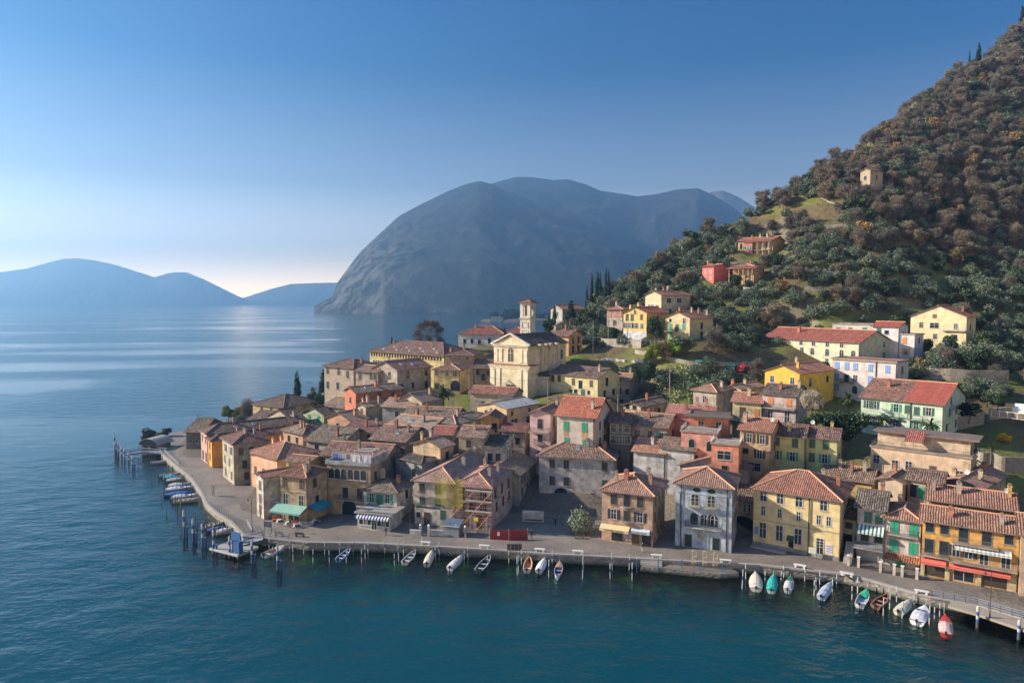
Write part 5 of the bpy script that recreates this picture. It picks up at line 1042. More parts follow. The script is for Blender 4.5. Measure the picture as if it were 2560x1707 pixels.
for x, y, z in zip(XS, YS, ZS):
    if z < 13: continue
    X, Y = proj((x, y, z))
    if not (1380 < X < 2640) or Y > 1120 or Y < -60: continue
    if Y > 985 and X < 2300: continue
    if X < 1560 and Y > 890: continue
    if any(a < X < b_ and c_ < Y < d_ for a, b_, c_, d_ in CLEARINGS): continue
    dens = 3.0 if Y < 760 else 4.2
    i, j = int(x // dens), int(y // dens)
    if any((x - q[0]) ** 2 + (y - q[1]) ** 2 < (dens * .93) ** 2 for a in (-1, 0, 1) for b_ in (-1, 0, 1) for q in cell.get((i + a, j + b_), ())): continue
    if Y > 850 and g.random() < .2: continue
    w_ = zone(X, Y); kd = KN[g.choice(4, p=np.array(w_) / sum(w_))]; s = (.5 + .75 * g.random() ** 1.3) * {'olive': 1.12, 'bare': 1.0, 'oak': .9, 'rust': .95}[kd]
    if not clear(x, y, z, 2.6 * s, 6.0 * s): continue
    cell.setdefault((i, j), []).append((x, y)); cand.append((x, y, float(z), kd, s, X, Y))
# hidden ones behind the crest are dropped: keep a tree only if its top is above the ground in front of it
def seen(x, y, z):
    t_ = np.linspace(.55, .985, 22); gx, gy = x * t_, y * t_; gz = terrain(gx, gy); lz = CAMZ + (z - CAMZ) * t_
    return bool(np.all(gz < lz + .3))
cand = [c for c in cand if seen(c[0], c[1], c[2] + 5 * c[4])]
cand.sort(key=lambda c: c[1] / c[4])
LAB = {'olive': ('grey-green olive tree', 'olive trees on the hillside'), 'bare': ('bare brown tree', 'bare trees on the hillside'), 'oak': ('dark evergreen tree', 'dark evergreen trees on the hillside'), 'rust': ('rust-coloured autumn tree', 'autumn trees on the hillside')}
def where(X, Y):
    if X > 2150: return 'on the slope right above the pale gabled villa' if Y > 600 else 'high on the wooded slope at the right edge'
    if X > 1900: return 'on the slope above the long pale green house' if Y > 560 else 'on the slope around the lone stone house'
    if X > 1740: return 'in the grove around the coral red house'
    return 'on the left shoulder of the hill behind the yellow villa'
cnt = {k: 0 for k in KN}; mass = []
LIM = {'olive': 285, 'bare': 270, 'oak': 150, 'rust': 60}
for c in cand:
    x, y, z, kd, s, X, Y = c
    if cnt[kd] < LIM[kd]:
        cnt[kd] += 1; tree(kd, x, y, s, LAB[kd][0] + ' ' + where(X, Y), LAB[kd][1], z=z - .1)
    else: mass.append(c)
print('TREES', cnt, 'mass', len(mass))
g = np.random.default_rng(11); VV, TT, KK = [], [], []
proto = {}
for kd in KN:
    for v_ in range(4):
        n, s_, st = {'olive': (420, .28, 1.2), 'bare': (440, .28, 4.4), 'oak': (420, .32, 1.1), 'rust': (420, .30, 1.1)}[kd]
        proto[kd, v_] = leaf_cloud(blobs_for(kd, g), n, s_, g, .8, .4 if kd == 'bare' else .9, st, .1 if kd == 'bare' else .45)
for x, y, z, kd, s, X, Y in mass:
    V, T_ = proto[kd, g.integers(4)]; a = g.random() * 6.28; ca, sa = math.cos(a), math.sin(a)
    W_ = np.c_[V[:, 0] * ca - V[:, 1] * sa, V[:, 0] * sa + V[:, 1] * ca, V[:, 2]] * s + np.array([x, y, z - .2]); VV.append(W_); TT.append(np.clip(T_ + g.normal() * .12, 0, 1)); KK.append(np.full(len(V), dict(olive=0, bare=.33, oak=.62, rust=1)[kd]))
if mass: tag(link('woodland', cloud_mesh('woodland', np.concatenate(VV), np.concatenate(TT), M['wood_mass'], np.concatenate(KK))), 'distant woodland covering the upper slope', 'woodland', kind='stuff')
# ---------------------------------------------------------------- church
def arch_wall(mb, w, z0, z1, ow, oz0, oh, axis, pos, th=.35, cx=0, m=0):
    """wall of width w with an arched opening; axis 'x': wall runs along x at y = pos"""
    n = 10; r = ow / 2; top = oz0 + oh
    def P(a, z, d): return (cx + a, pos + d, z) if axis == 'x' else (pos + d, cx + a, z)
    arc = [(-r, oz0)] + [(-r * math.cos(math.pi * i / n), top - r + r * math.sin(math.pi * i / n)) for i in range(n + 1)] + [(r, oz0)]
    for d in (0, th):
        mb.poly([P(-w / 2, z0, d), P(-r, z0, d), P(-r, top - r, d), P(-r, z1, d), P(-w / 2, z1, d)], m); mb.poly([P(r, z0, d), P(w / 2, z0, d), P(w / 2, z1, d), P(r, z1, d)], m)
        if oz0 > z0 + .01: mb.poly([P(-r, z0, d), P(r, z0, d), P(r, oz0, d), P(-r, oz0, d)], m)
        for i in range(n):
            a, b_ = arc[1 + i], arc[2 + i]; mb.poly([P(a[0], a[1], d), P(b_[0], b_[1], d), P(b_[0], z1, d), P(a[0], z1, d)], m)
    for a, b_ in zip(arc[:-1], arc[1:]): mb.poly([P(a[0], a[1], 0), P(b_[0], b_[1], 0), P(b_[0], b_[1], th), P(a[0], a[1], th)], m)
def church():
    p = at_depth(*px('L', 985, 735), 198.0); th = R(-36); u, v = Vector((math.cos(th), math.sin(th), 0)), Vector((-math.sin(th), math.cos(th), 0))
    W, Dp, z0 = 12.4, 21.0, 17.2; h = p.z - z0; hc = 9.4
    org = Vector((p.x, p.y, z0)) - u * W; root = empty('church', org, th); tag(root, 'cream baroque church with pilastered gable facade and dark slate-brown roof', 'church')
    wc = (.72, .60, .38); sc = (.62, .54, .38)
    mb = MB(); mb.box(0, W, 0, Dp, -3, h)
    pk = h + W / 2 * .46
    mb.poly([(0, 0, h), (W, 0, h), (W / 2, 0, pk)]); mb.poly([(W, Dp, h), (0, Dp, h), (W / 2, Dp, pk)]); mb.poly([(0, 0, h), (W / 2, 0, pk), (W / 2, Dp, pk), (0, Dp, h)]); mb.poly([(W, 0, h), (W, Dp, h), (W / 2, Dp, pk), (W / 2, 0, pk)])
    for y in (6.5, 11.0, 15.5): mb.box(W, W + .55, y, y + 1.1, -3, h - .3)
    for y0 in (3.8, 8.4, 13.0): # rounded chapels between the buttresses
        n = 8
        for i in range(n):
            a0, a1 = math.pi * i / n, math.pi * (i + 1) / n; c0, s0, c1, s1 = math.cos(a0), math.sin(a0), math.cos(a1), math.sin(a1); yc = y0 + 1.35
            mb.poly([(W + .45 * s0, yc - 1.25 * c0, -3), (W + .45 * s1, yc - 1.25 * c1, -3), (W + .45 * s1, yc - 1.25 * c1, h - 1.2), (W + .45 * s0, yc - 1.25 * c0, h - 1.2)])
    mb.build('wall', M['plaster_clean'], root, wc)
    mb = MB(); mb.box(-1.0, W + 1.0, -.75, 4.2, -3, hc); mb.box(-1.5, W + 1.5, -1.2, 4.6, hc, hc + .32); mb.build('lower_facade', M['plaster_clean'], root, wc)
    rm, zf = roof_geo(W + 2.2, 4.6, hc + .34, 'hip', .22, .35, .1, -1.1, -.85, caps=False); rm.build('cornice_roof', [M['tiles'], M['eaves'], M['ridge_dark']], root, (.25, .10, .07))
    # facade details
    mb = MB()
    for x0 in (-.6, 1.5, W - 3.1, W - .9): mb.box(x0 + .0, x0 + 1.5, -1.0, -.76, -3, hc - 1.1); mb.box(x0 - .15, x0 + 1.65, -1.08, -.77, hc - 1.1, hc - .75)
    for x0 in (.15, 1.9, W - 3.1, W - 1.4): mb.box(x0, x0 + 1.25, -.25, -.01, hc + 1.2, h - 1.5); mb.box(x0 - .15, x0 + 1.4, -.33, -.02, h - 1.5, h - 1.15)
    mb.box(-.15, W + .15, -.35, -.012, h - .62, h - .2); mb.box(-1.1, W + 1.1, -.98, -.762, hc - .55, hc - .02)
    mb.build('pilaster', M['plaster_clean'], root, (.78, .68, .48))
    mb = MB()   # raking cornice of the pediment
    for s in (-1, 1):
        a = Vector((W / 2 + s * (W / 2 + .75), 0, h - .05)); b_ = Vector((W / 2, 0, pk + .32)); d = (b_ - a).normalized(); nn = Vector((-d.z, 0, d.x)) * (.45 if s < 0 else -.45)
        if nn.z < 0: nn = -nn
        q = [a, b_, b_ + Vector((0, 0, .42)), a + nn]
        mb.poly([(p_.x, -.62, p_.z) for p_ in q]); mb.poly([(p_.x, .3, p_.z) for p_ in q])
        for i in range(4): j = (i + 1) % 4; mb.poly([(q[i].x, -.62, q[i].z), (q[j].x, -.62, q[j].z), (q[j].x, .3, q[j].z), (q[i].x, .3, q[i].z)])
    mb.box(-.75, W + .75, -.62, .0, h - .16, h + .14)
    mb.build('pediment_cornice', M['plaster_clean'], root, (.74, .66, .50))
    rm, zf = roof_geo(W, Dp - .6, h, 'gy', .46, .65, .16, 0, .9); rm.build('roof', [M['tiles_old'], M['eaves'], M['ridge_dark']], root, (.085, .06, .052))
    b = dict(root=root, W=W, Dp=Dp)
    def cw(w, hh, face, f, z, out=0):
        o = put(b, 'window', frame_mesh(w, hh, 'archw'), face, f, z, None, (.66, .6, .46), out=out); link('pane', pane_mesh(w, hh, 'arch'), o); return o
    cw(1.9, 4.2, 'F', .5, hc + 3.4, .02); cw(1.4, 2.9, 'R', .88, h - 3.6, .05); cw(1.1, 2.2, 'R', .33, h - 3.2, .5)
    put(b, 'door', door_mesh(2.0, 3.6, 'door'), 'F', .5, 1.8, None, BROWN, out=.8)
    mb = MB(); mb.poly([(W / 2 - 1.9, -1.5, 4.1), (W / 2 + 1.9, -1.5, 4.1), (W / 2, -1.5, 5.2)]); mb.poly([(W / 2 - 1.9, -1.5, 4.1), (W / 2, -1.5, 5.2), (W / 2, -.76, 5.2), (W / 2 - 1.9, -.76, 4.1)]); mb.poly([(W / 2 + 1.9, -1.5, 4.1), (W / 2 + 1.9, -.76, 4.1), (W / 2, -.76, 5.2), (W / 2, -1.5, 5.2)]); mb.poly([(W / 2 - 1.9, -1.5, 4.1), (W / 2 - 1.9, -.76, 4.1), (W / 2 + 1.9, -.76, 4.1), (W / 2 + 1.9, -1.5, 4.1)])
    mb.build('door_pediment', M['plaster_clean'], root, (.5, .44, .33))
    for y in (5.2, 8.6, 10.8, 14.4):
        mb = MB(); mb.box(-.1, 1.0, -.65, .65, -.2, .28); mb.build('roof_vent', M['plaster_clean'], root, (.6, .5, .38), loc=(W + .35, y, h - .05))
    # low aisle at the right of the nave
    mb = MB(); mb.box(W + .6, W + 4.2, 3.4, 9.5, -3, 6.6); mb.build('aisle', M['plaster_clean'], root, (.56, .5, .38))
    rm, zf = roof_geo(3.6, 6.1, 6.6, 'sy', .22, .35, .14, W + .6, 3.4); rm.build('aisle_roof', [M['tiles_old'], M['eaves'], M['ridge_dark']], root, SL)
    # bell tower
    q = at_depth(*px('L', 1010, 245), 210.0); th2 = R(-28); w = 3.5; tz = 17.2; H = q.z - tz
    to = Vector((q.x, q.y, tz)) - Vector((math.cos(th2), math.sin(th2), 0)) * w
    t = empty('bell_tower', to, th2); tag(t, 'slender white bell tower with open arched belfry and low tiled cap', 'bell tower')
    tc = (.66, .60, .50); zb = H - 5.2
    mb = MB(); mb.box(0, w, 0, w, -3, zb); mb.build('wall', M['plaster_clean'], t, tc)
    mb = MB(); mb.box(-.28, w + .28, -.28, w + .28, zb, zb + .25); mb.box(-.3, w + .3, -.3, w + .3, H - .28, H); mb.build('cornice', M['plaster_clean'], t, (.5, .42, .34))
    mb = MB(); arch_wall(mb, w, zb + .25, H - .28, 1.45, zb + .9, 3.4, 'x', 0, .4, w / 2); arch_wall(mb, w, zb + .25, H - .28, 1.45, zb + .9, 3.4, 'x', w - .4, .4, w / 2)
    arch_wall(mb, w - .8, zb + .25, H - .28, 1.45, zb + .9, 3.4, 'y', 0, .4, w / 2); arch_wall(mb, w - .8, zb + .25, H - .28, 1.45, zb + .9, 3.4, 'y', w - .4, .4, w / 2)
    mb.box(.4, w - .4, .4, w - .4, zb + .25, zb + .55); mb.build('belfry', M['plaster_clean'], t, tc)
    rm, zf = roof_geo(w, w, H, 'hip', .36, .75, .14); rm.build('roof', [M['tiles'], M['eaves'], M['ridge_dark']], t, (.28, .10, .08))
    mb = MB(); mb.tube((0, 0, 0), (0, 0, 1.6), .05, .03, 5); mb.tube((-.3, 0, 1.2), (.3, 0, 1.2), .03, .03, 4)
    n = 8
    for k in range(4):
        for i in range(n):
            a0, a1 = 2 * math.pi * i / n, 2 * math.pi * (i + 1) / n; r0, r1 = .22 * math.sin(math.pi * k / 4 + .01), .22 * math.sin(math.pi * (k + 1) / 4 - .01); z0_, z1_ = .25 - .22 * math.cos(math.pi * k / 4), .25 - .22 * math.cos(math.pi * (k + 1) / 4)
            mb.poly([(r0 * math.cos(a0), r0 * math.sin(a0), z0_), (r0 * math.cos(a1), r0 * math.sin(a1), z0_), (r1 * math.cos(a1), r1 * math.sin(a1), z1_), (r1 * math.cos(a0), r1 * math.sin(a0), z1_)])
    mb.build('cross', M['iron'], t, loc=(w / 2, w / 2, H + w / 2 * .36 + .3))
    mb = MB(); prof = [(.06, 1.0), (.22, .95), (.30, .7), (.34, .35), (.48, .05), (.52, 0)]
    for (r0, z0_), (r1, z1_) in zip(prof[:-1], prof[1:]):
        for i in range(12):
            a0, a1 = 2 * math.pi * i / 12, 2 * math.pi * (i + 1) / 12; mb.poly([(r0 * math.cos(a0), r0 * math.sin(a0), z0_), (r0 * math.cos(a1), r0 * math.sin(a1), z0_), (r1 * math.cos(a1), r1 * math.sin(a1), z1_), (r1 * math.cos(a0), r1 * math.sin(a0), z1_)])
    mb.tube((-1.2, 0, 1.05), (1.2, 0, 1.05), .07, .07, 5); mb.build('bell', simple('bronze', (.16, .12, .05), .4, .8), t, loc=(w / 2, w / 2, zb + 1.5))
    for (z_a, z_b) in ((zb - 2.8, zb - 1.0), (zb - 7.2, zb - 3.6)):
        for x0, x1, za, zc in ((.7, w - .7, z_b - .1, z_b), (.7, w - .7, z_a, z_a + .1), (.7, .8, z_a + .1, z_b - .1), (w - .8, w - .7, z_a + .1, z_b - .1)):
            mb = MB(); mb.box(x0, x1, -.12, -.005, za, zc); mb.build('panel_frame', M['plaster_clean'], t, (.5, .44, .36))
church()
# ---------------------------------------------------------------- parts that make single houses what they are
def bx(b, name, mat, col, *dims, parent=None):
    mb = MB()
    for d in dims: mb.box(*d)
    return mb.build(name, M[mat], parent or b['root'], col)
b = B_['loggia']; W, Dp, h = b['W'], b['Dp'], b['h']   # laundry terrace
bx(b, 'parapet', 'plaster', (.42, .42, .42), (-.3, W + .3, -.3, -.1, h + .15, h + .95), (W + .1, W + .3, -.1, Dp + 3, h + .15, h + 2.0), (-.3, -.1, -.1, Dp, h + .15, h + .95))
mb = MB(); mb.tube((.6, 1.0, h + .3), (.6, 1.0, h + 2.3), .04, .04, 5); mb.tube((W - .5, 1.0, h + .3), (W - .5, 1.0, h + 2.3), .04, .04, 5)
for dy in (0, .5, 1.0): mb.tube((.6, 1.0 + dy, h + 2.2 + dy * .1), (W - .5, 1.0 + dy, h + 2.2 + dy * .1), .015, .015, 4)
for y in (1.2, 2.6, 4.0): mb.tube((W * .58, y, h + 3.0), (W, y, h + 3.0), .05, .05, 4)
mb.tube((W * .58, 1.2, h + .3), (W * .58, 1.2, h + 3.0), .05, .05, 5); mb.tube((W - .05, 1.2, h + .3), (W - .05, 1.2, h + 3.0), .05, .05, 5); mb.tube((W, .9, h + 3.0), (W, 4.2, h + 3.0), .05, .05, 4)
mb.build('pergola', M['white_trim'], b['root'])
lx = [.9, 1.4, 1.95, 2.45, 2.95, 3.5]; ro = b['root']
def hang(loc, rz, w, l, col, label, grp, base):
    mb = MB(); n = 6
    for i in range(n):
        x0, x1 = w * i / n, w * (i + 1) / n; y0, y1 = .05 * math.sin(i * 1.7), .05 * math.sin((i + 1) * 1.7)
        mb.poly([(x0, y0, -l), (x1, y1, -l), (x1, 0, 0), (x0, 0, 0)]); mb.poly([(x0, y0 + .03, -l), (x0, .03, 0), (x1, .03, 0), (x1, y1 + .03, -l)])
        mb.poly([(x0, y0, -l), (x0, y0 + .03, -l), (x1, y1 + .03, -l), (x1, y1, -l)])
    mb.poly([(0, 0, 0), (w, 0, 0), (w, .03, 0), (0, .03, 0)])
    o = mb.build(base, M['cloth'], None, col); o.location = loc; o.rotation_euler = (0, 0, rz); tag(o, label, 'laundry', grp); return o
def wpt(b, x, y, z): return b['org'] + b['uu'] * x + b['vv'] * y + Vector((0, 0, z))
for i, x in enumerate(lx):
    hang(wpt(b, x, 1.0, h + 2.18), b['thr'], .42, .95 + .1 * (i % 2), [(.10, .20, .55), (.28, .38, .62), (.55, .60, .66)][min(i // 2, 2) if i < 6 else 2], ['dark blue shirt, first on the line over the six arches', 'small blue cloth, second on the line over the six arches', 'blue-grey shirt, third on the line over the six arches', 'blue-grey shirt, fourth on the line over the six arches', 'pale blue cloth, fifth on the line over the six arches', 'pale cloth right before the white sheets over the six arches'][i], 'laundry on the roof terrace', 'hanging_shirt')
hang(wpt(b, W * .50, .9, h + 2.25), b['thr'], 2.2, 1.7, (.66, .62, .62), 'large white sheet in the middle of the terrace line', 'laundry on the roof terrace', 'hanging_sheet')
hang(wpt(b, W * .76, .9, h + 2.2), b['thr'], 2.1, 1.6, (.60, .56, .60), 'large pinkish white sheet at the right end of the terrace line', 'laundry on the roof terrace', 'hanging_sheet')
for i, fx in enumerate((.1, .24, .39, .54, .69, .84)):
    mb = MB(); mb.box(-.6, .6, -.3, .0, 0, .22); mb.build('flower_box', M['plaster'], ro, (.55, .5, .45), loc=(W * fx, 0, 7.25))
balcony(b, 'F', .3, .95, 3.3, .9); bx(b, 'string_course', 'plaster', (.5, .4, .28), (-.05, W + .05, -.12, -.005, 6.75, 6.95))
b = B_['resto']; awning(b, 'F', -.12, 1.04, 3.5, 2.6, .95, (.22, .41, .33)); awning(b, 'R', .05, .8, 3.5, 2.2, .8, (.01, .24, .34))
bx(b, 'string_course', 'plaster', (.55, .42, .28), (-.05, b['W'] + .05, -.1, -.005, 6.1, 6.3)); mb = MB()
for i, w_ in enumerate((.9, 1.5)):
    mb.box(b['W'] / 2 - w_ / 2, b['W'] / 2 + w_ / 2, -.02, -.004, 4.6 - i * .32, 4.68 - i * .32)
mb.build('wall_lettering', M['iron'], ro if False else b['root'])
bx(b, 'porch', 'plaster', (.30, .32, .33), (-5.6, -.3, .2, 4.5, -2, 3.4)); bx(b, 'porch_coping', 'plaster', (.55, .52, .46), (-5.7, -.2, .1, 4.6, 3.4, 3.55))
# poster board beside the porch
def board(loc, rz, w, hh, z0, cols, label, name='notice_board', legs=True):
    o = empty(name, loc, rz); tag(o, label, 'notice board'); mb = MB(); mb.box(-w / 2, w / 2, -.04, .04, z0, z0 + hh); mb.build('panel', M['paint'], o, cols[0])
    if legs: mb = MB(); mb.box(-w / 2 - .06, -w / 2, -.05, .05, 0, z0 + hh + .1); mb.box(w / 2, w / 2 + .06, -.05, .05, 0, z0 + hh + .1); mb.build('frame', M['iron'], o)
    for i, c_ in enumerate(cols[1:]):
        mb = MB(); a = z0 + hh - .08 - (i + 1) * (hh - .1) / (len(cols) - 1); mb.box(-w / 2 + .08, w / 2 - .08, -.06, -.041, a + .04, a + (hh - .1) / (len(cols) - 1)); mb.build('sheet', M['paint'], o, c_)
    return o
board(wpt(b, -4.3, -.2, 0), b['thr'], 1.6, 2.6, .4, [(.06, .08, .13), (.40, .42, .48), (.42, .06, .14), (.10, .11, .15), (.05, .10, .25)], 'tall poster board with maroon strip beside the narrow gabled house')
b = B_['cafe']; W = b['W']
p0 = at_z(*px('B', 1305, 1145), 1.6); loc = p0 - b['org']; lx1 = loc.dot(b['uu']); ly = loc.dot(b['vv']); lx0 = lx1 - 6.9
bx(b, 'shop_front', 'plaster', (.64, .62, .57), (lx0, lx1, ly, .05, -2, 3.15)); bx(b, 'terrace_slab', 'concrete', None or (.3, .3, .3), (lx0 - .5, lx1 + .8, ly - .5, .1, 3.15, 3.38))
mb = rail(lx1 - lx0 + .9, -ly + .35, 1.0, .3, 0, True); o = mb.build('railing', M['iron'], b['root']); o.location = (lx0 - .1, 0, 3.38)
bx(b, 'planter', 'plaster', (.62, .6, .55), (lx0 - .2, lx1 - .3, ly - .1, ly + .25, 4.15, 4.42))
fb = dict(root=b['root'], W=lx1 - lx0, Dp=-ly)
for f, k_ in ((.24, 'W'), (.80, 'W'), (.52, 'D')):
    w_, hh, st, c_ = WK[k_]; o = link('window', shared(('fr', w_, hh, 'frame'), lambda: frame_mesh(w_, hh, 'frame')), b['root'], (.6, .6, .56), (lx0 + f * (lx1 - lx0), ly, 1.75 if k_ == 'W' else 1.2)); link('pane', shared(('pn', w_, hh, 'frame'), lambda: pane_mesh(w_, hh, 'frame')), o)
    for xx in (-.4, .4) if k_ == 'W' else ():
        mb = MB(); mb.box(xx - .06, xx + .06, -.055, -.014, -hh / 2, hh / 2); mb.build('mullion', M['white_trim'], o)
nst = 22; ww = (lx1 - lx0) * 1.02; mb = MB()
for i in range(nst):
    x0, x1 = ww * i / nst, ww * (i + 1) / nst; mb.poly([(x0, -1.0, -.55), (x1, -1.0, -.55), (x1, 0, 0), (x0, 0, 0)], i % 2); mb.poly([(x0, -1.0, -.85), (x1, -1.0, -.85), (x1, -1.0, -.55), (x0, -1.0, -.55)], i % 2); mb.poly([(x0, 0, -.03), (x1, 0, -.03), (x1, -1.0, -.58), (x0, -1.0, -.58)], i % 2)
o = mb.build('awning', [M['cloth'], M['cloth_white']], b['root'], (.03, .06, .22), loc=(lx0 - .05, ly - .02, 3.1))
b = B_['long']; balcony(b, 'F', -.02, .85, 6.0, .9, (.5, .46, .4), (.22, .10, .09)); mb = MB(); xx = b['W'] * .04; rr = random.Random(3)
while xx < b['W'] * .66:
    w_ = .10 + .16 * rr.random(); mb.box(xx, xx + w_, -.06, -.005, 3.42 + .03 * rr.random(), 3.62 + .16 * rr.random()); xx += w_ + .05 + (.15 if rr.random() < .1 else 0)
mb.build('sign_lettering', M['iron'], b['root']); bx(b, 'name_plate', 'paint', (.55, .58, .6), (b['W'] * .42, b['W'] * .52, -.05, -.005, 2.85, 3.05))
b = B_['scaff']; W = b['W']; h = b['h']
# balcony remains, scaffold, hoarding are things of their own
def scaffold():
    o = empty('scaffold', wpt(b, 0, 0, 0), b['thr']); tag(o, 'tube scaffold with decks and yellow debris netting on the house under renovation', 'scaffold')
    mb = MB(); xs_ = [-.6 + i * (W + 1.2) / 5 for i in range(6)]
    for x in xs_:
        for y in (-.5, -1.5): mb.tube((x, y, 0), (x, y, h + 2.4), .045, .045, 5)
    for z in (1.9, 3.9, 5.9, 7.9):
        for y in (-.5, -1.5): mb.tube((xs_[0], y, z), (xs_[-1], y, z), .035, .035, 4); mb.tube((xs_[0], y, z + 1.0), (xs_[-1], y, z + 1.0), .03, .03, 4)
        for x in xs_: mb.tube((x, -.5, z), (x, -1.5, z), .03, .03, 4)
    for i in range(5):
        for k in range(4): z = k * 2.0; a, c_ = (xs_[i], xs_[i + 1]) if (i + k) % 2 else (xs_[i + 1], xs_[i]); mb.tube((a, -1.52, z), (c_, -1.52, z + 1.9), .025, .025, 4)
    mb.build('scaffold_frame', simple('scaffold_steel', (.42, .20, .16), .5, .3), o)
    for z in (3.9, 5.9, 7.9):
        mb = MB(); mb.box(xs_[2], xs_[-1], -1.45, -.55, z + .04, z + .09); mb.box(xs_[2], xs_[-1], -1.53, -1.49, z + .1, z + .32); mb.build('deck', M['wood'], o, (.45, .43, .40))
    nm, nt, bb = newmat('debris_net'); t_ = NT(nt); outn = [n for n in nt.nodes if n.type == 'OUTPUT_MATERIAL'][0]; tr = t_.n('BsdfTransparent'); df = t_.n('BsdfDiffuse', i_Color=(.42, .36, .06, 1)); mx = t_.n('MixShader', i_0=.62); t_.link(df.outputs[0], mx.inputs[1]); t_.link(tr.outputs[0], mx.inputs[2]); t_.link(mx.outputs[0], outn.inputs[0])
    mb = MB()
    for i in range(10): x0, x1 = xs_[0] - 2.8 + i * .58, xs_[0] - 2.8 + (i + 1) * .58; y0, y1 = -1.62 + .08 * math.sin(i), -1.62 + .08 * math.sin(i + 1); mb.poly([(x0, y0, 4.4 + .4 * (i < 4)), (x1, y1, 4.4 + .4 * (i < 3)), (x1, y1, h + 1.6 + .2 * math.sin(i + 1)), (x0, y0, h + 1.6 + .2 * math.sin(i))])
    mb.build('netting', nm, o)
    mb = MB(); mb.box(W * .62, W * .62 + .9, -1.62, -1.58, 2.2, 2.9); mb.build('warning_sign', M['paint'], o, (.70, .50, .03))
scaffold()
for f, z in ((.05, 5.6),): balcony(b, 'F', f, .95, z, .8)
pl = [at_z(*px('C', x, y), 1.6) for x, y in ((783, 1038), (948, 1046), (1112, 1040))]
ho = empty('hoarding', pl[0], 0); tag(ho, 'dark red construction hoarding with a white notice at the scaffolded house', 'hoarding')
mb = MB()
for a, c_ in zip(pl[:-1], pl[1:]):
    d = c_ - a; n_ = Vector((d.y, -d.x, 0)).normalized() * .04; a0, c0 = a - pl[0], c_ - pl[0]
    for s_ in (n_, -n_): mb.poly([tuple(a0 + s_), tuple(c0 + s_), tuple(c0 + s_ + Vector((0, 0, 1.9))), tuple(a0 + s_ + Vector((0, 0, 1.9)))])
    mb.poly([tuple(a0 + n_ + Vector((0, 0, 1.9))), tuple(c0 + n_ + Vector((0, 0, 1.9))), tuple(c0 - n_ + Vector((0, 0, 1.9))), tuple(a0 - n_ + Vector((0, 0, 1.9)))])
mb.build('panel', M['paint'], ho, (.22, .012, .02)); d = (pl[1] - pl[0]); th_ = math.atan2(d.y, d.x); dm = d * .46
mb = MB(); mb.box(-.22, .22, -.08, -.05, .8, 1.5); o = mb.build('notice', M['white_trim'], ho); o.location = dm; o.rotation_euler = (0, 0, th_)
for q in pl: mb = MB(); mb.tube((0, 0, 0), (0, 0, 2.15), .05, .05, 5); mb.build('post', M['wood'], ho, (.6, .5, .3), loc=tuple(q - pl[0]))
b = B_['tabac']; W = b['W']
awning(b, 'F', -.01, .57, 3.2, 1.3, .55, (.66, .52, .28), val=.38); awning(b, 'F', .6, .96, 3.1, .7, .35, (.50, .56, .60), val=.42)
text('TABACCHERIA   ALIMENTARI', .27, M['iron'], b['root'], (W * .28, -1.325, 2.46), 0); text('GIORNALI   EDICOLA', .24, M['iron'], b['root'], (W * .78, -.725, 2.54), 0)
for z, f in ((6.9, .5), (4.15, .5)): balcony(b, 'F', f - .13, f + .13, z, .9, curved=True)
bx(b, 'shop_window', 'dark_glass', None, (W * .2, W * .42, -.04, -.005, .3, 2.5)); window(b, 'F', .68, 1.2, 'x')
for i in range(4):
    for j in range(2): bx(b, 'poster', 'paint', [(.38, .36, .62), (.5, .48, .66), (.3, .3, .55)][(i + j) % 3], (W * (.455 + .036 * i), W * (.485 + .036 * i), -.03, -.004, 1.75 - j * .6, 2.25 - j * .6))
bx(b, 'poster', 'paint', (.62, .58, .08), (W * .55, W * .59, -.03, -.004, .55, 1.0)); bx(b, 'poster', 'paint', (.6, .6, .6), (W * .48, W * .52, -.03, -.004, .5, .95))
bx(b, 'shutter_panel', 'metal_dark', None, (W * .8, W * .98, -.05, -.004, .0, 2.1))
b = B_['blue']; W = b['W']; h = b['h']
balcony(b, 'F', .19, .84, 4.0, 1.0, (.62, .62, .6), (.05, .06, .06)); balcony(b, 'F', .24, .46, 7.7, .85, (.42, .40, .34), (.4, .36, .28)); balcony(b, 'F', .53, .75, 7.7, .85, (.42, .40, .34), (.4, .36, .28))
bx(b, 'string_course', 'plaster', (.36, .42, .50), (-.03, W + .06, -.09, -.004, 9.75, 9.88)); bx(b, 'corner_pilaster', 'plaster', (.44, .50, .56), (0, .75, -.1, -.004, 0, 9.7)); bx(b, 'corner_pilaster', 'plaster', (.44, .50, .56), (W - .85, W + .06, -.1, -.004, 0, 9.7))
bx(b, 'faded_mural', 'plaster', (.46, .40, .16), (W * .40, W * .54, -.03, -.004, 1.9, 2.6)); bx(b, 'drainpipe', 'iron', None, (W * .095, W * .11, -.2, -.1, 0, h)); bx(b, 'drainpipe', 'iron', None, (W * .91, W * .925, -.2, -.1, 0, h))
mb = MB(); mb.box(0, W * .62, -.95, -.8, 0, .5)
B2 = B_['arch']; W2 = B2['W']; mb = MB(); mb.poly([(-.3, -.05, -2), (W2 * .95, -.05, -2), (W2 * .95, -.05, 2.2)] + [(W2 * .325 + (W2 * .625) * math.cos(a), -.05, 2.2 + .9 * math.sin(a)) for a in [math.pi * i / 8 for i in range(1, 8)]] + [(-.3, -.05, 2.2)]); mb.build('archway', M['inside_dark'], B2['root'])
b = B_['hall']; W = b['W']
bx(b, 'string_course', 'plaster', (.55, .44, .26), (-.03, W + .05, -.1, -.004, 4.75, 4.95)); bx(b, 'plinth', 'plaster', (.24, .23, .22), (-.05, W + .05, -.12, -.006, -1, .7)); bx(b, 'drainpipe', 'iron', None, (W * .655, W * .668, -.25, -.12, 0, b['h']))
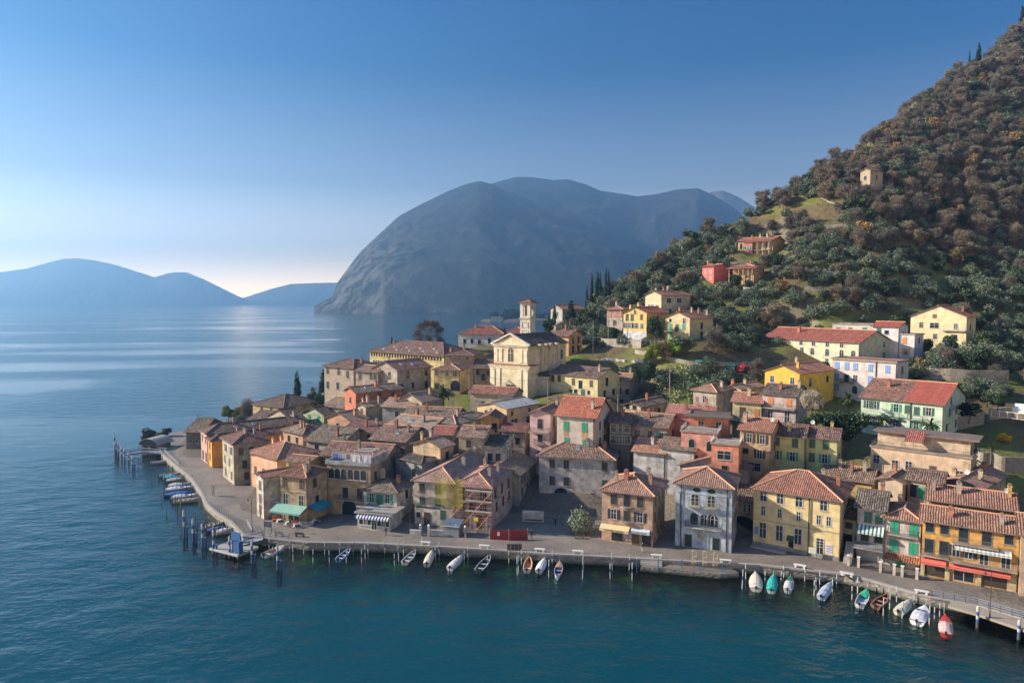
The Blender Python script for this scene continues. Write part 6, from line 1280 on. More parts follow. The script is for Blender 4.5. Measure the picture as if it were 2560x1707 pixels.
bx(b, 'service_hatch', 'inside_dark', None, (W * .43, W * .49, -.05, -.004, .8, 2.3)); awning(b, 'F', .415, .50, 2.95, .9, .5, (.03, .09, .05)); window(b, 'F', .79, 1.5, 'T'); bx(b, 'notice_plate', 'paint', (.55, .56, .62), (W * .86, W * .93, -.05, -.004, 1.1, 2.5))
for i in range(4): bx(b, 'notice_text', 'paint', (.08, .07, .36), (W * .865, W * .925, -.065, -.051, 2.3 - i * .33, 2.42 - i * .33))
bx(b, 'poster_case', 'paint', (.10, .22, .45), (W * .02, W * .065, -.08, -.004, 2.1, 3.5)); text('MUNICIPIO', .2, M['iron'], b['root'], (W * .46, -.06, 4.1), 0) if False else None
for (xa, xb) in ((.10, .2), (.27, .37)): pass
board(wpt(b, W * .725, -1.3, 0), b['thr'], 1.3, 1.1, .9, [(.42, .42, .30), (.5, .5, .38)], 'wooden framed notice board before the yellow town hall')
mb = MB(); mb.box(W * .0, W * .42, -1.8, -.13, -.5, .28); mb.build('stone_step', M['concrete'], b['root'])
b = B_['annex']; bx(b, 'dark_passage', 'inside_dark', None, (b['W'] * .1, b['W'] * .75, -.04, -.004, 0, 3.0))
b = B_['awn']; W = b['W']; awning(b, 'F', 0, 1.0, 5.9, 1.7, .9, (.04, .16, .12), stripe=True)
bx(b, 'terrace', 'plaster', (.30, .30, .30), (-.2, W + .1, -3.2, 0, 2.6, 2.8)); mb = rail(W + .2, 3.1, 1.0, .25); o = mb.build('railing', M['iron'], b['root']); o.location = (-.15, 0, 2.8)
mb = MB()
for i in range(12): mb.box(-1.6, -.3, -3.4 + i * .27, -3.4 + (i + 1) * .27 - .01, -.5, .2 + i * .22)
mb.build('stairs', M['concrete'], b['root'])
b = B_['pinkw']; W = b['W']; balcony(b, 'F', .1, .95, 6.9, .8, (.5, .47, .44)); rm, zf = roof_geo(W * .9, 1.3, 2.9, 'sx', .35, .2, .1, W * .1, -1.5, caps=False); rm.build('porch_roof', [M['tiles'], M['eaves'], M['ridge_dark']], b['root'], (.42, .16, .08))
b = B_['bigor']; W = b['W']; h = b['h']
balcony(b, 'F', -.01, .30, 3.55, .9, (.5, .42, .34)); balcony(b, 'F', .30, .99, 3.45, 1.4, (.45, .36, .28), (.25, .18, .12)); balcony(b, 'F', .33, .80, 6.35, 1.0, (.5, .4, .3), (.2, .17, .14))
for a_, c_ in ((0, .27), (.3, .93)): awning(b, 'F', a_, c_, 3.2, 1.1, .7, (.62, .13, .10), val=.3)
awning(b, 'F', .35, .93, 6.1, 1.2, .45, (.40, .44, .40), stripe=True)
for d_ in ((-.05, .5), (W * .26, W * .31), (W * .60, W * .64), (W * .90, W * .99)): bx(b, 'shop_pier', 'plaster', (.60, .46, .24), (d_[0], d_[1], -.25, -.006, 0, 3.2))
bx(b, 'party_wall', 'plaster', (.2, .12, .08), (W * .395, W * .41, -.65, b['Dp'] * .5, h - .2, h + .05))
b = B_['palace']; W = b['W']; h = b['h']     # the row of openings under the eave
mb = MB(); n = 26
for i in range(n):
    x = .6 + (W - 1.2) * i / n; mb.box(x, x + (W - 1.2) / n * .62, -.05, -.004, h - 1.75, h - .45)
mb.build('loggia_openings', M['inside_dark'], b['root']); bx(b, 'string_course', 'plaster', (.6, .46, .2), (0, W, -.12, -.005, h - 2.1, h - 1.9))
for i in range(6): window(b, 'F', .06 + i * .035, h - 4.2, 'a')
b = B_['green4']; W = b['W']
for f in (.25, .73):
    for z0_, z1_ in ((6.85, 8.75), (3.5, 5.1)): bx(b, 'painted_panel', 'plaster', (.55, .32, .16), (W * f - .62, W * f + .62, -.03, -.004, z0_, z1_))
bx(b, 'corner_strip', 'plaster', (.12, .06, .05), (W - .45, W + .03, -.06, -.004, 0, b['h']))
rm, zf = roof_geo(W * .42, 3.0, b['h'] - .9, 'sx', .45, .25, .12, -.4, -.9, caps=False); 
b = B_['porange']; balcony(b, 'F', 0, 1, 7.8, 1.4, (.5, .46, .4)); balcony(b, 'F', .25, .75, 5.0, .8)
b = B_['coral']; W = b['W']; rm = MB(); rm.box(-.9, W + .8, -2.2, 1, b['h'] + .36, b['h'] + .62); rm.build('canopy', M['eaves'], b['root'])
b = B_['coral2']; W, Dp, h = b['W'], b['Dp'], b['h']; o = rail(W + .2, Dp, .95, .5).build('railing', M['white_trim'], b['root']); o.location = (-.1, Dp - .1, h + .2)
b = B_['coral3']; W, Dp, h = b['W'], b['Dp'], b['h']; o = rail(W + .2, Dp, .95, .25).build('railing', M['white_trim'], b['root']); o.location = (-.1, Dp - .1, h + .2)
b = B_['flat']; W, Dp, h = b['W'], b['Dp'], b['h']
bx(b, 'penthouse', 'plaster', (.60, .44, .30), (.5, W - .5, 3.2, Dp - .2, h + .1, h + 2.9)); bx(b, 'penthouse_slab', 'plaster', (.20, .13, .11), (-.2, W + 1.0, 2.2, Dp + .4, h + 2.9, h + 3.15))
rm, zf = roof_geo(2.8, 3.0, h + 2.0, 'sx', .5, .2, .12, W * .36, .1, caps=False); rm.build('dormer_roof', [M['tiles'], M['eaves'], M['ridge_dark']], b['root'], (.32, .10, .08)); o = rail(W, Dp, .9, .3).build('railing', M['iron'], b['root']); o.location = (0, Dp, h + .34)
b = B_['hotel']; W = b['W']; balcony(b, 'F', .16, .36, 3.9, 1.1, (.4, .2, .15), (.03, .12, .06)); bx(b, 'drainpipe', 'iron', None, (W * .70, W * .715, -.2, -.02, 0, b['h'])); bx(b, 'cornice', 'plaster', (.36, .30, .27), (-.5, W + .5, -.5, -.26, b['h'] - .1, b['h'] + .2))
b = B_['green']; W = b['W']; balcony(b, 'F', -.02, .5, 4.0, 1.2, (.4, .45, .38), (.06, .1, .07)); balcony(b, 'F', .6, .78, 4.0, .9, (.4, .5, .4)); bx(b, 'drainpipe', 'iron', None, (W * .625, W * .635, -.2, -.02, 0, b['h']))
b = B_['green']; rm, zf = roof_geo(b['W'] * .42, b['Dp'], b['h'] + .05, 'gx', b['pitch'], .56, .16, b['W'] * .58, 0); rm.build('roof_section', [M['tiles_new'], M['eaves'], M['ridge_light']], b['root'], (.38, .09, .06))
b = B_['glong']; W = b['W']; rm, zf = roof_geo(W * .3, .9, 5.2, 'sx', .3, .15, .1, 0, -1.0, caps=False); rm.build('porch_roof', [M['tiles_new'], M['eaves'], M['ridge_dark']], b['root'], (.4, .12, .07)); balcony(b, 'F', .02, .3, 3.0, 1.2)
b = B_['vil1']; W = b['W']; bx(b, 'ground_floor', 'plaster', (.66, .66, .66), (-.06, W + .06, -.08, -.006, -1, 3.0)); balcony(b, 'L', .0, .9, 6.4, .9); balcony(b, 'L', .0, .9, 3.3, .9)
b = B_['vil2']; balcony(b, 'F', -.15, .5, 2.8, 1.1); b = B_['farvilla']; balcony(b, 'F', .6, 1.0, 4.8, 1.0, railcol=(.5, .5, .48)); b = B_['pinkb']; W = b['W']; balcony(b, 'F', 0, 1, 8.3, 1.1); balcony(b, 'F', 0, 1, 4.7, 1.1)
b = B_['yterr']; balcony(b, 'F', -.1, 1.05, 3.8, 2.2, solid=False); b = B_['mid2']; balcony(b, 'F', 0, .9, 5.5, 1.0)
b = B_['logv']; W, Dp, h = b['W'], b['Dp'], b['h']
bx(b, 'bay', 'plaster', (.74, .17, .10), (W * .24, W * .48, -2.2, -.006, -3, h - 1.0))
rm, zf = roof_geo(W * .24, 2.4, h - .9, 'sx', .25, .4, .12, W * .24, -2.2, caps=False); rm.build('bay_roof', [M['tiles_new'], M['eaves'], M['ridge_dark']], b['root'], (.38, .12, .08))
for x in (0, W * .2, W * .62, W * .78, W * .95): mb = MB(); mb.tube((x, -2.0, -3), (x, -2.0, h - .6), .2, .2, 8); mb.build('column', M['plaster'], b['root'], (.5, .42, .32))
rm, zf = roof_geo(W * .5, 2.2, h - .75, 'sx', .22, .3, .12, W * .5, -2.3, caps=False); rm.build('porch_roof', [M['tiles_new'], M['eaves'], M['ridge_dark']], b['root'], (.38, .12, .08))
for f in (.29, .36, .43): window(b, 'F', f, 4.2, 'w', out=2.2)
for f in (.30, .42): window(b, 'F', f, 1.0, 'e', out=2.2)
balcony(b, 'F', .5, .97, 3.0, 1.9)
b = B_['veranda']; W, Dp, h = b['W'], b['Dp'], b['h']
for x in (-.3, W * .2, W * .4, W * .62, W * .85, W + .3): mb = MB(); mb.tube((x, -2.4, -3), (x, -2.4, h - .7), .18, .18, 8); mb.build('column', M['plaster'], b['root'], (.55, .42, .28))
rm, zf = roof_geo(W + 2.5, 2.4, h - .85, 'sx', .22, .35, .12, -1.2, -2.6, caps=False); rm.build('porch_roof', [M['tiles_new'], M['eaves'], M['ridge_dark']], b['root'], (.36, .13, .09))
b = B_['lvilla']; W = b['W']; balcony(b, 'F', .4, .55, 2.6, 1.0)
# ---------------------------------------------------------------- boats
simple('outboard', (.03, .03, .035), .35, .2)
def hull_mesh(L, B, H=.62, pointed=False, n=14):
    """stern at x = 0, bow at x = L; slots: 0 outside, 1 inside, 2 rim"""
    mb = MB(); st = []
    for i in range(n + 1):
        t = i / n
        if pointed: w = B / 2 * max(0.0, math.sin(math.pi * (.04 + .96 * t) if t < 1 else math.pi)) ** .65
        else: w = B / 2 * (1 - max(0, (t - .35) / .65) ** 2.2) * (.86 + .14 * min(1, t / .3))
        if i == n: w = .03
        z = H + .30 * t ** 2.4 + (.18 * (1 - t) ** 3 if pointed else 0)
        st.append((t * L, w, z))
    def ring(s, k):
        x, w, z = s
        if k == 0: return [(x, -w, z), (x, -w * .86, z * .35), (x, -w * .45, -.18), (x, 0, -.25), (x, w * .45, -.18), (x, w * .86, z * .35), (x, w, z)]
        w2 = max(w - .09, .01); return [(x, -w2, z - .005), (x, -w2 * .84, .22), (x, 0, .14), (x, w2 * .84, .22), (x, w2, z - .005)]
    for a, b_ in zip(st[:-1], st[1:]):
        for k, sl in ((0, 0), (1, 1)):
            r0, r1 = ring(a, k), ring(b_, k)
            for q in range(len(r0) - 1):
                f = [r0[q], r1[q], r1[q + 1], r0[q + 1]]; mb.poly(f if k else f[::-1], sl)
        for s in (-1, 1):
            o0, o1, i0, i1 = (a[0], s * a[1], a[2]), (b_[0], s * b_[1], b_[2]), (a[0], s * max(a[1] - .09, .01), a[2]), (b_[0], s * max(b_[1] - .09, .01), b_[2])
            mb.poly([o0, o1, i1, i0], 2)
    r0, r1 = ring(st[0], 0), ring(st[0], 1); mb.poly(r0, 0); mb.poly([(x + .08, y, z) for x, y, z in r1][::-1], 1); mb.poly([r0[0], (st[0][0] + .08, r1[0][1], r1[0][2]), (st[0][0] + .08, r1[-1][1], r1[-1][2]), r0[-1]], 2)
    return mb, st
def boat(c, sx, sy, bx_, by, B, label, hull=(.55, .53, .48), inside=(.4, .4, .4), rim=None, style='open', cover=None, deck=None, pointed=False, motor=True, benches=3, name='rowing_boat', z=0.0, group='boats moored along the quay', Lmin=3.6, Lmax=6.6):
    P, Q = at_z(*px(c, sx, sy), .25), at_z(*px(c, bx_, by), .5); d = Q - P; d.z = 0; B *= .9; L = min(max(d.length, Lmin), Lmax) * .95; th = math.atan2(d.y, d.x)
    o = empty(name, (P.x, P.y, z), th); tag(o, label, 'boat', group)
    mb, st = hull_mesh(L, B, .62, pointed)
    def sm(col):
        key = ('bc', col); return shared(key, lambda: simple('boat_paint_%02d' % len(_cache), col, .45, 0, .18, 2.5, .4))
    mb.build('hull', [sm(hull), sm(inside), sm(rim or hull)], o, smooth=False)
    def wid(x):
        for a, b_ in zip(st[:-1], st[1:]):
            if a[0] <= x <= b_[0]: t = (x - a[0]) / (b_[0] - a[0] + 1e-9); return a[1] + (b_[1] - a[1]) * t, a[2] + (b_[2] - a[2]) * t
        return .05, .8
    if style == 'open':
        for i in range(benches):
            x = L * (.2 + .55 * i / max(1, benches - 1)); w_, zz = wid(x); mb = MB(); mb.box(x - .14, x + .14, -w_ + .12, w_ - .12, zz - .22, zz - .17); mb.build('bench', sm(tuple(min(1, k * 1.15) for k in (rim or hull))), o)
    if style in ('cover', 'motor', 'halfcover'):
        x0, x1 = {'cover': (0, L * .97), 'motor': (L * .08, L * .62), 'halfcover': (L * .05, L * .6)}[style]; n = 12; mb = MB(); rows = []
        for i in range(n + 1):
            x = x0 + (x1 - x0) * i / n; w_, zz = wid(x); hgt = (.42 * math.sin(math.pi * min(1, .12 + .8 * i / n)) + .06 * math.sin(i * 2.1)); rows.append([(x, -w_ - .03, zz - .12), (x, -w_, zz + .02), (x, -w_ * .5, zz + hgt * .8), (x, 0, zz + hgt + .03), (x, w_ * .5, zz + hgt * .8), (x, w_, zz + .02), (x, w_ + .03, zz - .12)])
        for a, b_ in zip(rows[:-1], rows[1:]):
            for q in range(6): mb.poly([a[q], a[q + 1], b_[q + 1], b_[q]])
        mb.poly(rows[0]); mb.poly(rows[-1][::-1]); mb.build('cover', M['cloth'], o, cover or (.5, .5, .5))
    if deck or style == 'motor':
        x0 = L * .62; mb = MB(); rows = []
        for i in range(7): x = x0 + (L - x0) * i / 6; w_, zz = wid(min(x, L * .999)); rows.append(((x, -w_ + .03, zz + .01), (x, 0, zz + .1), (x, w_ - .03, zz + .01)))
        for a, b_ in zip(rows[:-1], rows[1:]): mb.poly([a[0], b_[0], b_[1], a[1]]); mb.poly([a[1], b_[1], b_[2], a[2]])
        mb.poly([rows[0][0], rows[0][1], rows[0][2], (x0, rows[0][2][1], .3), (x0, rows[0][0][1], .3)]); mb.build('foredeck', M['paint'], o, deck or hull)
    if style == 'motor': # windscreen and bow rail
        w_, zz = wid(L * .6); mb = MB(); mb.poly([(L * .60, -w_ * .8, zz), (L * .60, w_ * .8, zz), (L * .55, w_ * .7, zz + .45), (L * .55, -w_ * .7, zz + .45)]); mb.build('windscreen', M['sky_glass'], o)
    if motor:
        mb = MB(); mb.box(-.32, -.02, -.14, .14, .55, .98); mb.box(-.22, -.10, -.05, .05, -.3, .55); mb.build('outboard_motor', M['outboard'], o)
    mb = MB(); mb.path([(L - .1, 0, .85), (L + .9, .15, .55), (L + 2.2, .1, 1.45)], .02, 4); mb.build('mooring_rope', M['white_trim'], o)
    return o
W_, CR, GYC = (.50, .49, .465), (.52, .46, .34), (.36, .37, .37)
boat('S', 845, 1402, 877, 1373, 1.6, 'open blue-rimmed rowing boat with blue benches, alone before the arched house', (.12, .20, .42), (.07, .10, .17), (.5, .55, .62), motor=True)
boat('S', 1011, 1409, 1040, 1377, 1.7, 'open grey boat with cluttered pale inside, left of the beige covered boat', (.40, .40, .38), (.30, .29, .27), (.55, .54, .5))
boat('S', 1067, 1413, 1083, 1376, 1.7, 'boat under a beige cover, left of the scaffolded house', CR, CR, CR, 'cover', (.50, .44, .34))
boat('S', 1125, 1423, 1158, 1390, 1.8, 'boat under a wrinkled white cover below the scaffolded house', W_, W_, W_, 'cover', (.52, .49, .45))
boat('S', 1195, 1430, 1230, 1386, 1.9, 'long dark open boat with pale rim below the red hoarding', (.03, .035, .035), (.06, .065, .06), (.45, .45, .42), benches=3, Lmax=7)
boat('S', 1317, 1429, 1324, 1393, 1.7, 'small cream boat with orange-brown floor', (.58, .52, .42), (.52, .22, .08), (.60, .55, .45), benches=1)
boat('S', 1347, 1430, 1364, 1397, 1.7, 'boat under a smooth pale cover, between the orange-floored and the wooden boat', W_, W_, W_, 'cover', (.56, .55, .55))
boat('S', 1393, 1447, 1402, 1396, 1.6, 'pointed wooden boat with vivid blue floor and wooden foredeck', (.38, .44, .48), (.04, .10, .34), (.46, .30, .22), pointed=True, motor=False, deck=(.36, .22, .17))
boat('S', 1890, 1475, 1889, 1429, 2.3, 'broad motorboat under a cream cover below the yellow town hall', (.56, .52, .44), CR, CR, 'cover', (.56, .50, .40), name='motorboat')
boat('S', 1928, 1480, 1936, 1434, 1.8, 'boat under a bright turquoise cover', (.35, .45, .42), GYC, (.05, .38, .32), 'cover', (.02, .36, .30))
boat('S', 1969, 1479, 1978, 1442, 1.6, 'small boat with dark green bow and grey cover with a red buoy', GYC, (.10, .12, .12), (.45, .45, .43), 'halfcover', (.42, .42, .42), deck=(.02, .16, .10))
boat('S', 2053, 1496, 2080, 1457, 1.8, 'boat under a blue-grey cover at the end of the long dark posts', (.30, .33, .40), GYC, (.5, .5, .52), 'cover', (.34, .38, .46))
boat('S', 2149, 1516, 2169, 1474, 1.8, 'white boat with green foredeck and green stern', (.50, .50, .47), (.28, .33, .42), (.55, .50, .42), deck=(.02, .36, .20), benches=2)
boat('S', 2188, 1519, 2221, 1487, 1.8, 'brown varnished open wooden boat', (.22, .10, .06), (.16, .065, .04), (.42, .20, .12), benches=3)
boat('S', 2246, 1534, 2279, 1502, 1.9, 'boat under a grey and sand cover beside the brown wooden boat', (.50, .45, .32), GYC, (.52, .46, .3), 'cover', (.44, .42, .34))
boat('S', 2292, 1559, 2317, 1512, 2.4, 'large white motorboat with white tarpaulin, left of the red boat', (.62, .61, .60), (.45, .45, .46), W_, 'motor', (.50, .49, .52), name='motorboat')
boat('S', 2365, 1590, 2363, 1532, 1.9, 'red boat with crimson foredeck and pinkish cover', (.34, .04, .035), (.10, .05, .04), (.55, .12, .08), 'halfcover', (.52, .36, .33), deck=(.46, .03, .03))
LG = 'boats moored along the left promenade'
boat('S', 398, 1191, 455, 1184, 1.9, 'farthest white-rimmed boat of the left promenade row', (.30, .30, .30), GYC, W_, group=LG)
boat('S', 408, 1196, 467, 1190, 1.9, 'white boat with a turquoise cover over its middle', W_, GYC, W_, 'halfcover', (.04, .34, .42), group=LG)
boat('S', 417, 1203, 462, 1198, 1.8, 'boat under a tan cover near the turquoise one', (.2, .18, .15), CR, CR, 'cover', (.48, .42, .33), group=LG)
boat('S', 420, 1216, 480, 1208, 2.1, 'white boat with grey folded awning, behind the large white motorboat', W_, W_, W_, 'halfcover', (.55, .54, .52), group=LG)
boat('S', 412, 1226, 488, 1217, 2.3, 'large white motorboat with lilac-grey hull on the left promenade', (.48, .48, .55), W_, W_, 'motor', (.55, .54, .55), group=LG, name='motorboat')
boat('S', 411, 1239, 492, 1231, 1.9, 'boat under a deep blue cover between two white ones', (.03, .10, .25), (.03, .1, .3), (.05, .16, .38), 'cover', (.03, .13, .36), group=LG)
boat('S', 428, 1245, 496, 1237, 2.2, 'white motorboat with upright windscreen beside the deep blue cover', (.58, .56, .52), (.4, .4, .38), W_, 'motor', (.50, .48, .44), group=LG, name='motorboat')
boat('S', 433, 1255, 500, 1247, 1.9, 'sand-coloured open boat with four compartments', (.42, .35, .26), (.46, .40, .32), (.55, .48, .38), benches=4, group=LG)
boat('S', 513, 1317, 562, 1307, 1.7, 'pale wooden open boat before the iron-railed quay bend', (.40, .32, .22), (.35, .29, .22), (.55, .48, .36), group=LG)
boat('S', 517, 1329, 574, 1320, 1.8, 'boat with dark blue cover and red bow edge at the blue jetty', (.05, .08, .16), GYC, (.42, .08, .08), 'cover', (.05, .09, .16), group=LG)
boat('S', 540, 1333, 582, 1324, 1.8, 'boat under a cream cover tucked behind the blue jetty', CR, CR, CR, 'cover', (.48, .44, .36), group=LG)
boat('S', 660, 1391, 716, 1364, 2.2, 'white motorboat with chrome bow rail and tan seats, right of the blue jetty', (.55, .57, .58), (.42, .26, .16), W_, 'open', deck=(.52, .42, .36), benches=2, name='motorboat')
boat('S', 376, 1158, 419, 1153, 1.7, 'small low boat beside the round-roofed boathouse', (.34, .32, .30), GYC, (.5, .48, .45), group=LG)
# ---------------------------------------------------------------- mooring posts
simple('post_white', (.42, .41, .37), .7, 0, .3, 3); simple('post_blue', (.03, .09, .23), .6, 0, .2, 3); simple('post_wood', (.10, .085, .065), .9, 0, .4, 3); simple('chrome', (.5, .52, .54), .3, .8)
def post_mesh(H, kind):
    mb = MB(); k = {'w': [(0, 0, 'b'), (0, .45, 2), (.45, .68, 1), (.68, 1.0, 0)], 'b': [(0, 0, 'b'), (0, .25, 2), (.25, 1.0, 1)], 'd': [(0, 0, 'b'), (0, 1.0, 2)]}[kind]
    r = .075; mb.tube((0, 0, -3), (0, 0, H * k[1][1]), r, r, 7, 2 if kind != 'w' else 0)
    for a, b_, m_ in k[2:]: mb.tube((0, 0, H * a), (0, 0, H * b_), r + .003, r + .003, 7, m_)
    mb.tube((0, 0, H), (0, 0, H + .09), r + .03, r * .5, 7, 0 if kind != 'd' else 2); return mb
POSTS = dict(
 B='252,1215,1300 432,1210,1310 463,1285,1400 555,1220,1340 636,1290,1420 737,1235,1340 778,1305,1410 867,1235,1330 925,1295,1420 986,1230,1320 1060,1290,1420 1090,1250,1380 1115,1225,1330 1260,1210,1335 1382,1220,1400 1425,1235,1350 1347,1340,1440 1587,1195,1330 290,1275,1375',
 C='310,1095,1210 343,1065,1180 592,1085,1215 560,1125,1210 527,1165,1250 697,1095,1190 765,1175,1280 810,1105,1200 948,1130,1240 1022,1180,1350 1033,1165,1330 1058,1130,1250 1190,1105,1215 1295,1205,1370 1325,1130,1260 1597,1145,1300 1590,1180,1380',
 D='437,1240,1380 455,1155,1310 603,1160,1300 628,1240,1395 670,1190,1330b 853,1195,1330b 1062,1215,1335b 1215,1230,1350b 1416,1240,1365b 1587,1305,1465 1618,1240,1380',
 E='463,1320,1420 494,1245,1320 600,1305,1420 625,1265,1370 808,1285,1400 890,1380,1530 908,1355,1480 940,1310,1430 1048,1395,1530 1085,1335,1455 1220,1445,1560 1268,1365,1490',
 F='98,975,1090 280,1115,1250 325,1085,1210 376,1050,1160 415,1145,1270 497,1095,1200 607,1175,1330 645,1180,1290 682,1150,1260',
 A='700,830,930 512,640,690d 545,450,520d 600,560,630d 640,590,650d 480,570,620d 740,640,700d 805,650,720d 832,970,1080d 880,840,900d 985,1090,1160 1040,1060,1120d 1145,1040,1110d 1090,1010,1080d 1230,1130,1190 640,500,560d 690,540,600d 620,680,740d 860,740,800d 585,700,760d')
ACC = {}
for c, s in POSTS.items():
    for e in s.split():
        kind = 'w'
        if e[-1] in 'bd': kind = e[-1]; e = e[:-1]
        x, yt, yb = map(float, e.split(',')); X, Yb = px(c, x, yb); _, Yt = px(c, x, yt); P = at_z(X, Yb, 0); H = max(1.6, min(3.4, (Yb - Yt) * P.y / FPX))
        Hq = round(H * 2) / 2; me = shared(('post', Hq, kind), lambda: post_mesh(Hq, kind).mesh('mooring_post', [M['post_white'], M['post_blue'], M['post_wood']]))
        o = link('mooring_post', me, None, None, P, rng.random() * 6); o.rotation_euler = (rng.gauss(0, .02), rng.gauss(0, .02), rng.random() * 6)
        side = {'w': ('thin white-topped mooring post with a blue band', 'white-topped mooring posts'), 'b': ('thin blue mooring post', 'blue mooring posts'), 'd': ('thin dark wooden mooring stake', 'dark mooring stakes')}[kind]
        place = {'A': ' beside the left promenade', 'B': ' left of the hoarding', 'C': ' below the square', 'D': ' before the pale blue house', 'E': ' below the yellow town hall', 'F': ' near the right end'}[c]
        tag(o, side[0] + place, 'mooring post', side[1] + place)
r2 = random.Random(12); me_s = shared(('post', 2.0, 'd'), lambda: post_mesh(2.0, 'd').mesh('mooring_post', [M['post_white'], M['post_blue'], M['post_wood']]))
for i in range(26):
    t_ = .04 + .92 * i / 25; k_ = t_ * (NQ - 20); a_ = outer[19 + int(k_)]; b_ = outer[min(20 + int(k_), NQ - 1)]; q_ = a_ + (b_ - a_) * (k_ - int(k_)); d_ = (outer[NQ - 1] - outer[19]).normalized(); n_ = Vector((-d_.y, d_.x, 0)); n_ = n_ if n_.x < 0 else -n_
    P = q_ + n_ * r2.choice((2.0, 5.5, 7.5)) + Vector((0, r2.uniform(-1, 1), 0)); o = link('mooring_post', me_s, None, None, (P.x, P.y, r2.uniform(-.3, .5))); o.rotation_euler = (r2.gauss(0, .03), r2.gauss(0, .03), r2.random() * 6); tag(o, 'thin dark wooden mooring stake beside the left promenade', 'mooring post', 'dark mooring stakes beside the left promenade')
def big_pile(c, x, yt, yb, label, grp, shoulder=True):
    X, Yb = px(c, x, yb); _, Yt = px(c, x, yt); P = at_z(X, Yb, 0); H = max(2.4, (Yb - Yt) * P.y / FPX); o = empty('ferry_pile', P, 0); tag(o, label, 'pile', grp)
    mb = MB(); n = 4; mb.tube((0, 0, -4), (0, 0, H * .25), .2, .2, 10, 2)
    for i in range(4): mb.tube((0, 0, H * (.25 + .1875 * i)), (0, 0, H * (.25 + .1875 * (i + 1))), .202, .202, 10, (1, 0, 1, 0)[i])
    mb.tube((0, 0, H), (0, 0, H + .3), .21, .07, 10, 0); mb.build('pile', [M['post_white'], M['post_blue'], M['post_wood']], o)
    if shoulder: mb = MB(); mb.tube((.55, 0, -4), (.55, 0, H * .42), .19, .19, 9, 1); mb.tube((.55, 0, H * .42), (.55, 0, H * .42 + .14), .2, .15, 9, 0); mb.build('fender_pile', [M['post_white'], M['post_blue'], M['post_wood']], o)
    return o
BP = 'striped ferry piles around the blue jetty'
for (x, yt, yb), w_ in zip(((733, 960, 1200), (812, 1040, 1240), (893, 1080, 1280), (990, 1135, 1340), (1130, 1190, 1370), (1325, 1230, 1420), (1548, 1270, 1480)), ('leftmost of the row in open water', 'second from the left in open water', 'third from the left beside a black-hulled boat', 'at the outer left corner of the blue jetty', 'at the front corner of the blue jetty', 'standing alone right of the blue jetty', 'before the white motorboat with chrome rail')):
    big_pile('A', x, yt, yb, 'blue and white striped ferry pile, ' + w_, BP)
FP = 'striped ferry piles at the far jetty'
for (x, yt, yb), w_ in zip(((131, 290, 470), (145, 345, 490), (160, 375, 500), (190, 405, 520), (213, 425, 545), (250, 460, 560), (284, 495, 600)), ('farthest', 'second farthest', 'third farthest', 'fourth, behind the blue ticket box', 'fifth, before the blue ticket box', 'second nearest', 'nearest')):
    big_pile('A', x, yt, yb, 'blue-banded ferry pile at the far jetty, ' + w_ + ' of seven', FP, w_ in ('nearest', 'farthest'))
# ---------------------------------------------------------------- jetties
def plank_jetty(name, label, pts_px, z, w, rails=True, col=(.36, .34, .33)):
    P = [at_z(*px(c, x, y), zz) for c, x, y, zz in pts_px]; o = empty(name, P[0], 0); tag(o, label, 'jetty')
    for a, b_ in zip(P[:-1], P[1:]):
        d = (b_ - a); n_ = Vector((-d.y, d.x, 0)).normalized() * w / 2; a0, b0 = a - P[0], b_ - P[0]
        mb = MB(); t_ = Vector((0, 0, .18)); q = [a0 - n_, b0 - n_, b0 + n_, a0 + n_]; mb.poly(q, 0); 
        for i in range(4): j = (i + 1) % 4; mb.poly([q[i] - t_ * 2, q[j] - t_ * 2, q[j], q[i]], 1)
        mb.poly([v_ - t_ * 2 for v_ in q[::-1]], 1); mb.build('deck', [M['concrete'], M['post_blue']], o)
        if rails:
            mb = MB(); L = d.length; k = max(2, int(L / 1.3))
            for s in (-1, 1):
                for hgt in (.35, .7, 1.05): mb.tube(a0 + n_ * s * .95 + Vector((0, 0, hgt)), b0 + n_ * s * .95 + Vector((0, 0, hgt)), .04, .04, 5, 0 if hgt > 1 else 1)
                for i in range(k + 1): p_ = a0 + (b0 - a0) * (i / k) + n_ * s * .95; mb.tube(p_, p_ + Vector((0, 0, 1.05)), .04, .04, 5, 1)
            mb.build('railing', [M['post_white'], M['post_blue']], o)
    return o
plank_jetty('ferry_gangway', 'blue railed gangway sloping from the quay to the ferry platform', [('S', 657, 1343, 1.7), ('S', 603, 1358, 1.1)], 1.4, 2.2)
p0 = at_z(*px('S', 585, 1368), 1.0); o = empty('ferry_platform', p0, R(-28)); tag(o, 'blue steel ferry platform with grey deck at the promenade corner', 'jetty')
mb = MB(); mb.box(-3.6, 3.6, -2.2, 2.2, .55 - 1, .72 - 1 + .25); mb.build('deck', M['concrete'], o); mb = MB(); mb.box(-3.7, 3.7, -2.35, -2.21, -.35, .05); mb.box(-3.7, 3.7, 2.21, 2.35, -.35, .05); mb.build('edge_beam', M['post_white'], o)
for x, y in ((-3.3, -1.9), (3.3, -1.9), (-3.3, 1.9), (3.3, 1.9), (0, 1.9), (0, -1.9)): mb = MB(); mb.tube((x, y, -5), (x, y, -.45), .2, .2, 8); mb.build('leg', M['post_wood'], o)
for x, y, w_, d_ in ((-1.5, 1.7, 2.4, .15), (2.6, -1.4, 1.8, .9)): mb = MB(); mb.box(x - w_ / 2, x + w_ / 2, y - d_ / 2, y + d_ / 2, 0, 2.1); mb.build('blue_box', M['post_blue'], o)
mb = rail(7.0, 0, 1.1, .9, 0, False); r_ = mb.build('railing', M['post_blue'], o); r_.location = (-3.5, 1.95, 0)
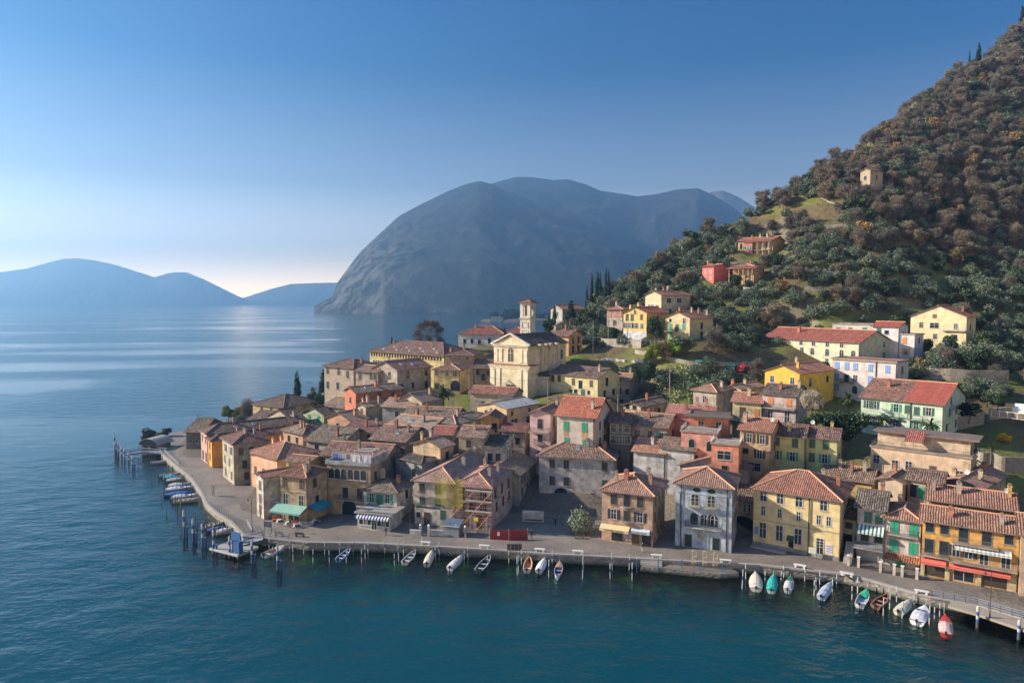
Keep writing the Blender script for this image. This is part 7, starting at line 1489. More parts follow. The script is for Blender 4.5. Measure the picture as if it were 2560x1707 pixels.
# blue railing along the quay near the gangway, and along the far quay
def fence_run(name, label, pts_, z, h=1.0, step=1.3, mats=('post_blue', 'post_white'), bars=(.35, .68, 1.0), cat='railing', r=.035):
    P = [at_z(*px(c, x, y), z) for c, x, y in pts_] if not isinstance(pts_[0], Vector) else pts_; o = empty(name, P[0], 0); tag(o, label, cat)
    mb = MB(); mp = MB(); big_ = step > 1 and sum(1 for _ in P) < 12; pm = shared(('rp', h, r, mats[0]), lambda: (lambda q: (q.tube((0, 0, 0), (0, 0, h), r * 1.2, r * 1.2, 5), q.mesh('post', [M[mats[0]]]))[1])(MB()))
    for a, b_ in zip(P[:-1], P[1:]):
        a0, b0 = a - P[0], b_ - P[0]; L = (b0 - a0).length; k = max(1, round(L / step))
        for bh in bars: mb.tube(a0 + Vector((0, 0, bh)), b0 + Vector((0, 0, bh)), r, r, 5)
        for i in range(k + 1):
            p_ = a0 + (b0 - a0) * (i / k)
            if big_: (link('post', pm, o, None, p_) if (i or a is P[0]) else None)
            else: mp.tube(p_, p_ + Vector((0, 0, h)), r * 1.2, r * 1.2, 5)
    mb.build('rail', M[mats[1]], o)
    if not big_: mp.build('bars', M[mats[0]], o)
    return o
fence_run('quay_railing', 'blue and white quay railing right of the gangway', [('S', 661, 1341), ('S', 720, 1348)], 1.68)
fence_run('quay_railing', 'blue and white quay railing by the round-roofed boathouse', [('S', 410, 1131), ('S', 447, 1166)], 1.68)
fence_run('quay_railing', 'short blue and white railing left of the gangway', [('S', 617, 1310), ('S', 630, 1334)], 1.68)
fence_run('quay_railing', 'dark iron railing along the bend of the left promenade', [('S', 526, 1264), ('S', 549, 1282), ('S', 583, 1303), ('S', 612, 1332)], 1.68, mats=('iron', 'iron'))
fence_run('walkway_railing', 'steel railing along the walkway at the right end', [('S', 2330, 1490), ('S', 2443, 1512), ('S', 2560, 1547), ('S', 2640, 1572)], 1.68, mats=('metal_dark', 'chrome'))
# boardwalk on piles at the right end, and the low landing stage by the shop house
P = [at_z(*px('S', x, y), 1.55) for x, y in ((2370, 1513), (2450, 1536), (2560, 1573), (2660, 1606))]; Qi = [at_z(*px('S', x, y), 1.55) for x, y in ((2378, 1500), (2455, 1515), (2562, 1548), (2665, 1580))]
o = empty('boardwalk', P[0], 0); tag(o, 'timber walkway on piles beside the quay at the right end', 'walkway'); mb = MB()
for i in range(3):
    a, b_, c_, d_ = P[i] - P[0], P[i + 1] - P[0], Qi[i + 1] - P[0], Qi[i] - P[0]; mb.poly([a, b_, c_, d_]); t_ = Vector((0, 0, -.35)); mb.poly([a + t_, b_ + t_, b_, a]); mb.poly([d_ + t_, c_ + t_, b_ + t_, a + t_])
mb.build('deck', M['wood'], o, (.34, .28, .22))
for c, x, yt, yb in (('F', 950, 1185, 1335), ('F', 1245, 1285, 1420)): big_pile(c, x, yt, yb, 'thick pale pile with blue collar under the ' + ('left' if x < 1000 else 'right') + ' part of the right-hand walkway', 'piles of the right-hand walkway', False)
stg = [at_z(*px('D', x, y), .85) for x, y in ((700, 1275), (890, 1290), (1400, 1340), (1560, 1330), (1400, 1235), (900, 1205))]; q0 = stg[0]; o = empty('landing_stage', q0, 0); tag(o, 'low stone landing stage with steps before the pale blue house', 'landing stage'); mb = MB()
pp = [s - q0 for s in (stg[0], stg[1], stg[2], stg[3], stg[4], stg[5])]; mb.poly(pp)
for i in range(6): j = (i + 1) % 6; mb.poly([pp[i] + Vector((0, 0, -3.5)), pp[j] + Vector((0, 0, -3.5)), pp[j], pp[i]], 1)
mb.build('platform', [M['paving'], M['quay']], o)
for i in range(4):
    a, b_ = stg[0] - q0, stg[1] - q0; mb = MB(); d = (b_ - a); n_ = Vector((-d.y, d.x, 0)).normalized(); s_ = a + n_ * (.6 + i * .45); e_ = b_ + n_ * (.6 + i * .45)
    mb.poly([s_ + Vector((0, 0, .18 * (i + 1))), e_ + Vector((0, 0, .18 * (i + 1))), e_ + n_ * .46 + Vector((0, 0, .18 * (i + 1))), s_ + n_ * .46 + Vector((0, 0, .18 * (i + 1)))]); mb.poly([s_ + Vector((0, 0, .18 * i)), e_ + Vector((0, 0, .18 * i)), e_ + Vector((0, 0, .18 * (i + 1))), s_ + Vector((0, 0, .18 * (i + 1)))]); mb.build('step', M['concrete'], o)
# far jetty and round-roofed boathouse
plank_jetty('far_jetty', 'blue railed jetty leading to the far striped piles', [('A', 560, 455, 1.5), ('A', 400, 440, 1.2), ('A', 215, 470, 1.0)], 1, 2.0)
q = at_z(*px('A', 500, 470), .3); o = empty('boathouse', q, R(-14)); tag(o, 'small boathouse with barrel-shaped grey roof on the water', 'boathouse')
mb = MB(); mb.box(-5.6, 0, 0, 5.5, -2, 2.8); mb.build('wall', M['plaster'], o, (.20, .17, .15)); mb = MB(); n = 12; r_ = 3.4
for i in range(n):
    a0, a1 = math.pi * (.16 + .68 * i / n), math.pi * (.16 + .68 * (i + 1) / n); x0, z0_, x1, z1_ = -2.8 - 3.55 * math.cos(a0) / math.cos(math.pi * .16), 1.15 + 3.4 * math.sin(a0), -2.8 - 3.55 * math.cos(a1) / math.cos(math.pi * .16), 1.15 + 3.4 * math.sin(a1)
    mb.poly([(x0, -.5, z0_), (x1, -.5, z1_), (x1, 6, z1_), (x0, 6, z0_)][::-1]); mb.poly([(x0, -.5, z0_ - .12), (x1, -.5, z1_ - .12), (x1, -.5, z1_), (x0, -.5, z0_)])
    mb.poly([(x0, -.5, 2.6), (x1, -.5, 2.6), (x1, -.45, z1_ - .1), (x0, -.45, z0_ - .1)], 1)
mb.build('roof', [M['concrete'], M['inside_dark']], o)
for x in (-4.4, -1.4): mb = MB(); mb.box(x - .9, x + .9, -.05, -.004, .6, 2.3); mb.build('opening', M['inside_dark'], o)
# ---------------------------------------------------------------- quay furniture
def lamp_post(P, label, H=5.2, th=0, heads=1):
    o = empty('street_lamp', P, th); tag(o, label, 'street lamp', 'street lamps'); mb = MB(); mb.tube((0, 0, 0), (0, 0, H), .06, .04, 6); mb.tube((0, 0, 0), (0, 0, .6), .11, .08, 6)
    hs__ = [(-1,), (1,)][:heads]
    for (s,) in hs__:
        pts = [(s * .9 * math.sin(a) * .5 + s * .0, 0, H + .35 * math.sin(a * 1)) for a in [i * math.pi / 8 for i in range(9)]]; pts = [(s * i * .1, 0, H + .3 * math.sin(math.pi * i / 8)) for i in range(9)]; mb.path(pts, .025, 4)
    mb.build('pole', M['iron'], o)
    for (s,) in hs__: mb = MB(); mb.tube((s * .8, 0, H - .32), (s * .8, 0, H - .05), .26, .06, 8); mb.tube((s * .8, 0, H - .05), (s * .8, 0, H + .06), .03, .03, 5); mb.build('lamp_shade', M['iron'], o)
for (c, x, yb, yt, lab, hd) in (('B', 1482, 1165, 860, 'black street lamp between the cafe and the long cream house', 1), ('A', 1325, 1145, 850, 'black street lamp before the narrow gabled house', 1), ('F', 1040, 1262, 915, 'tall black lamp with white plate at the right-hand walkway', 1), ('G', 615, 965, 755, 'black hooked street lamp behind the yellow-green bush', 2), ('G', 1073, 810, 675, 'black hooked street lamp left of the cypress', 2), ('G', 240, 1010, 890, 'black hooked street lamp behind the dark boat shed', 2)):
    X, Y = px(c, x, yb); P = at_z(X, Y, 1.6 if c != 'G' else 2.2); H = (yb - yt) / CROPS[c][2] * P.y / FPX; lamp_post(P, lab, min(H, 6.5), -.2, hd)
bench_xy = [('C', 222, 1082, 'C'), ('C', 733, 1112, 'C'), ('C', 1217, 1143, 'C'), ('C', 1548, 1160, 'C'), ('D', 840, 1196, 'D'), ('D', 1442, 1240, 'D'), ('E', 765, 1284, 'E'), ('E', 1170, 1352, 'E'), ('F', 22, 968, 'F'), ('F', 552, 1094, 'F')]
near = ['left of the boat under the beige cover', 'before the scaffolded house', 'between the hoarding and the olive tree', 'below the olive tree', 'before the pinkish brown shop house', 'at the landing stage corner', 'before the yellow town hall', 'at the right corner of the yellow town hall', 'before the striped awning house', 'before the big orange house']
me_b = None
for (c, x, y, _), nr in zip(bench_xy, near):
    P = at_z(*px(c, x, y), 1.68); o = empty('stone_bench', P, R(-12 if c in 'CD' else -30)); tag(o, 'white stone bench on the quay edge, ' + nr, 'bench', 'white stone benches on the quay edge')
    if me_b is None:
        a = MB(); a.box(-.95, .95, -.24, .24, .42, .54); l_ = MB(); l_.box(-.14, .14, -.2, .2, 0, .42); me_b = (a.mesh('seat', [M['white_trim']]), l_.mesh('leg', [M['white_trim']]))
    link('seat', me_b[0], o)
    for s in (-.65, .65): link('leg', me_b[1], o, None, (s, 0, 0))
def slat_bench(P, th, label):
    o = empty('slatted_bench', P, th); tag(o, label, 'bench', 'dark slatted benches')
    mb = MB()
    for i in range(4): mb.box(-.9, .9, -.25 + i * .13, -.15 + i * .13, .43, .47)
    mb.build('seat', M['wood'], o, (.09, .05, .04)); mb = MB()
    for i in range(3): mb.box(-.9, .9, .28 + i * .03, .31 + i * .03, .55 + i * .15, .66 + i * .15)
    mb.build('backrest', M['wood'], o, (.09, .05, .04))
    for s in (-.75, .75): mb = MB(); mb.box(s - .03, s + .03, -.25, .3, 0, .43); mb.build('leg', M['iron'], o)
slat_bench(at_z(*px('B', 345, 1185), 1.6), R(170), 'dark slatted bench left of the other one, near the blue railing'); slat_bench(at_z(*px('B', 522, 1188), 1.6), R(170), 'dark slatted bench facing the water, right of the blue railing')
slat_bench(at_z(*px('D', 1215, 1110), 1.6), R(-24), 'dark slatted bench against the pale blue house'); slat_bench(at_z(*px('C', 1560, 1030), 1.6), R(-10), 'dark bench beneath the olive tree on the square')
for i, x in enumerate((948, 982, 1014, 1046)):
    P = at_z(*px('C', x, 1133), 1.6); o = empty('litter_bin', P, R(-9)); tag(o, 'dark slim recycling bin on the quay, ' + ['leftmost', 'second', 'third', 'rightmost'][i] + ' of four', 'bin', 'recycling bins on the quay'); mb = MB(); mb.box(-.28, .28, -.22, .22, 0, 1.05); mb.build('body', M['wood'], o, (.07, .05, .045)); mb = MB(); mb.box(-.31, .31, -.25, .25, 1.05, 1.13); mb.build('lid', M['iron'], o)
board(at_z(*px('B', 243, 1162), 1.6), R(-15), 1.5, 1.0, 1.3, [(.03, .045, .07), (.05, .08, .14)], 'dark blue ferry timetable board near the gangway'); board(at_z(*px('A', 985, 835), 1.6), R(-45), 1.0, 1.7, .7, [(.02, .035, .035), (.03, .05, .05)], 'tall dark green notice board on the left promenade')
for i, (x, y) in enumerate(((1168, 1258), (1262, 1268), (1352, 1278))):
    P = at_z(*px('D', x, y), 1.2); o = empty('light_sculpture', P, R(-15)); tag(o, 'golden wire arch decoration at the landing stage, ' + ('left', 'middle', 'right')[i] + ' of three', 'decoration', 'wire arch decorations')
    mb = MB()
    for s in (-.35, .35): mb.tube((s, 0, 0), (s, 0, 1.7), .025, .025, 4)
    mb.path([(.35 * math.cos(a), 0, 1.7 + .9 * math.sin(a)) for a in [math.pi * k / 10 for k in range(11)]], .025, 4); mb.path([(.35 * math.sin(k * .9), .1 * math.cos(k), .1 + k * .13) for k in range(13)], .03, 4); mb.path([(-.35 * math.sin(k * .9), -.1, .1 + k * .13) for k in range(13)], .03, 4); mb.build('wire_arch', simple('gold_wire', (.5, .38, .2), .5, .2), o)
# cafe tables with folded orange parasol covers
def table_set(P, th, label, par=None):
    o = empty('cafe_table', P, th); tag(o, label, 'table', 'cafe tables by the teal awning'); mb = MB(); mb.tube((0, 0, .70), (0, 0, .74), .42, .42, 12); mb.build('tabletop', M['white_trim'], o); mb = MB(); mb.tube((0, 0, 0), (0, 0, .7), .035, .035, 6); mb.tube((0, 0, 0), (0, 0, .04), .25, .25, 8); mb.build('leg', M['iron'], o)
    for k, a in enumerate((0.4, 2.3, 4.3)):
        c_ = empty('cafe_chair', P + Vector((.85 * math.cos(a), .85 * math.sin(a), 0)), a + math.pi / 2 + math.pi); tag(c_, ('white chair ' if par else 'pale chair ') + ('nearest the gangway' if k == 2 else 'facing the wall' if k == 0 else 'under the awning') + ' at the ' + label.split(' ')[0] + ' cafe table', 'chair', 'chairs at the cafe tables')
        mb = MB(); mb.box(-.2, .2, -.2, .2, .42, .46); mb.build('seat', M['white_trim'], c_); mb = MB(); mb.box(-.2, .2, -.22, -.18, .5, .85); mb.build('backrest', M['white_trim'], c_)
        for sx in (-.17, .17):
            for sy in (-.17, .17): mb = MB(); mb.tube((sx, sy, 0), (sx, sy, .42), .018, .018, 4); mb.build('leg', M['iron'], c_)
for (x, y, lab, oc) in ((345, 1070, 'left cafe table beside an orange lounge seat', True), (420, 1090, 'middle cafe table under the teal awning', False), (490, 1110, 'right cafe table beside an orange lounge seat', True), (655, 1075, 'white-topped tall table under the blue-green side awning', False)):
    table_set(at_z(*px('B', x, y), 1.6), .3, lab, oc)
for i, (x, y) in enumerate(((335, 1060), (503, 1100))):
    P = at_z(*px('B', x, y), 1.6) + Vector((-.7, .5, 0)); o = empty('lounge_seat', P, .4); tag(o, 'orange cushioned lounge seat at the ' + ('left' if i == 0 else 'right') + ' end of the teal awning', 'seat', 'orange lounge seats'); mb = MB(); mb.box(-.6, .6, -.4, .4, .15, .5); mb.box(-.6, .6, .3, .45, .5, .95); mb.build('cushion', M['cloth'], o, (.62, .13, .03)); mb = MB(); mb.box(-.65, .65, -.42, .47, 0, .15); mb.build('base', M['iron'], o)
# white picket panels beside the teal awning, garden gate pillars before the long house
fence_run('picket_fence', 'pale picket fence right of the teal awning', [('B', 520, 1095), ('B', 595, 1100), ('B', 640, 1085)], 1.6, .95, .16, ('white_trim', 'white_trim'), (.3, .9), 'fence', .03)
for (xa, xb, nm) in ((85, 175, 'left of the gate'), (255, 372, 'right of the gate')):
    A, Bq = at_z(*px('C', xa, 995), 1.6), at_z(*px('C', xb, 1002), 1.6); d = Bq - A; o = empty('garden_wall', A, math.atan2(d.y, d.x)); tag(o, 'low white garden wall before the long cream house, ' + nm, 'wall', 'low garden walls'); mb = MB(); mb.box(0, d.length, 0, .2, 0, .85); mb.build('wall', M['plaster'], o, (.5, .5, .48)); mb = MB(); mb.box(-.04, d.length + .04, -.04, .24, .85, .93); mb.build('coping', M['white_trim'], o)
for i, x in enumerate((180, 252, 490, 570)):
    P = at_z(*px('C', x, 1005 + i * 5), 1.6); o = empty('gate_pillar', P, R(-15)); tag(o, 'square gate pillar before the long cream house, ' + ['first', 'second', 'third', 'fourth'][i] + ' from the left', 'pillar', 'gate pillars'); mb = MB(); mb.box(-.22, .22, -.22, .22, 0, 2.0); mb.build('shaft', M['plaster'], o, (.5, .5, .48) if i < 2 else (.3, .3, .3)); mb = MB(); mb.tube((0, 0, 2.0), (0, 0, 2.35), .3, .03, 4); mb.build('cap', M['white_trim'], o)
q = at_z(*px('C', 375, 1010), 1.6); o = empty('entrance_kiosk', q, R(-15)); tag(o, 'small grey entrance shelter with glass roof beside the scaffold', 'shelter'); mb = MB(); mb.box(0, 3.1, .1, 2.6, 0, 2.0); mb.build('wall', M['plaster'], o, (.22, .26, .27)); mb = MB(); mb.poly([(-.2, -.1, 2.1), (3.3, -.1, 2.1), (3.3, 2.8, 2.7), (-.2, 2.8, 2.7)]); mb.poly([(-.2, -.1, 1.98), (3.3, -.1, 1.98), (3.3, -.1, 2.1), (-.2, -.1, 2.1)], 1); mb.build('roof', [M['sky_glass'], M['white_trim']], o)
# courtyard wall and railing of the big pale house
A, Bq = at_z(*px('C', 1065, 885), 1.6), at_z(*px('C', 1252, 893), 1.6); d = Bq - A; o = empty('courtyard_wall', A, math.atan2(d.y, d.x)); tag(o, 'white courtyard wall with dark seats before the big pale house', 'wall'); mb = MB(); mb.box(0, d.length, 0, .3, 0, 2.3); mb.build('wall', M['plaster'], o, (.5, .5, .47)); mb = MB(); mb.box(.6, d.length - .3, -.5, -.05, .5, .62); mb.build('bench_board', M['wood'], o, (.07, .06, .06))
fence_run('courtyard_fence', 'dark metal fence of the courtyard beside the olive tree', [Bq + Vector((.3, 0, 0)), at_z(*px('C', 1440, 905), 1.6)], 1.6, 1.9, .5, ('iron', 'iron'), (.2, 1.0, 1.8), 'fence')
# garden piers and iron fences before the striped awning house
g_ = [at_z(*px('F', x, y), 1.6) for x, y in ((33, 892), (104, 905), (260, 940), (358, 960), (415, 972), (520, 990))]
for i, P in enumerate(g_): o = empty('garden_pillar', P, R(-38)); tag(o, 'square cream garden pillar, ' + ['first', 'second', 'third', 'fourth', 'fifth', 'sixth'][i] + ' from the left before the green-shuttered white house', 'pillar', 'garden pillars at the right'); mb = MB(); mb.box(-.2, .2, -.2, .2, 0, 1.7); mb.build('shaft', M['plaster'], o, (.5, .44, .36)); mb = MB(); mb.box(-.26, .26, -.26, .26, 1.7, 1.8); mb.build('cap', M['white_trim'], o)
for i, (a, b_) in enumerate(((0, 1), (1, 2), (2, 3), (4, 5))): fence_run('iron_fence', 'black iron garden fence, ' + ['before the outside stairs', 'below the striped awning', 'left of the garden gate', 'right of the garden gate'][i], [g_[a], g_[b_]], 1.6, 1.4, .14, ('iron', 'iron'), (.15, 1.35), 'fence', .018)
# ---------------------------------------------------------------- people
simple('skin', (.45, .28, .20), .6, 0, .05); simple('hair', (.05, .035, .025), .8, 0, .2)
def person(P, th, label, top, legs, hair=(.05, .035, .025), lean=0.0, stride=.18, arm=.2, carry=False):
    me = bpy.data.meshes.new('figure'); V, E, Rd = [], [], []
    def v(x, y, z, r): V.append((x, y + lean * max(0, z - .95) * .35, z)); Rd.append(r); return len(V) - 1
    def ch(*ids):
        for a, b_ in zip(ids[:-1], ids[1:]): E.append((a, b_))
    pel = v(0, 0, .95, .135); wai = v(0, .01, 1.12, .125); che = v(0, .0, 1.34, .155); nek = v(0, 0, 1.50, .055); hd0 = v(0, .01, 1.60, .085); hd1 = v(0, .0, 1.70, .095); ch(pel, wai, che, nek, hd0, hd1)
    for s in (-1, 1):
        st = stride * s; hip = v(s * .09, 0, .90, .095); kn = v(s * .10, st * .5 + .03, .50, .062); an = v(s * .10, st * .9, .09, .042); toe = v(s * .11, st * .9 + .16, .04, .04); ch(pel, hip, kn, an, toe)
        sh = v(s * .18, 0, 1.40, .062); el = v(s * .25, -st * arm * 2 - .02, 1.14, .045); wr = v(s * .25, -st * arm * 3 + .10, .92, .03); hn = v(s * .25, -st * arm * 3 + .13, .85, .028); ch(che, sh, el, wr, hn)
        for k in range(4): f1 = v(s * .25 + (k - 1.5) * .012, -st * arm * 3 + .14 + .004 * k, .80 - .004 * (k % 2), .009); f2 = v(s * .25 + (k - 1.5) * .013, -st * arm * 3 + .125, .765 + .004 * abs(k - 1), .008); ch(hn, f1, f2)
        t1 = v(s * .225, -st * arm * 3 + .17, .83, .010); ch(hn, t1)
    me.from_pydata(V, E, []); ob = bpy.data.objects.new('tmp', me); C.objects.link(ob); md = ob.modifiers.new('s', 'SKIN')
    for i, sv in enumerate(me.skin_vertices[0].data): sv.radius = (Rd[i], Rd[i])
    me.skin_vertices[0].data[0].use_root = True; su = ob.modifiers.new('u', 'SUBSURF'); su.levels = 2; su.render_levels = 2
    dg = bpy.context.evaluated_depsgraph_get(); nm = bpy.data.meshes.new_from_object(ob.evaluated_get(dg)); bpy.data.objects.remove(ob)
    nm.materials.clear()
    cl = [shared(('cl', c_), lambda: simple('clothing_%02d' % len(_cache), c_, .9, 0, .2, 6)) for c_ in (legs, top)] + [M['skin'], shared(('hair', hair), lambda: simple('hair_%02d' % len(_cache), hair, .8, 0, .2)), M['iron']]
    for m_ in cl: nm.materials.append(m_)
    for p_ in nm.polygons:
        c_ = p_.center; z = c_.z
        p_.material_index = 4 if z < .10 else 0 if z < .96 and abs(c_.x) < .2 else 2 if (abs(c_.x) > .2 and z < .93) else 1 if z < 1.49 else 3 if (z > 1.70 or (c_.y < -.02 + lean * .2 and z > 1.56)) else 2
        p_.use_smooth = True
    o = empty('person', P, th); tag(o, label, 'person'); link('body', nm, o)
    mb = MB(); y0 = .09 + lean * .23
    for s in (-1, 1): mb.box(s * .035 - .012, s * .035 + .012, y0, y0 + .012, 1.645, 1.66)
    mb.box(-.03, .03, y0 - .005, y0 + .008, 1.575, 1.585); mb.build('face', M['iron'], o); mb = MB(); mb.poly([(-.014, y0, 1.60), (.014, y0, 1.60), (0, y0 + .005, 1.65), ]); mb.poly([(-.014, y0, 1.60), (0, y0 + .03, 1.605), (0, y0 + .005, 1.65)]); mb.poly([(.014, y0, 1.60), (0, y0 + .005, 1.65), (0, y0 + .03, 1.605)]); mb.build('nose', M['skin'], o)
    return o
person(at_z(*px('D', 718, 1149), 1.6), R(10), 'person in a dark jacket and pale trousers walking before the shop house', (.07, .045, .05), (.42, .42, .42), (.35, .33, .3))
person(at_z(*px('B', 1272, 1178), 1.6), R(70), 'person in dark clothes leaning forward before the striped cafe awning', (.03, .045, .06), (.03, .02, .025), lean=.5)
person(at_z(*px('C', 1146, 1030), 1.6), R(160), 'person in black standing right of the red hoarding', (.015, .015, .02), (.02, .02, .03), stride=.04)
person(at_z(*px('C', 1352, 922), 1.6), R(200), 'person in dark clothes beside the courtyard fence', (.02, .025, .03), (.02, .02, .02), stride=.1)
person(at_z(*px('B', 437, 1108), 1.6), R(250), 'person in black at the cafe tables under the teal awning', (.02, .02, .025), (.10, .12, .16), stride=.12)
# ---------------------------------------------------------------- single trees and plants
def base_at(c, x, yb, D):
    X, Y = px(c, x, yb); P = at_depth(X, Y, D); return P
def put_tree(kind, c, x, yb, yt, D, label, group=None, wscale=None, name=None, col=None, var=None, cat='tree', drop=True):
    X, Yb = px(c, x, yb); _, Yt = px(c, x, yt); P = at_depth(X, Yb, D); H = (Yb - Yt) / FPX * D
    nat = dict(olive=5.4, oak=7.2, bare=7.6, rust=7.4, cypress=12.2, pine=11.5, bush=2.3, dome=6.9)[kind]; s = H / nat
    gz = ground(P.x, P.y); z = min(P.z, max(gz, P.z - 2.5)) if drop else P.z
    o = tree(kind, P.x, P.y, s, label, group, name, col, z=z, var=var, cat=cat, sz=s * (P.z + H - z) / H)
    if wscale: o.scale = (s * wscale, s * wscale, o.scale[2])
    return o
put_tree('dome', 'H', 1075, 240, 5, 262, 'big round bare tree standing behind the yellow palace', wscale=1.3)
put_tree('cypress', 'G', 1252, 720, 425, 246, 'broad dark cypress on the left shore below the stone houses', wscale=1.55)
put_tree('pine', 'G', 1530, 640, 385, 238, 'dark conifer against the left wall of the tall stone house', wscale=1.0)
put_tree('oak', 'G', 1400, 760, 640, 236, 'green shrubby tree between the cypress and the stone house', col=(.07, .09, .045), wscale=1.3)
put_tree('oak', 'G', 1500, 790, 650, 232, 'dark evergreen shrub at the foot of the tall stone house', wscale=1.2, col=(.06, .085, .04))
put_tree('olive', 'G', 1230, 790, 700, 236, 'grey-green bush at the foot of the broad cypress', wscale=1.5)
put_tree('oak', 'G', 540, 950, 800, 250, 'round yellow-green tree on the left shore', wscale=1.1, col=(.16, .17, .012))
put_tree('oak', 'G', 640, 960, 810, 248, 'second yellow-green tree touching the round one', wscale=.9, col=(.12, .14, .015))
put_tree('bare', 'G', 760, 960, 745, 244, 'pale bare tree between the shore bushes', wscale=1.0, col=(.17, .14, .11))
put_tree('olive', 'G', 660, 960, 850, 240, 'grey-green shore bush before the pale bare tree', wscale=1.5); put_tree('oak', 'G', 880, 950, 820, 240, 'dark green shore bush right of the pale bare tree', wscale=1.4, col=(.045, .07, .04)); put_tree('oak', 'G', 980, 930, 800, 238, 'dark green shore bush left of the yellow hipped house', wscale=1.3, col=(.05, .07, .04))
put_tree('oak', 'A', 425, 330, 235, 215, 'brownish green bush behind the round-roofed boathouse', wscale=1.6, col=(.07, .065, .035)); put_tree('oak', 'A', 580, 320, 240, 222, 'dark green bush at the tip of the promenade', wscale=1.3, col=(.035, .06, .03)); put_tree('bush', 'A', 520, 330, 270, 220, 'low dark bush between the two at the promenade tip', wscale=1.2, cat='bush')
put_tree('olive', 'C', 1570, 985, 745, 129, 'large silvery olive tree on the square beside the shop house', wscale=1.0, col=(.25, .27, .19), drop=False)
CY = 'group of tall cypresses on the ridge'
for i, (x, yb, yt) in enumerate(((268, 815, 605), (320, 770, 490), (375, 740, 465), (405, 725, 480), (462, 700, 420), (487, 690, 445))):
    put_tree('cypress', 'M', x, yb, yt, 300 - i * 2, ['short cypress standing alone at the left of the ridge group', 'leaning cypress, second from the left of the ridge group', 'thickest cypress in the middle of the ridge group', 'cypress hugging the thickest one on its right', 'tallest slim cypress of the ridge group', 'rightmost cypress of the ridge group'][i], CY, wscale=[.75, .8, 1.1, .8, .6, .7][i])
put_tree('pine', 'L', 1465, 470, 195, 283, 'dark conifer in front of the teal-grey cottage', wscale=.9); put_tree('pine', 'L', 1285, 400, 262, 286, 'small flat-topped conifer left of the teal-grey cottage', wscale=.8)
put_tree('pine', 'L', 725, 640, 512, 270, 'small dark fir before the maroon-roofed lakeside villa', wscale=.55)
put_tree('pine', 'H', 705, 215, 150, 262, 'dark treetop showing over the left of the yellow palace', wscale=.9)
for i, (x, yb, yt, D) in enumerate(((1220, 560, 420, 262), (1380, 590, 430, 258), (1560, 620, 480, 250), (1650, 560, 330, 262), (1700, 620, 450, 255), (1800, 600, 480, 250), (1900, 640, 520, 246))): put_tree('olive' if i % 3 else 'oak', 'L', x, yb, yt, D, 'grey-green tree ' + ['left below the teal-grey cottage', 'below the dark conifer of the cottage', 'right below the teal-grey cottage', 'right beside the teal-grey cottage', 'behind the two wooden poles', 'left of the small pale cottage', 'below the small pale cottage'][i], 'trees below the teal-grey cottage', wscale=1.25)
for i, (x, yb, yt) in enumerate(((900, 1320, 1220), (960, 1330, 1180), (1050, 1330, 1170), (1150, 1340, 1150), (1250, 1330, 1120), (1210, 1350, 1230))): put_tree('oak', 'M', x, yb, yt, 206, ['yellowish bush at the left end', 'bright green bush, second', 'brownish bush, third', 'tall bright green bush', 'dark green bush at the right end', 'low bush in front'][i] + ' of the hedge below the yellow villa', 'hedge bushes below the yellow villa', wscale=1.25, col=[(.26, .28, .04), (.16, .21, .04), (.17, .145, .08), (.16, .24, .04), (.09, .13, .07), (.15, .18, .05)][i], cat='bush')
put_tree('oak', 'M', 960, 1150, 930, 222, 'dark evergreen between the yellow and the beige villa', wscale=.9); put_tree('bare', 'M', 1540, 1290, 1040, 208, 'pale bare tree right of the beige villa', col=(.2, .17, .14))
put_tree('oak', 'M', 890, 1560, 1380, 196, 'dark round evergreen above the rectory roof', wscale=.9); put_tree('oak', 'M', 780, 1560, 1430, 196, 'small dark tree left of the round evergreen', wscale=.9)
put_tree('bare', 'J', 1700, 620, 330, 150, 'grey leafless shrub right of the pale pink balcony house', col=(.30, .28, .24), wscale=1.0, drop=False); put_tree('bare', 'N', 560, 1050, 860, 152, 'grey bare tree below the bright yellow villa', col=(.26, .24, .2), drop=False)
for i, (x, yb, yt, w_) in enumerate(((1640, 820, 640, 1.2), (1760, 760, 590, 1.4), (1880, 800, 580, 1.4), (2010, 860, 560, 1.3), (2130, 900, 580, 1.4), (2200, 860, 640, 1.2), (1950, 760, 640, 1.3), (2060, 950, 700, 1.3))): put_tree('oak', 'J', x, yb, yt, 146, 'dense dark evergreen in the garden behind the lemon houses, ' + ['at its left end', 'second', 'third', 'fourth', 'fifth', 'at its right end', 'in its middle back', 'lowest'][i], 'garden evergreens behind the lemon houses', wscale=w_ * .9, col=(.03, .055, .03), drop=False)
for i, (x, y, D) in enumerate(((905, 300, 196), (960, 340, 193), (1050, 330, 194), (1110, 200, 202), (1400, 250, 192), (1500, 260, 190), (1650, 120, 205), (1800, 80, 208), (1700, 560, 168), (1600, 640, 160), (1450, 440, 172), (1390, 700, 158), (1700, 680, 155))): put_tree('olive' if i % 3 else 'oak', 'K', x, y, y - 130 + 10 * (i % 4), D, ['olive tree right of the white hotel, upper left', 'olive tree right of the white hotel, lower left', 'olive tree below the pale villa, left', 'small tree beneath the pale villa wall', 'olive tree below the pale villa, centre', 'olive tree below the pale villa, right', 'olive tree at the right edge terrace', 'olive tree in the right corner terrace', 'olive tree over the stone wall at the right edge', 'olive tree beside the white greenhouse', 'tree above the mint green house', 'dark bush right of the mint green house', 'bush by the yellow shrub'][i], 'terrace trees right of the white hotel', wscale=1.2, drop=False)
put_tree('oak', 'K', 1420, 790, 610, 152, 'big black-green bush at the right end of the mint green house', wscale=1.35, col=(.012, .022, .012), drop=False); put_tree('bush', 'K', 1755, 990, 900, 152, 'golden yellow shrub beside the garden path', wscale=1.0, col=(.42, .26, .01), cat='bush', drop=False)
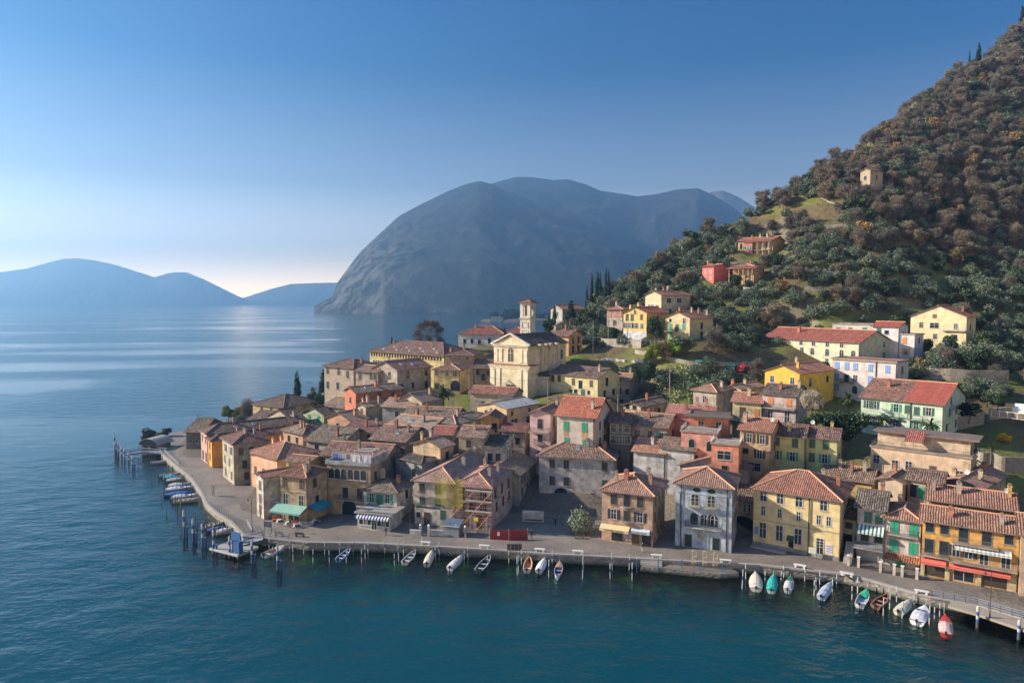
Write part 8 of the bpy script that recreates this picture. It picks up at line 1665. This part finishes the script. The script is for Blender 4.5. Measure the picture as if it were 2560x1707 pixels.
# cypresses on the skyline
for i, (x, yb, yt, w_) in enumerate(((1865, 620, 445, .8), (1942, 600, 388, 1.5), (2222, 370, 228, .8), (2256, 370, 238, .6), (2335, 330, 65, 1.2))):
    X, Y = 1900 + x / 3.5636, yb / 3.5636; D = float(np.interp(X, [r[0] for r in RIDGE], [r[2] for r in RIDGE])); P = at_depth(X, Y, D); gz = ground(P.x, P.y); H = (yb - yt) / 3.5636 / FPX * D; tz = P.z + H
    o = tree('cypress', P.x, P.y, 1, ['slim dark cypress on the skyline, lowest of five', 'stout dark cypress on the skyline beside the slim lowest one', 'tall narrow cypress near the top of the skyline', 'thinnest cypress near the top of the skyline', 'large cypress at the top right corner of the photo'][i], 'cypresses on the skyline', z=gz - .5, sz=max(.6, (tz - gz + .5) / 12.2)); k = H / 12.2 * w_; o.scale = (k, k, o.scale[2])
# palms
def palm(c, x, yb, yt, D, label):
    X, Yb = px(c, x, yb); _, Yt = px(c, x, yt); P = at_depth(X, Yb, D); H = (Yb - Yt) / FPX * D; o = empty('palm_tree', P, rng.random() * 6); tag(o, label, 'palm', 'palm trees'); mb = MB(); th = H * .72; mb.tube((0, 0, -2.5), (0, 0, th), .22, .17, 8); mb.build('trunk', M['bark'], o)
    mb = MB(); g = random.Random(int(x))
    for i in range(46):
        a = g.random() * 6.28; el = g.uniform(-.9, 1.1); L = H * .48 * g.uniform(.8, 1.15); pr = Vector((0, 0, th)); d = Vector((math.cos(a) * math.cos(el), math.sin(a) * math.cos(el), math.sin(el)))
        for k in range(4):
            q = pr + d * L * .25; sd = d.cross(Vector((0, 0, 1))).normalized() * L * .10 * (1.1 if k in (2, 3) else .5); s2 = sd * (.9 if k < 3 else .25); mb.poly([pr - sd, q - s2, q + s2, pr + sd]); pr = q; d = (d + Vector((0, 0, -.28))).normalized()
    mb.build('crown', M['leaf'], o, (.075, .10, .03)); return o
palm('K', 240, 720, 515, 158, 'palm tree left of the mint green house'); palm('K', 565, 940, 720, 146, 'palm tree before the left half of the mint green house'); palm('K', 1045, 985, 755, 145, 'large palm tree before the right half of the mint green house'); palm('H', 1213, 850, 612, 186, 'single palm before the small yellow house with arched windows'); palm('K', 1640, 1120, 1010, 140, 'small palm right of the beige flat block')
palm('G', 1415, 690, 595, 240, 'tiny palm on the shore right of the cypress'); palm('J', 1640, 800, 640, 147, 'palm with yellowish fronds at the left of the dark garden')
# ivy slope between the meadow and the houses
g = np.random.default_rng(3)
pts = []
for _ in range(2600):
    u_, v_ = g.random(), g.random(); X, Y = 1575 + 310 * u_, 925 + 95 * v_ + 22 * u_; D = 200 - 26 * v_ ; P = at_depth(X, Y, D); pts.append((P.x, P.y, 0, .6 + .4 * g.random()))
pa_ = np.array(pts); pa_[:, 2] = terrain(pa_[:, 0], pa_[:, 1]) + .1; pts = pa_
V, T_ = leaf_cloud(pts, 14000, .20, g, .7, .9, 1.1, .6); tag(link('ivy_bank', cloud_mesh('ivy_bank', V, T_, M['leaf']), None, (.21, .25, .14)), 'pale green ivy covering the bank below the meadow', 'ivy', kind='stuff')
# scrub and grass tufts over the open ground so that no slope is bare
VV = []; g = np.random.default_rng(8); P_ = []
XS2 = g.uniform(-40, 260, 9000); YS2 = g.uniform(150, 420, 9000); ZS2 = terrain(XS2, YS2)
hb = [(b['org'], b['uu'], b['vv'], b['W'], b['Dp']) for b in B_.values()]
for x, y, z in zip(XS2, YS2, ZS2):
    if z < 9: continue
    if x < 60 and z < 17 and y < 200: continue
    bad = False
    for o_, u_, v_, W_2, D_2 in hb:
        dx, dy = x - o_.x, y - o_.y; a = dx * u_.x + dy * u_.y; c_ = dx * v_.x + dy * v_.y
        if -.6 < a < W_2 + .6 and -.6 < c_ < D_2 + .6: bad = True; break
    if bad: continue
    P_.append((x, y, z + .05, .25 + .45 * g.random() ** 2))
V, T_ = leaf_cloud(P_, 26000, .16, g, .7, .9, 1.3, .3); tag(link('undergrowth', cloud_mesh('undergrowth', V, T_, M['leaf']), None, (.15, .145, .06)), 'low scrub and dry grass tufts over the slopes', 'undergrowth', kind='stuff')
# ---------------------------------------------------------------- terrace walls, paths, fences on the hill
def ground_strip(c, pts_, h0, th, name, label, col=(.34, .29, .22), D=None, cat='wall', n=10):
    W3 = []
    for i in range(len(pts_) - 1):
        for k in range(n): t_ = k / n; W3.append((pts_[i][0] + (pts_[i + 1][0] - pts_[i][0]) * t_, pts_[i][1] + (pts_[i + 1][1] - pts_[i][1]) * t_))
    W3.append(pts_[-1]); Q = []
    for x, y in W3:
        h_ = hit(c, x, y)
        if h_ is not None: Q.append(h_)
    if len(Q) < 2: return
    Q2 = [Q[0]]
    for q in Q[1:]:
        if (q - Q2[-1]).length < 16: Q2.append(q)
    if len(Q2) < 2: return
    for _ in range(4): Q2 = [Q2[0]] + [(Q2[i - 1] + Q2[i] * 2 + Q2[i + 1]) / 4 for i in range(1, len(Q2) - 1)] + [Q2[-1]]
    o = empty(name, Q2[0], 0); tag(o, label, cat); mb = MB(); w_ = th / 2; lo, hi = Vector((0, 0, -1.5)), Vector((0, 0, h0)); NN = []
    for i in range(len(Q2)): d = Q2[min(i + 1, len(Q2) - 1)] - Q2[max(i - 1, 0)]; n_ = Vector((-d.y, d.x, 0)); NN.append(n_.normalized() * w_ if n_.length > 1e-4 else Vector((0, w_, 0)))
    for i in range(len(Q2) - 1):
        a0, b0 = Q2[i] - Q2[0], Q2[i + 1] - Q2[0]; n0, n1 = NN[i], NN[i + 1]
        mb.poly([a0 - n0 + hi, b0 - n1 + hi, b0 + n1 + hi, a0 + n0 + hi]); mb.poly([a0 - n0 + lo, b0 - n1 + lo, b0 - n1 + hi, a0 - n0 + hi]); mb.poly([b0 + n1 + lo, a0 + n0 + lo, a0 + n0 + hi, b0 + n1 + hi])
    for k_, sg_ in ((0, 1), (-1, -1)): q_ = Q2[k_] - Q2[0]; mb.poly([q_ - NN[k_] + lo, q_ + NN[k_] + lo, q_ + NN[k_] + hi, q_ - NN[k_] + hi])
    mb.build('masonry' if h0 > .2 else 'paving', M['stone'], o, col); return o
SW = 'dry stone terrace wall '
ground_strip('K', [(930, 400), (1270, 420), (1800, 440)], 3.4, .6, 'terrace_wall', SW + 'below the long wire fence right of the hotel', (.40, .34, .25)); ground_strip('K', [(880, 480), (1250, 500)], 1.2, .6, 'terrace_wall', SW + 'at the right foot of the white hotel', (.3, .27, .21))
ground_strip('K', [(1240, 890), (1560, 850)], 3.0, .6, 'terrace_wall', SW + 'behind the right end of the mint green house', (.34, .31, .25)); ground_strip('K', [(1620, 780), (1990, 790)], 2.6, .6, 'terrace_wall', SW + 'under the greenhouse at the right edge', (.38, .33, .25)); ground_strip('K', [(1500, 1250), (1680, 1290), (1960, 1330)], 3.2, .6, 'terrace_wall', SW + 'right of the beige flat block', (.38, .33, .25))
ground_strip('N', [(2030, 310), (2340, 340)], 2.4, .6, 'terrace_wall', SW + 'right of the pale gabled villa', (.36, .32, .25)); ground_strip('N', [(1910, 490), (2300, 390)], 1.2, .5, 'garden_wall', 'pale sloping garden wall below the pale gabled villa', (.42, .40, .37))
ground_strip('O', [(1690, 1160), (1900, 1172), (2150, 1175)], 1.8, .6, 'terrace_wall', SW + 'on the slope above the pale gabled villa', (.36, .31, .24)); ground_strip('O', [(90, 690), (250, 675)], 1.0, .6, 'terrace_wall', SW + 'short and pale above the arched-bay villa', (.42, .38, .31)); ground_strip('O', [(350, 695), (560, 688), (790, 682)], 1.1, .6, 'terrace_wall', SW + 'long and low across the grassy clearing', (.40, .36, .29)); ground_strip('O', [(200, 970), (350, 890)], 1.6, .5, 'terrace_wall', SW + 'beside the arched-bay villa', (.40, .38, .34))
ground_strip('O', [(550, 412), (640, 460), (740, 485), (860, 524)], .06, 1.2, 'hill_path', 'pale footpath slanting across the clearing under the lone stone house', (.42, .36, .27), cat='path'); ground_strip('O', [(700, 350), (830, 310)], 1.6, .6, 'terrace_wall', SW + 'left below the lone stone house', (.4, .35, .27)); ground_strip('O', [(1000, 300), (1120, 320)], 1.4, .6, 'terrace_wall', SW + 'right below the lone stone house', (.4, .35, .27)); ground_strip('O', [(1310, 385), (1400, 395)], 1.0, .6, 'terrace_wall', SW + 'tiny and pale above the lone stone house', (.44, .38, .3))
ground_strip('M', [(1280, 570), (1430, 570)], 1.4, .5, 'terrace_wall', SW + 'left of the coral red house', (.36, .32, .26)); ground_strip('M', [(420, 1230), (560, 1240), (700, 1250), (820, 1250)], 2.6, .6, 'terrace_wall', SW + 'under the terrace of the yellow villa', (.40, .36, .28)); ground_strip('M', [(1600, 1180), (1750, 1190), (1990, 1180)], 1.8, .5, 'terrace_wall', SW + 'behind the green net garden', (.34, .31, .25)); ground_strip('M', [(760, 1310), (900, 1330), (1300, 1430), (1700, 1440), (2000, 1440)], 1.1, .6, 'terrace_wall', SW + 'running along the top of the ivy bank', (.42, .37, .27))
ground_strip('M', [(420, 1380), (560, 1385), (660, 1390)], .5, .9, 'stone_heap', 'row of pale rubble stones on the meadow', (.5, .5, .48), cat='stones'); ground_strip('M', [(720, 1400), (840, 1400)], .5, .8, 'stone_heap', 'short heap of pale rubble right of the stone row', (.5, .5, .48), cat='stones'); ground_strip('M', [(1840, 700), (2050, 715)], 2.0, .5, 'garden_wall', 'pale retaining wall below the veranda villa', (.42, .40, .36))
for (pp_, nm_) in (([(620, 850), (900, 865)], 'below the two orange hillside houses'), ([(1000, 740), (1350, 770)], 'across the middle of the olive slope'), ([(1500, 900), (1700, 950), (1950, 930)], 'in the right half of the olive slope'), ([(900, 1000), (1250, 1020)], 'above the long pale green house'), ([(350, 1090), (700, 1110)], 'low on the olive slope at its left'), ([(1850, 1000), (2200, 1040)], 'near the right edge of the olive slope'), ([(400, 1240), (880, 1260)], 'just behind the long pale green house'), ([(2000, 700), (2300, 740)], 'in the bare wood at the right edge')): ground_strip('O', pp_, 1.5, .6, 'terrace_wall', SW + nm_, (.38, .34, .27))
for i, (c, pp_) in enumerate((('K', [(905, 330), (1900, 385)]), ('M', [(1600, 1090), (2060, 1090)]), ('O', [(40, 650), (300, 660), (560, 655), (760, 625)]))):
    a_ = [hit(c, x, y) for x, y in pp_]; a_ = [v_ for v_ in a_ if v_ is not None]
    if len(a_) > 1: fence_run('wire_fence', ['pale wire fence along the terrace right of the hotel', 'thin fence above the green net garden', 'dark post fence across the grassy clearing'][i], a_, 0, 1.2, 3.0, (('chrome', 'iron', 'iron')[i],) * 2, (.6, 1.15), 'fence', .03)
fence_run('villa_railing', 'white railing around the terrace of the yellow villa', [at_depth(*px('M', x, y), 218) for x, y in ((610, 1185), (730, 1190), (865, 1195), (1040, 1185))], 0, 1.0, 1.5, ('white_trim', 'white_trim'), (.5, .98), 'railing', .035)
# wooden poles with wires
def pole(c, x, yb, yt, D, label):
    X, Yb = px(c, x, yb); _, Yt = px(c, x, yt); P = at_depth(X, Yb, D); H = (Yb - Yt) / FPX * D; o = empty('utility_pole', P, 0); tag(o, label, 'pole', 'utility poles'); mb = MB(); mb.tube((0, 0, -2), (0, 0, H), .14, .10, 6); mb.build('pole', M['wood'], o, (.28, .25, .22)); mb = MB(); mb.box(-.7, .7, -.06, .06, H - .5, H - .38); mb.build('crossarm', M['iron'], o); return P + Vector((0, 0, H - .4))
t1 = pole('L', 1713, 780, 455, 212, 'grey wooden utility pole in front of the meadow'); t2 = pole('L', 1885, 620, 445, 232, 'grey wooden utility pole left of the yellow villa'); t3 = pole('L', 1453, 560, 440, 262, 'grey wooden utility pole by the cottage conifer'); t4 = pole('L', 328, 1260, 1020, 184, 'thin wooden pole left of the stone shed'); t5 = pole('L', 1208, 1390, 1090, 174, 'thin wooden pole before the church side wall'); t6 = pole('J', 108, 340, 40, 184, 'thin pale pole on the ivy bank'); t7 = pole('J', 542, 210, 70, 196, 'short pole at the top of the ivy bank'); t8 = pole('I', 1545, 500, 385, 176, 'short thin pole right of the red steep roof')
def wire(a, b_, sag, label, r=.03):
    pts_ = [a + (b_ - a) * (i / 12) - Vector((0, 0, sag * 4 * (i / 12) * (1 - i / 12))) - a for i in range(13)]; mb = MB(); mb.path(pts_, r, 4); w_ = mb.build('overhead_wire', M['metal_dark'], loc=a); tag(w_, label, 'wire')
wire(t3, t1, .8, 'sagging wire between the poles left of the meadow'); wire(t1, t2, .6, 'sagging wire to the pole by the yellow villa'); wire(t4, t5, 1.0, 'long wire crossing in front of the church facade'); wire(t5, B_['rect']['org'] + B_['rect']['uu'] * 9 + Vector((0, 0, 2.5)), .4, 'pale wire running down to the rectory door'); wire(B_['scaff']['org'] + B_['scaff']['uu'] * 8 + Vector((0, 0, 7)), B_['tabac']['org'] + Vector((0, 0, 7)), .9, 'wire spanning the square from the scaffold to the shop house'); wire(B_['cream']['org'] + B_['cream']['uu'] * 10 + Vector((0, 0, 7)), B_['salmon']['org'] + Vector((0, 0, 4.5)), 1.2, 'white wire between the cream house and the salmon house')
# stakes, garden things, greenhouse, laundry on the green house, small islet
q = at_depth(*px('K', 1640, 745), 156); fence_run('glass_balustrade', 'white framed glass balustrade at the right edge', [q, at_depth(*px('K', 1800, 765), 153), at_depth(*px('K', 1990, 790), 150)], 0, 1.4, 1.6, ('white_trim', 'white_trim'), (.1, 1.4), 'railing', .05)
q = at_depth(*px('K', 1870, 700), 160); o = empty('greenhouse', q, R(-40)); tag(o, 'white translucent tunnel greenhouse cut by the right edge', 'greenhouse'); mb = MB()
for i in range(8): a0, a1 = math.pi * i / 8, math.pi * (i + 1) / 8; mb.poly([(0, -2 * math.cos(a0), 2 * math.sin(a0)), (0, -2 * math.cos(a1), 2 * math.sin(a1)), (12, -2 * math.cos(a1), 2 * math.sin(a1)), (12, -2 * math.cos(a0), 2 * math.sin(a0))]); mb.poly([(0, -2 * math.cos(a0), 2 * math.sin(a0)), (0, 0, 0), (0, -2 * math.cos(a1), 2 * math.sin(a1))])
mb.build('tunnel', M['cloth_white'], o)
gh = hit('J', 935, 130); 
if gh is not None:
    o = empty('garden_dome', gh, 0); tag(o, 'red dome-shaped garden tent on the meadow', 'tent'); mb = MB()
    for k in range(5):
        for i in range(12):
            a0, a1 = 2 * math.pi * i / 12, 2 * math.pi * (i + 1) / 12; p0_, p1_ = math.pi / 2 * k / 5, math.pi / 2 * (k + 1) / 5; f_ = lambda a, p_: (2.6 * math.cos(a) * math.cos(p_), 1.8 * math.sin(a) * math.cos(p_), 2.0 * math.sin(p_)); mb.poly([f_(a0, p0_), f_(a1, p0_), f_(a1, p1_), f_(a0, p1_)])
    mb.build('canopy', M['cloth'], o, (.36, .03, .04)); mb = MB(); mb.box(-.6, .6, -1.84, -1.80, 0, 1.1); mb.build('door', M['iron'], o)
for i, (c, x, y, w_, hh, col, lab) in enumerate((('J', 450, 95, 2.6, 1.3, (.42, .44, .42), 'grey garden shed with green roof, left of two on the meadow'), ('J', 560, 95, 2.6, 1.2, (.46, .46, .42), 'grey garden shed with green roof, right of two on the meadow'), ('J', 790, 110, 2.2, 1.0, (.10, .22, .17), 'small dark hutch with turquoise roof on the meadow'))):
    h_ = hit(c, x, y)
    if h_ is None: continue
    o = empty('garden_shed', h_, -.3); tag(o, lab, 'shed'); mb = MB(); mb.box(-w_ / 2, w_ / 2, -.8, .8, -.5, hh); mb.build('wall', M['wood'], o, col); mb = MB(); mb.poly([(-w_ / 2 - .2, -1, hh + .02), (w_ / 2 + .2, -1, hh + .02), (w_ / 2 + .2, 1, hh + .4), (-w_ / 2 - .2, 1, hh + .4)]); mb.poly([(-w_ / 2 - .2, -1, hh - .06), (w_ / 2 + .2, -1, hh - .06), (w_ / 2 + .2, -1, hh + .02), (-w_ / 2 - .2, -1, hh + .02)]); mb.build('roof', M['paint'], o, (.04, .24, .18))
h_ = hit('M', 1680, 1240)
if h_ is not None: o = empty('green_tarpaulin', h_, .2); tag(o, 'bright green tarpaulin heap in the garden right of the beige villa', 'tarpaulin'); V, T_ = leaf_cloud([(i * .7 - 1.6, 0, .5 + .2 * math.sin(i), .6) for i in range(6)], 500, .22, g, .7, 1.5, 1.2, .9); link('sheet', cloud_mesh('sheet', V, T_, M['leaf']), o, (.02, .24, .12))
h_ = at_depth(*px('G', 985, 1010), 196); o = empty('green_tarpaulin', h_, -.5); tag(o, 'green tarpaulin canopy beside the cream gabled house', 'tarpaulin'); mb = MB()
for i in range(5): x0, x1 = -2.2 + i * .9, -2.2 + (i + 1) * .9; mb.poly([(x0, -1, .2 * math.sin(i)), (x1, -1, .2 * math.sin(i + 1)), (x1, 1, .6 + .2 * math.sin(i + 1)), (x0, 1, .6 + .2 * math.sin(i))])
mb.build('sheet', M['cloth'], o, (.02, .20, .12)); mb = MB(); mb.tube((-2, 0, -4), (-2, 0, .3), .05, .05, 4); mb.tube((2, 0, -4), (2, 0, .3), .05, .05, 4); mb.build('pole', M['iron'], o)
b = B_['glong']
for i, (c_, nm_) in enumerate((((.5, .42, .42), 'pinkish'), ((.42, .33, .32), 'mauve'), ((.6, .6, .6), 'white'), ((.55, .56, .6), 'pale blue'))): hang(wpt(b, 1.2 + i * 1.9, -1.4, 3.2), b['thr'], 1.5, 1.9 - .2 * (i % 2), c_, nm_ + ' sheet hanging on the balcony of the pale green house', 'sheets on the pale green house', 'hanging_sheet')
# islet with its trees and villa out on the lake, seen behind the bell tower
D = 1750; c0 = at_z(1312, 803, 0); o = empty('islet', (c0.x, c0.y, 0), 0); tag(o, kind='structure'); mb = MB(); n = 28
ring = [(95 * math.cos(2 * math.pi * i / n) * (1 + .12 * math.sin(3 * i)), 45 * math.sin(2 * math.pi * i / n)) for i in range(n)]
for i in range(n):
    a, b_ = ring[i], ring[(i + 1) % n]; mb.poly([(a[0], a[1], -2), (b_[0], b_[1], -2), (b_[0] * .9, b_[1] * .9, 4), (a[0] * .9, a[1] * .9, 4)]); mb.poly([(a[0] * .9, a[1] * .9, 4), (b_[0] * .9, b_[1] * .9, 4), (0, 0, 9)])
bpy.data.objects.remove(o); o = mb.build('islet', M['ground'], loc=(c0.x, c0.y, 0)); tag(o, kind='structure')
g = np.random.default_rng(4)
bl = [(g.uniform(-75, 20) * 1.0, g.uniform(-20, 20), g.uniform(6, 20), g.uniform(6, 12)) for _ in range(26)] + [(g.uniform(30, 75), g.uniform(-15, 15), g.uniform(5, 14), g.uniform(5, 9)) for _ in range(10)]
V, T_ = leaf_cloud(bl, 4000, 1.8, g, 1.0, .9, 1.1, .6); tag(link('islet_grove', cloud_mesh('islet_grove', V, T_, M['leaf']), None, (.035, .05, .03), (c0.x, c0.y, 0)), 'dark grove covering the islet behind the bell tower', 'grove', kind='stuff')
o = empty('islet_villa', (c0.x - 62, c0.y - 30, 3), 0); tag(o, 'tiny white villa on the islet left of the bell tower', 'villa'); mb = MB(); mb.box(-14, 14, -4, 4, -4, 6); mb.build('wall', M['plaster'], o, (.7, .66, .6)); rm, zf = roof_geo(28, 8, 6, 'hip', .3, .6, .3, -14, -4); rm.build('roof', [M['tiles'], M['eaves'], M['ridge_dark']], o, BR)
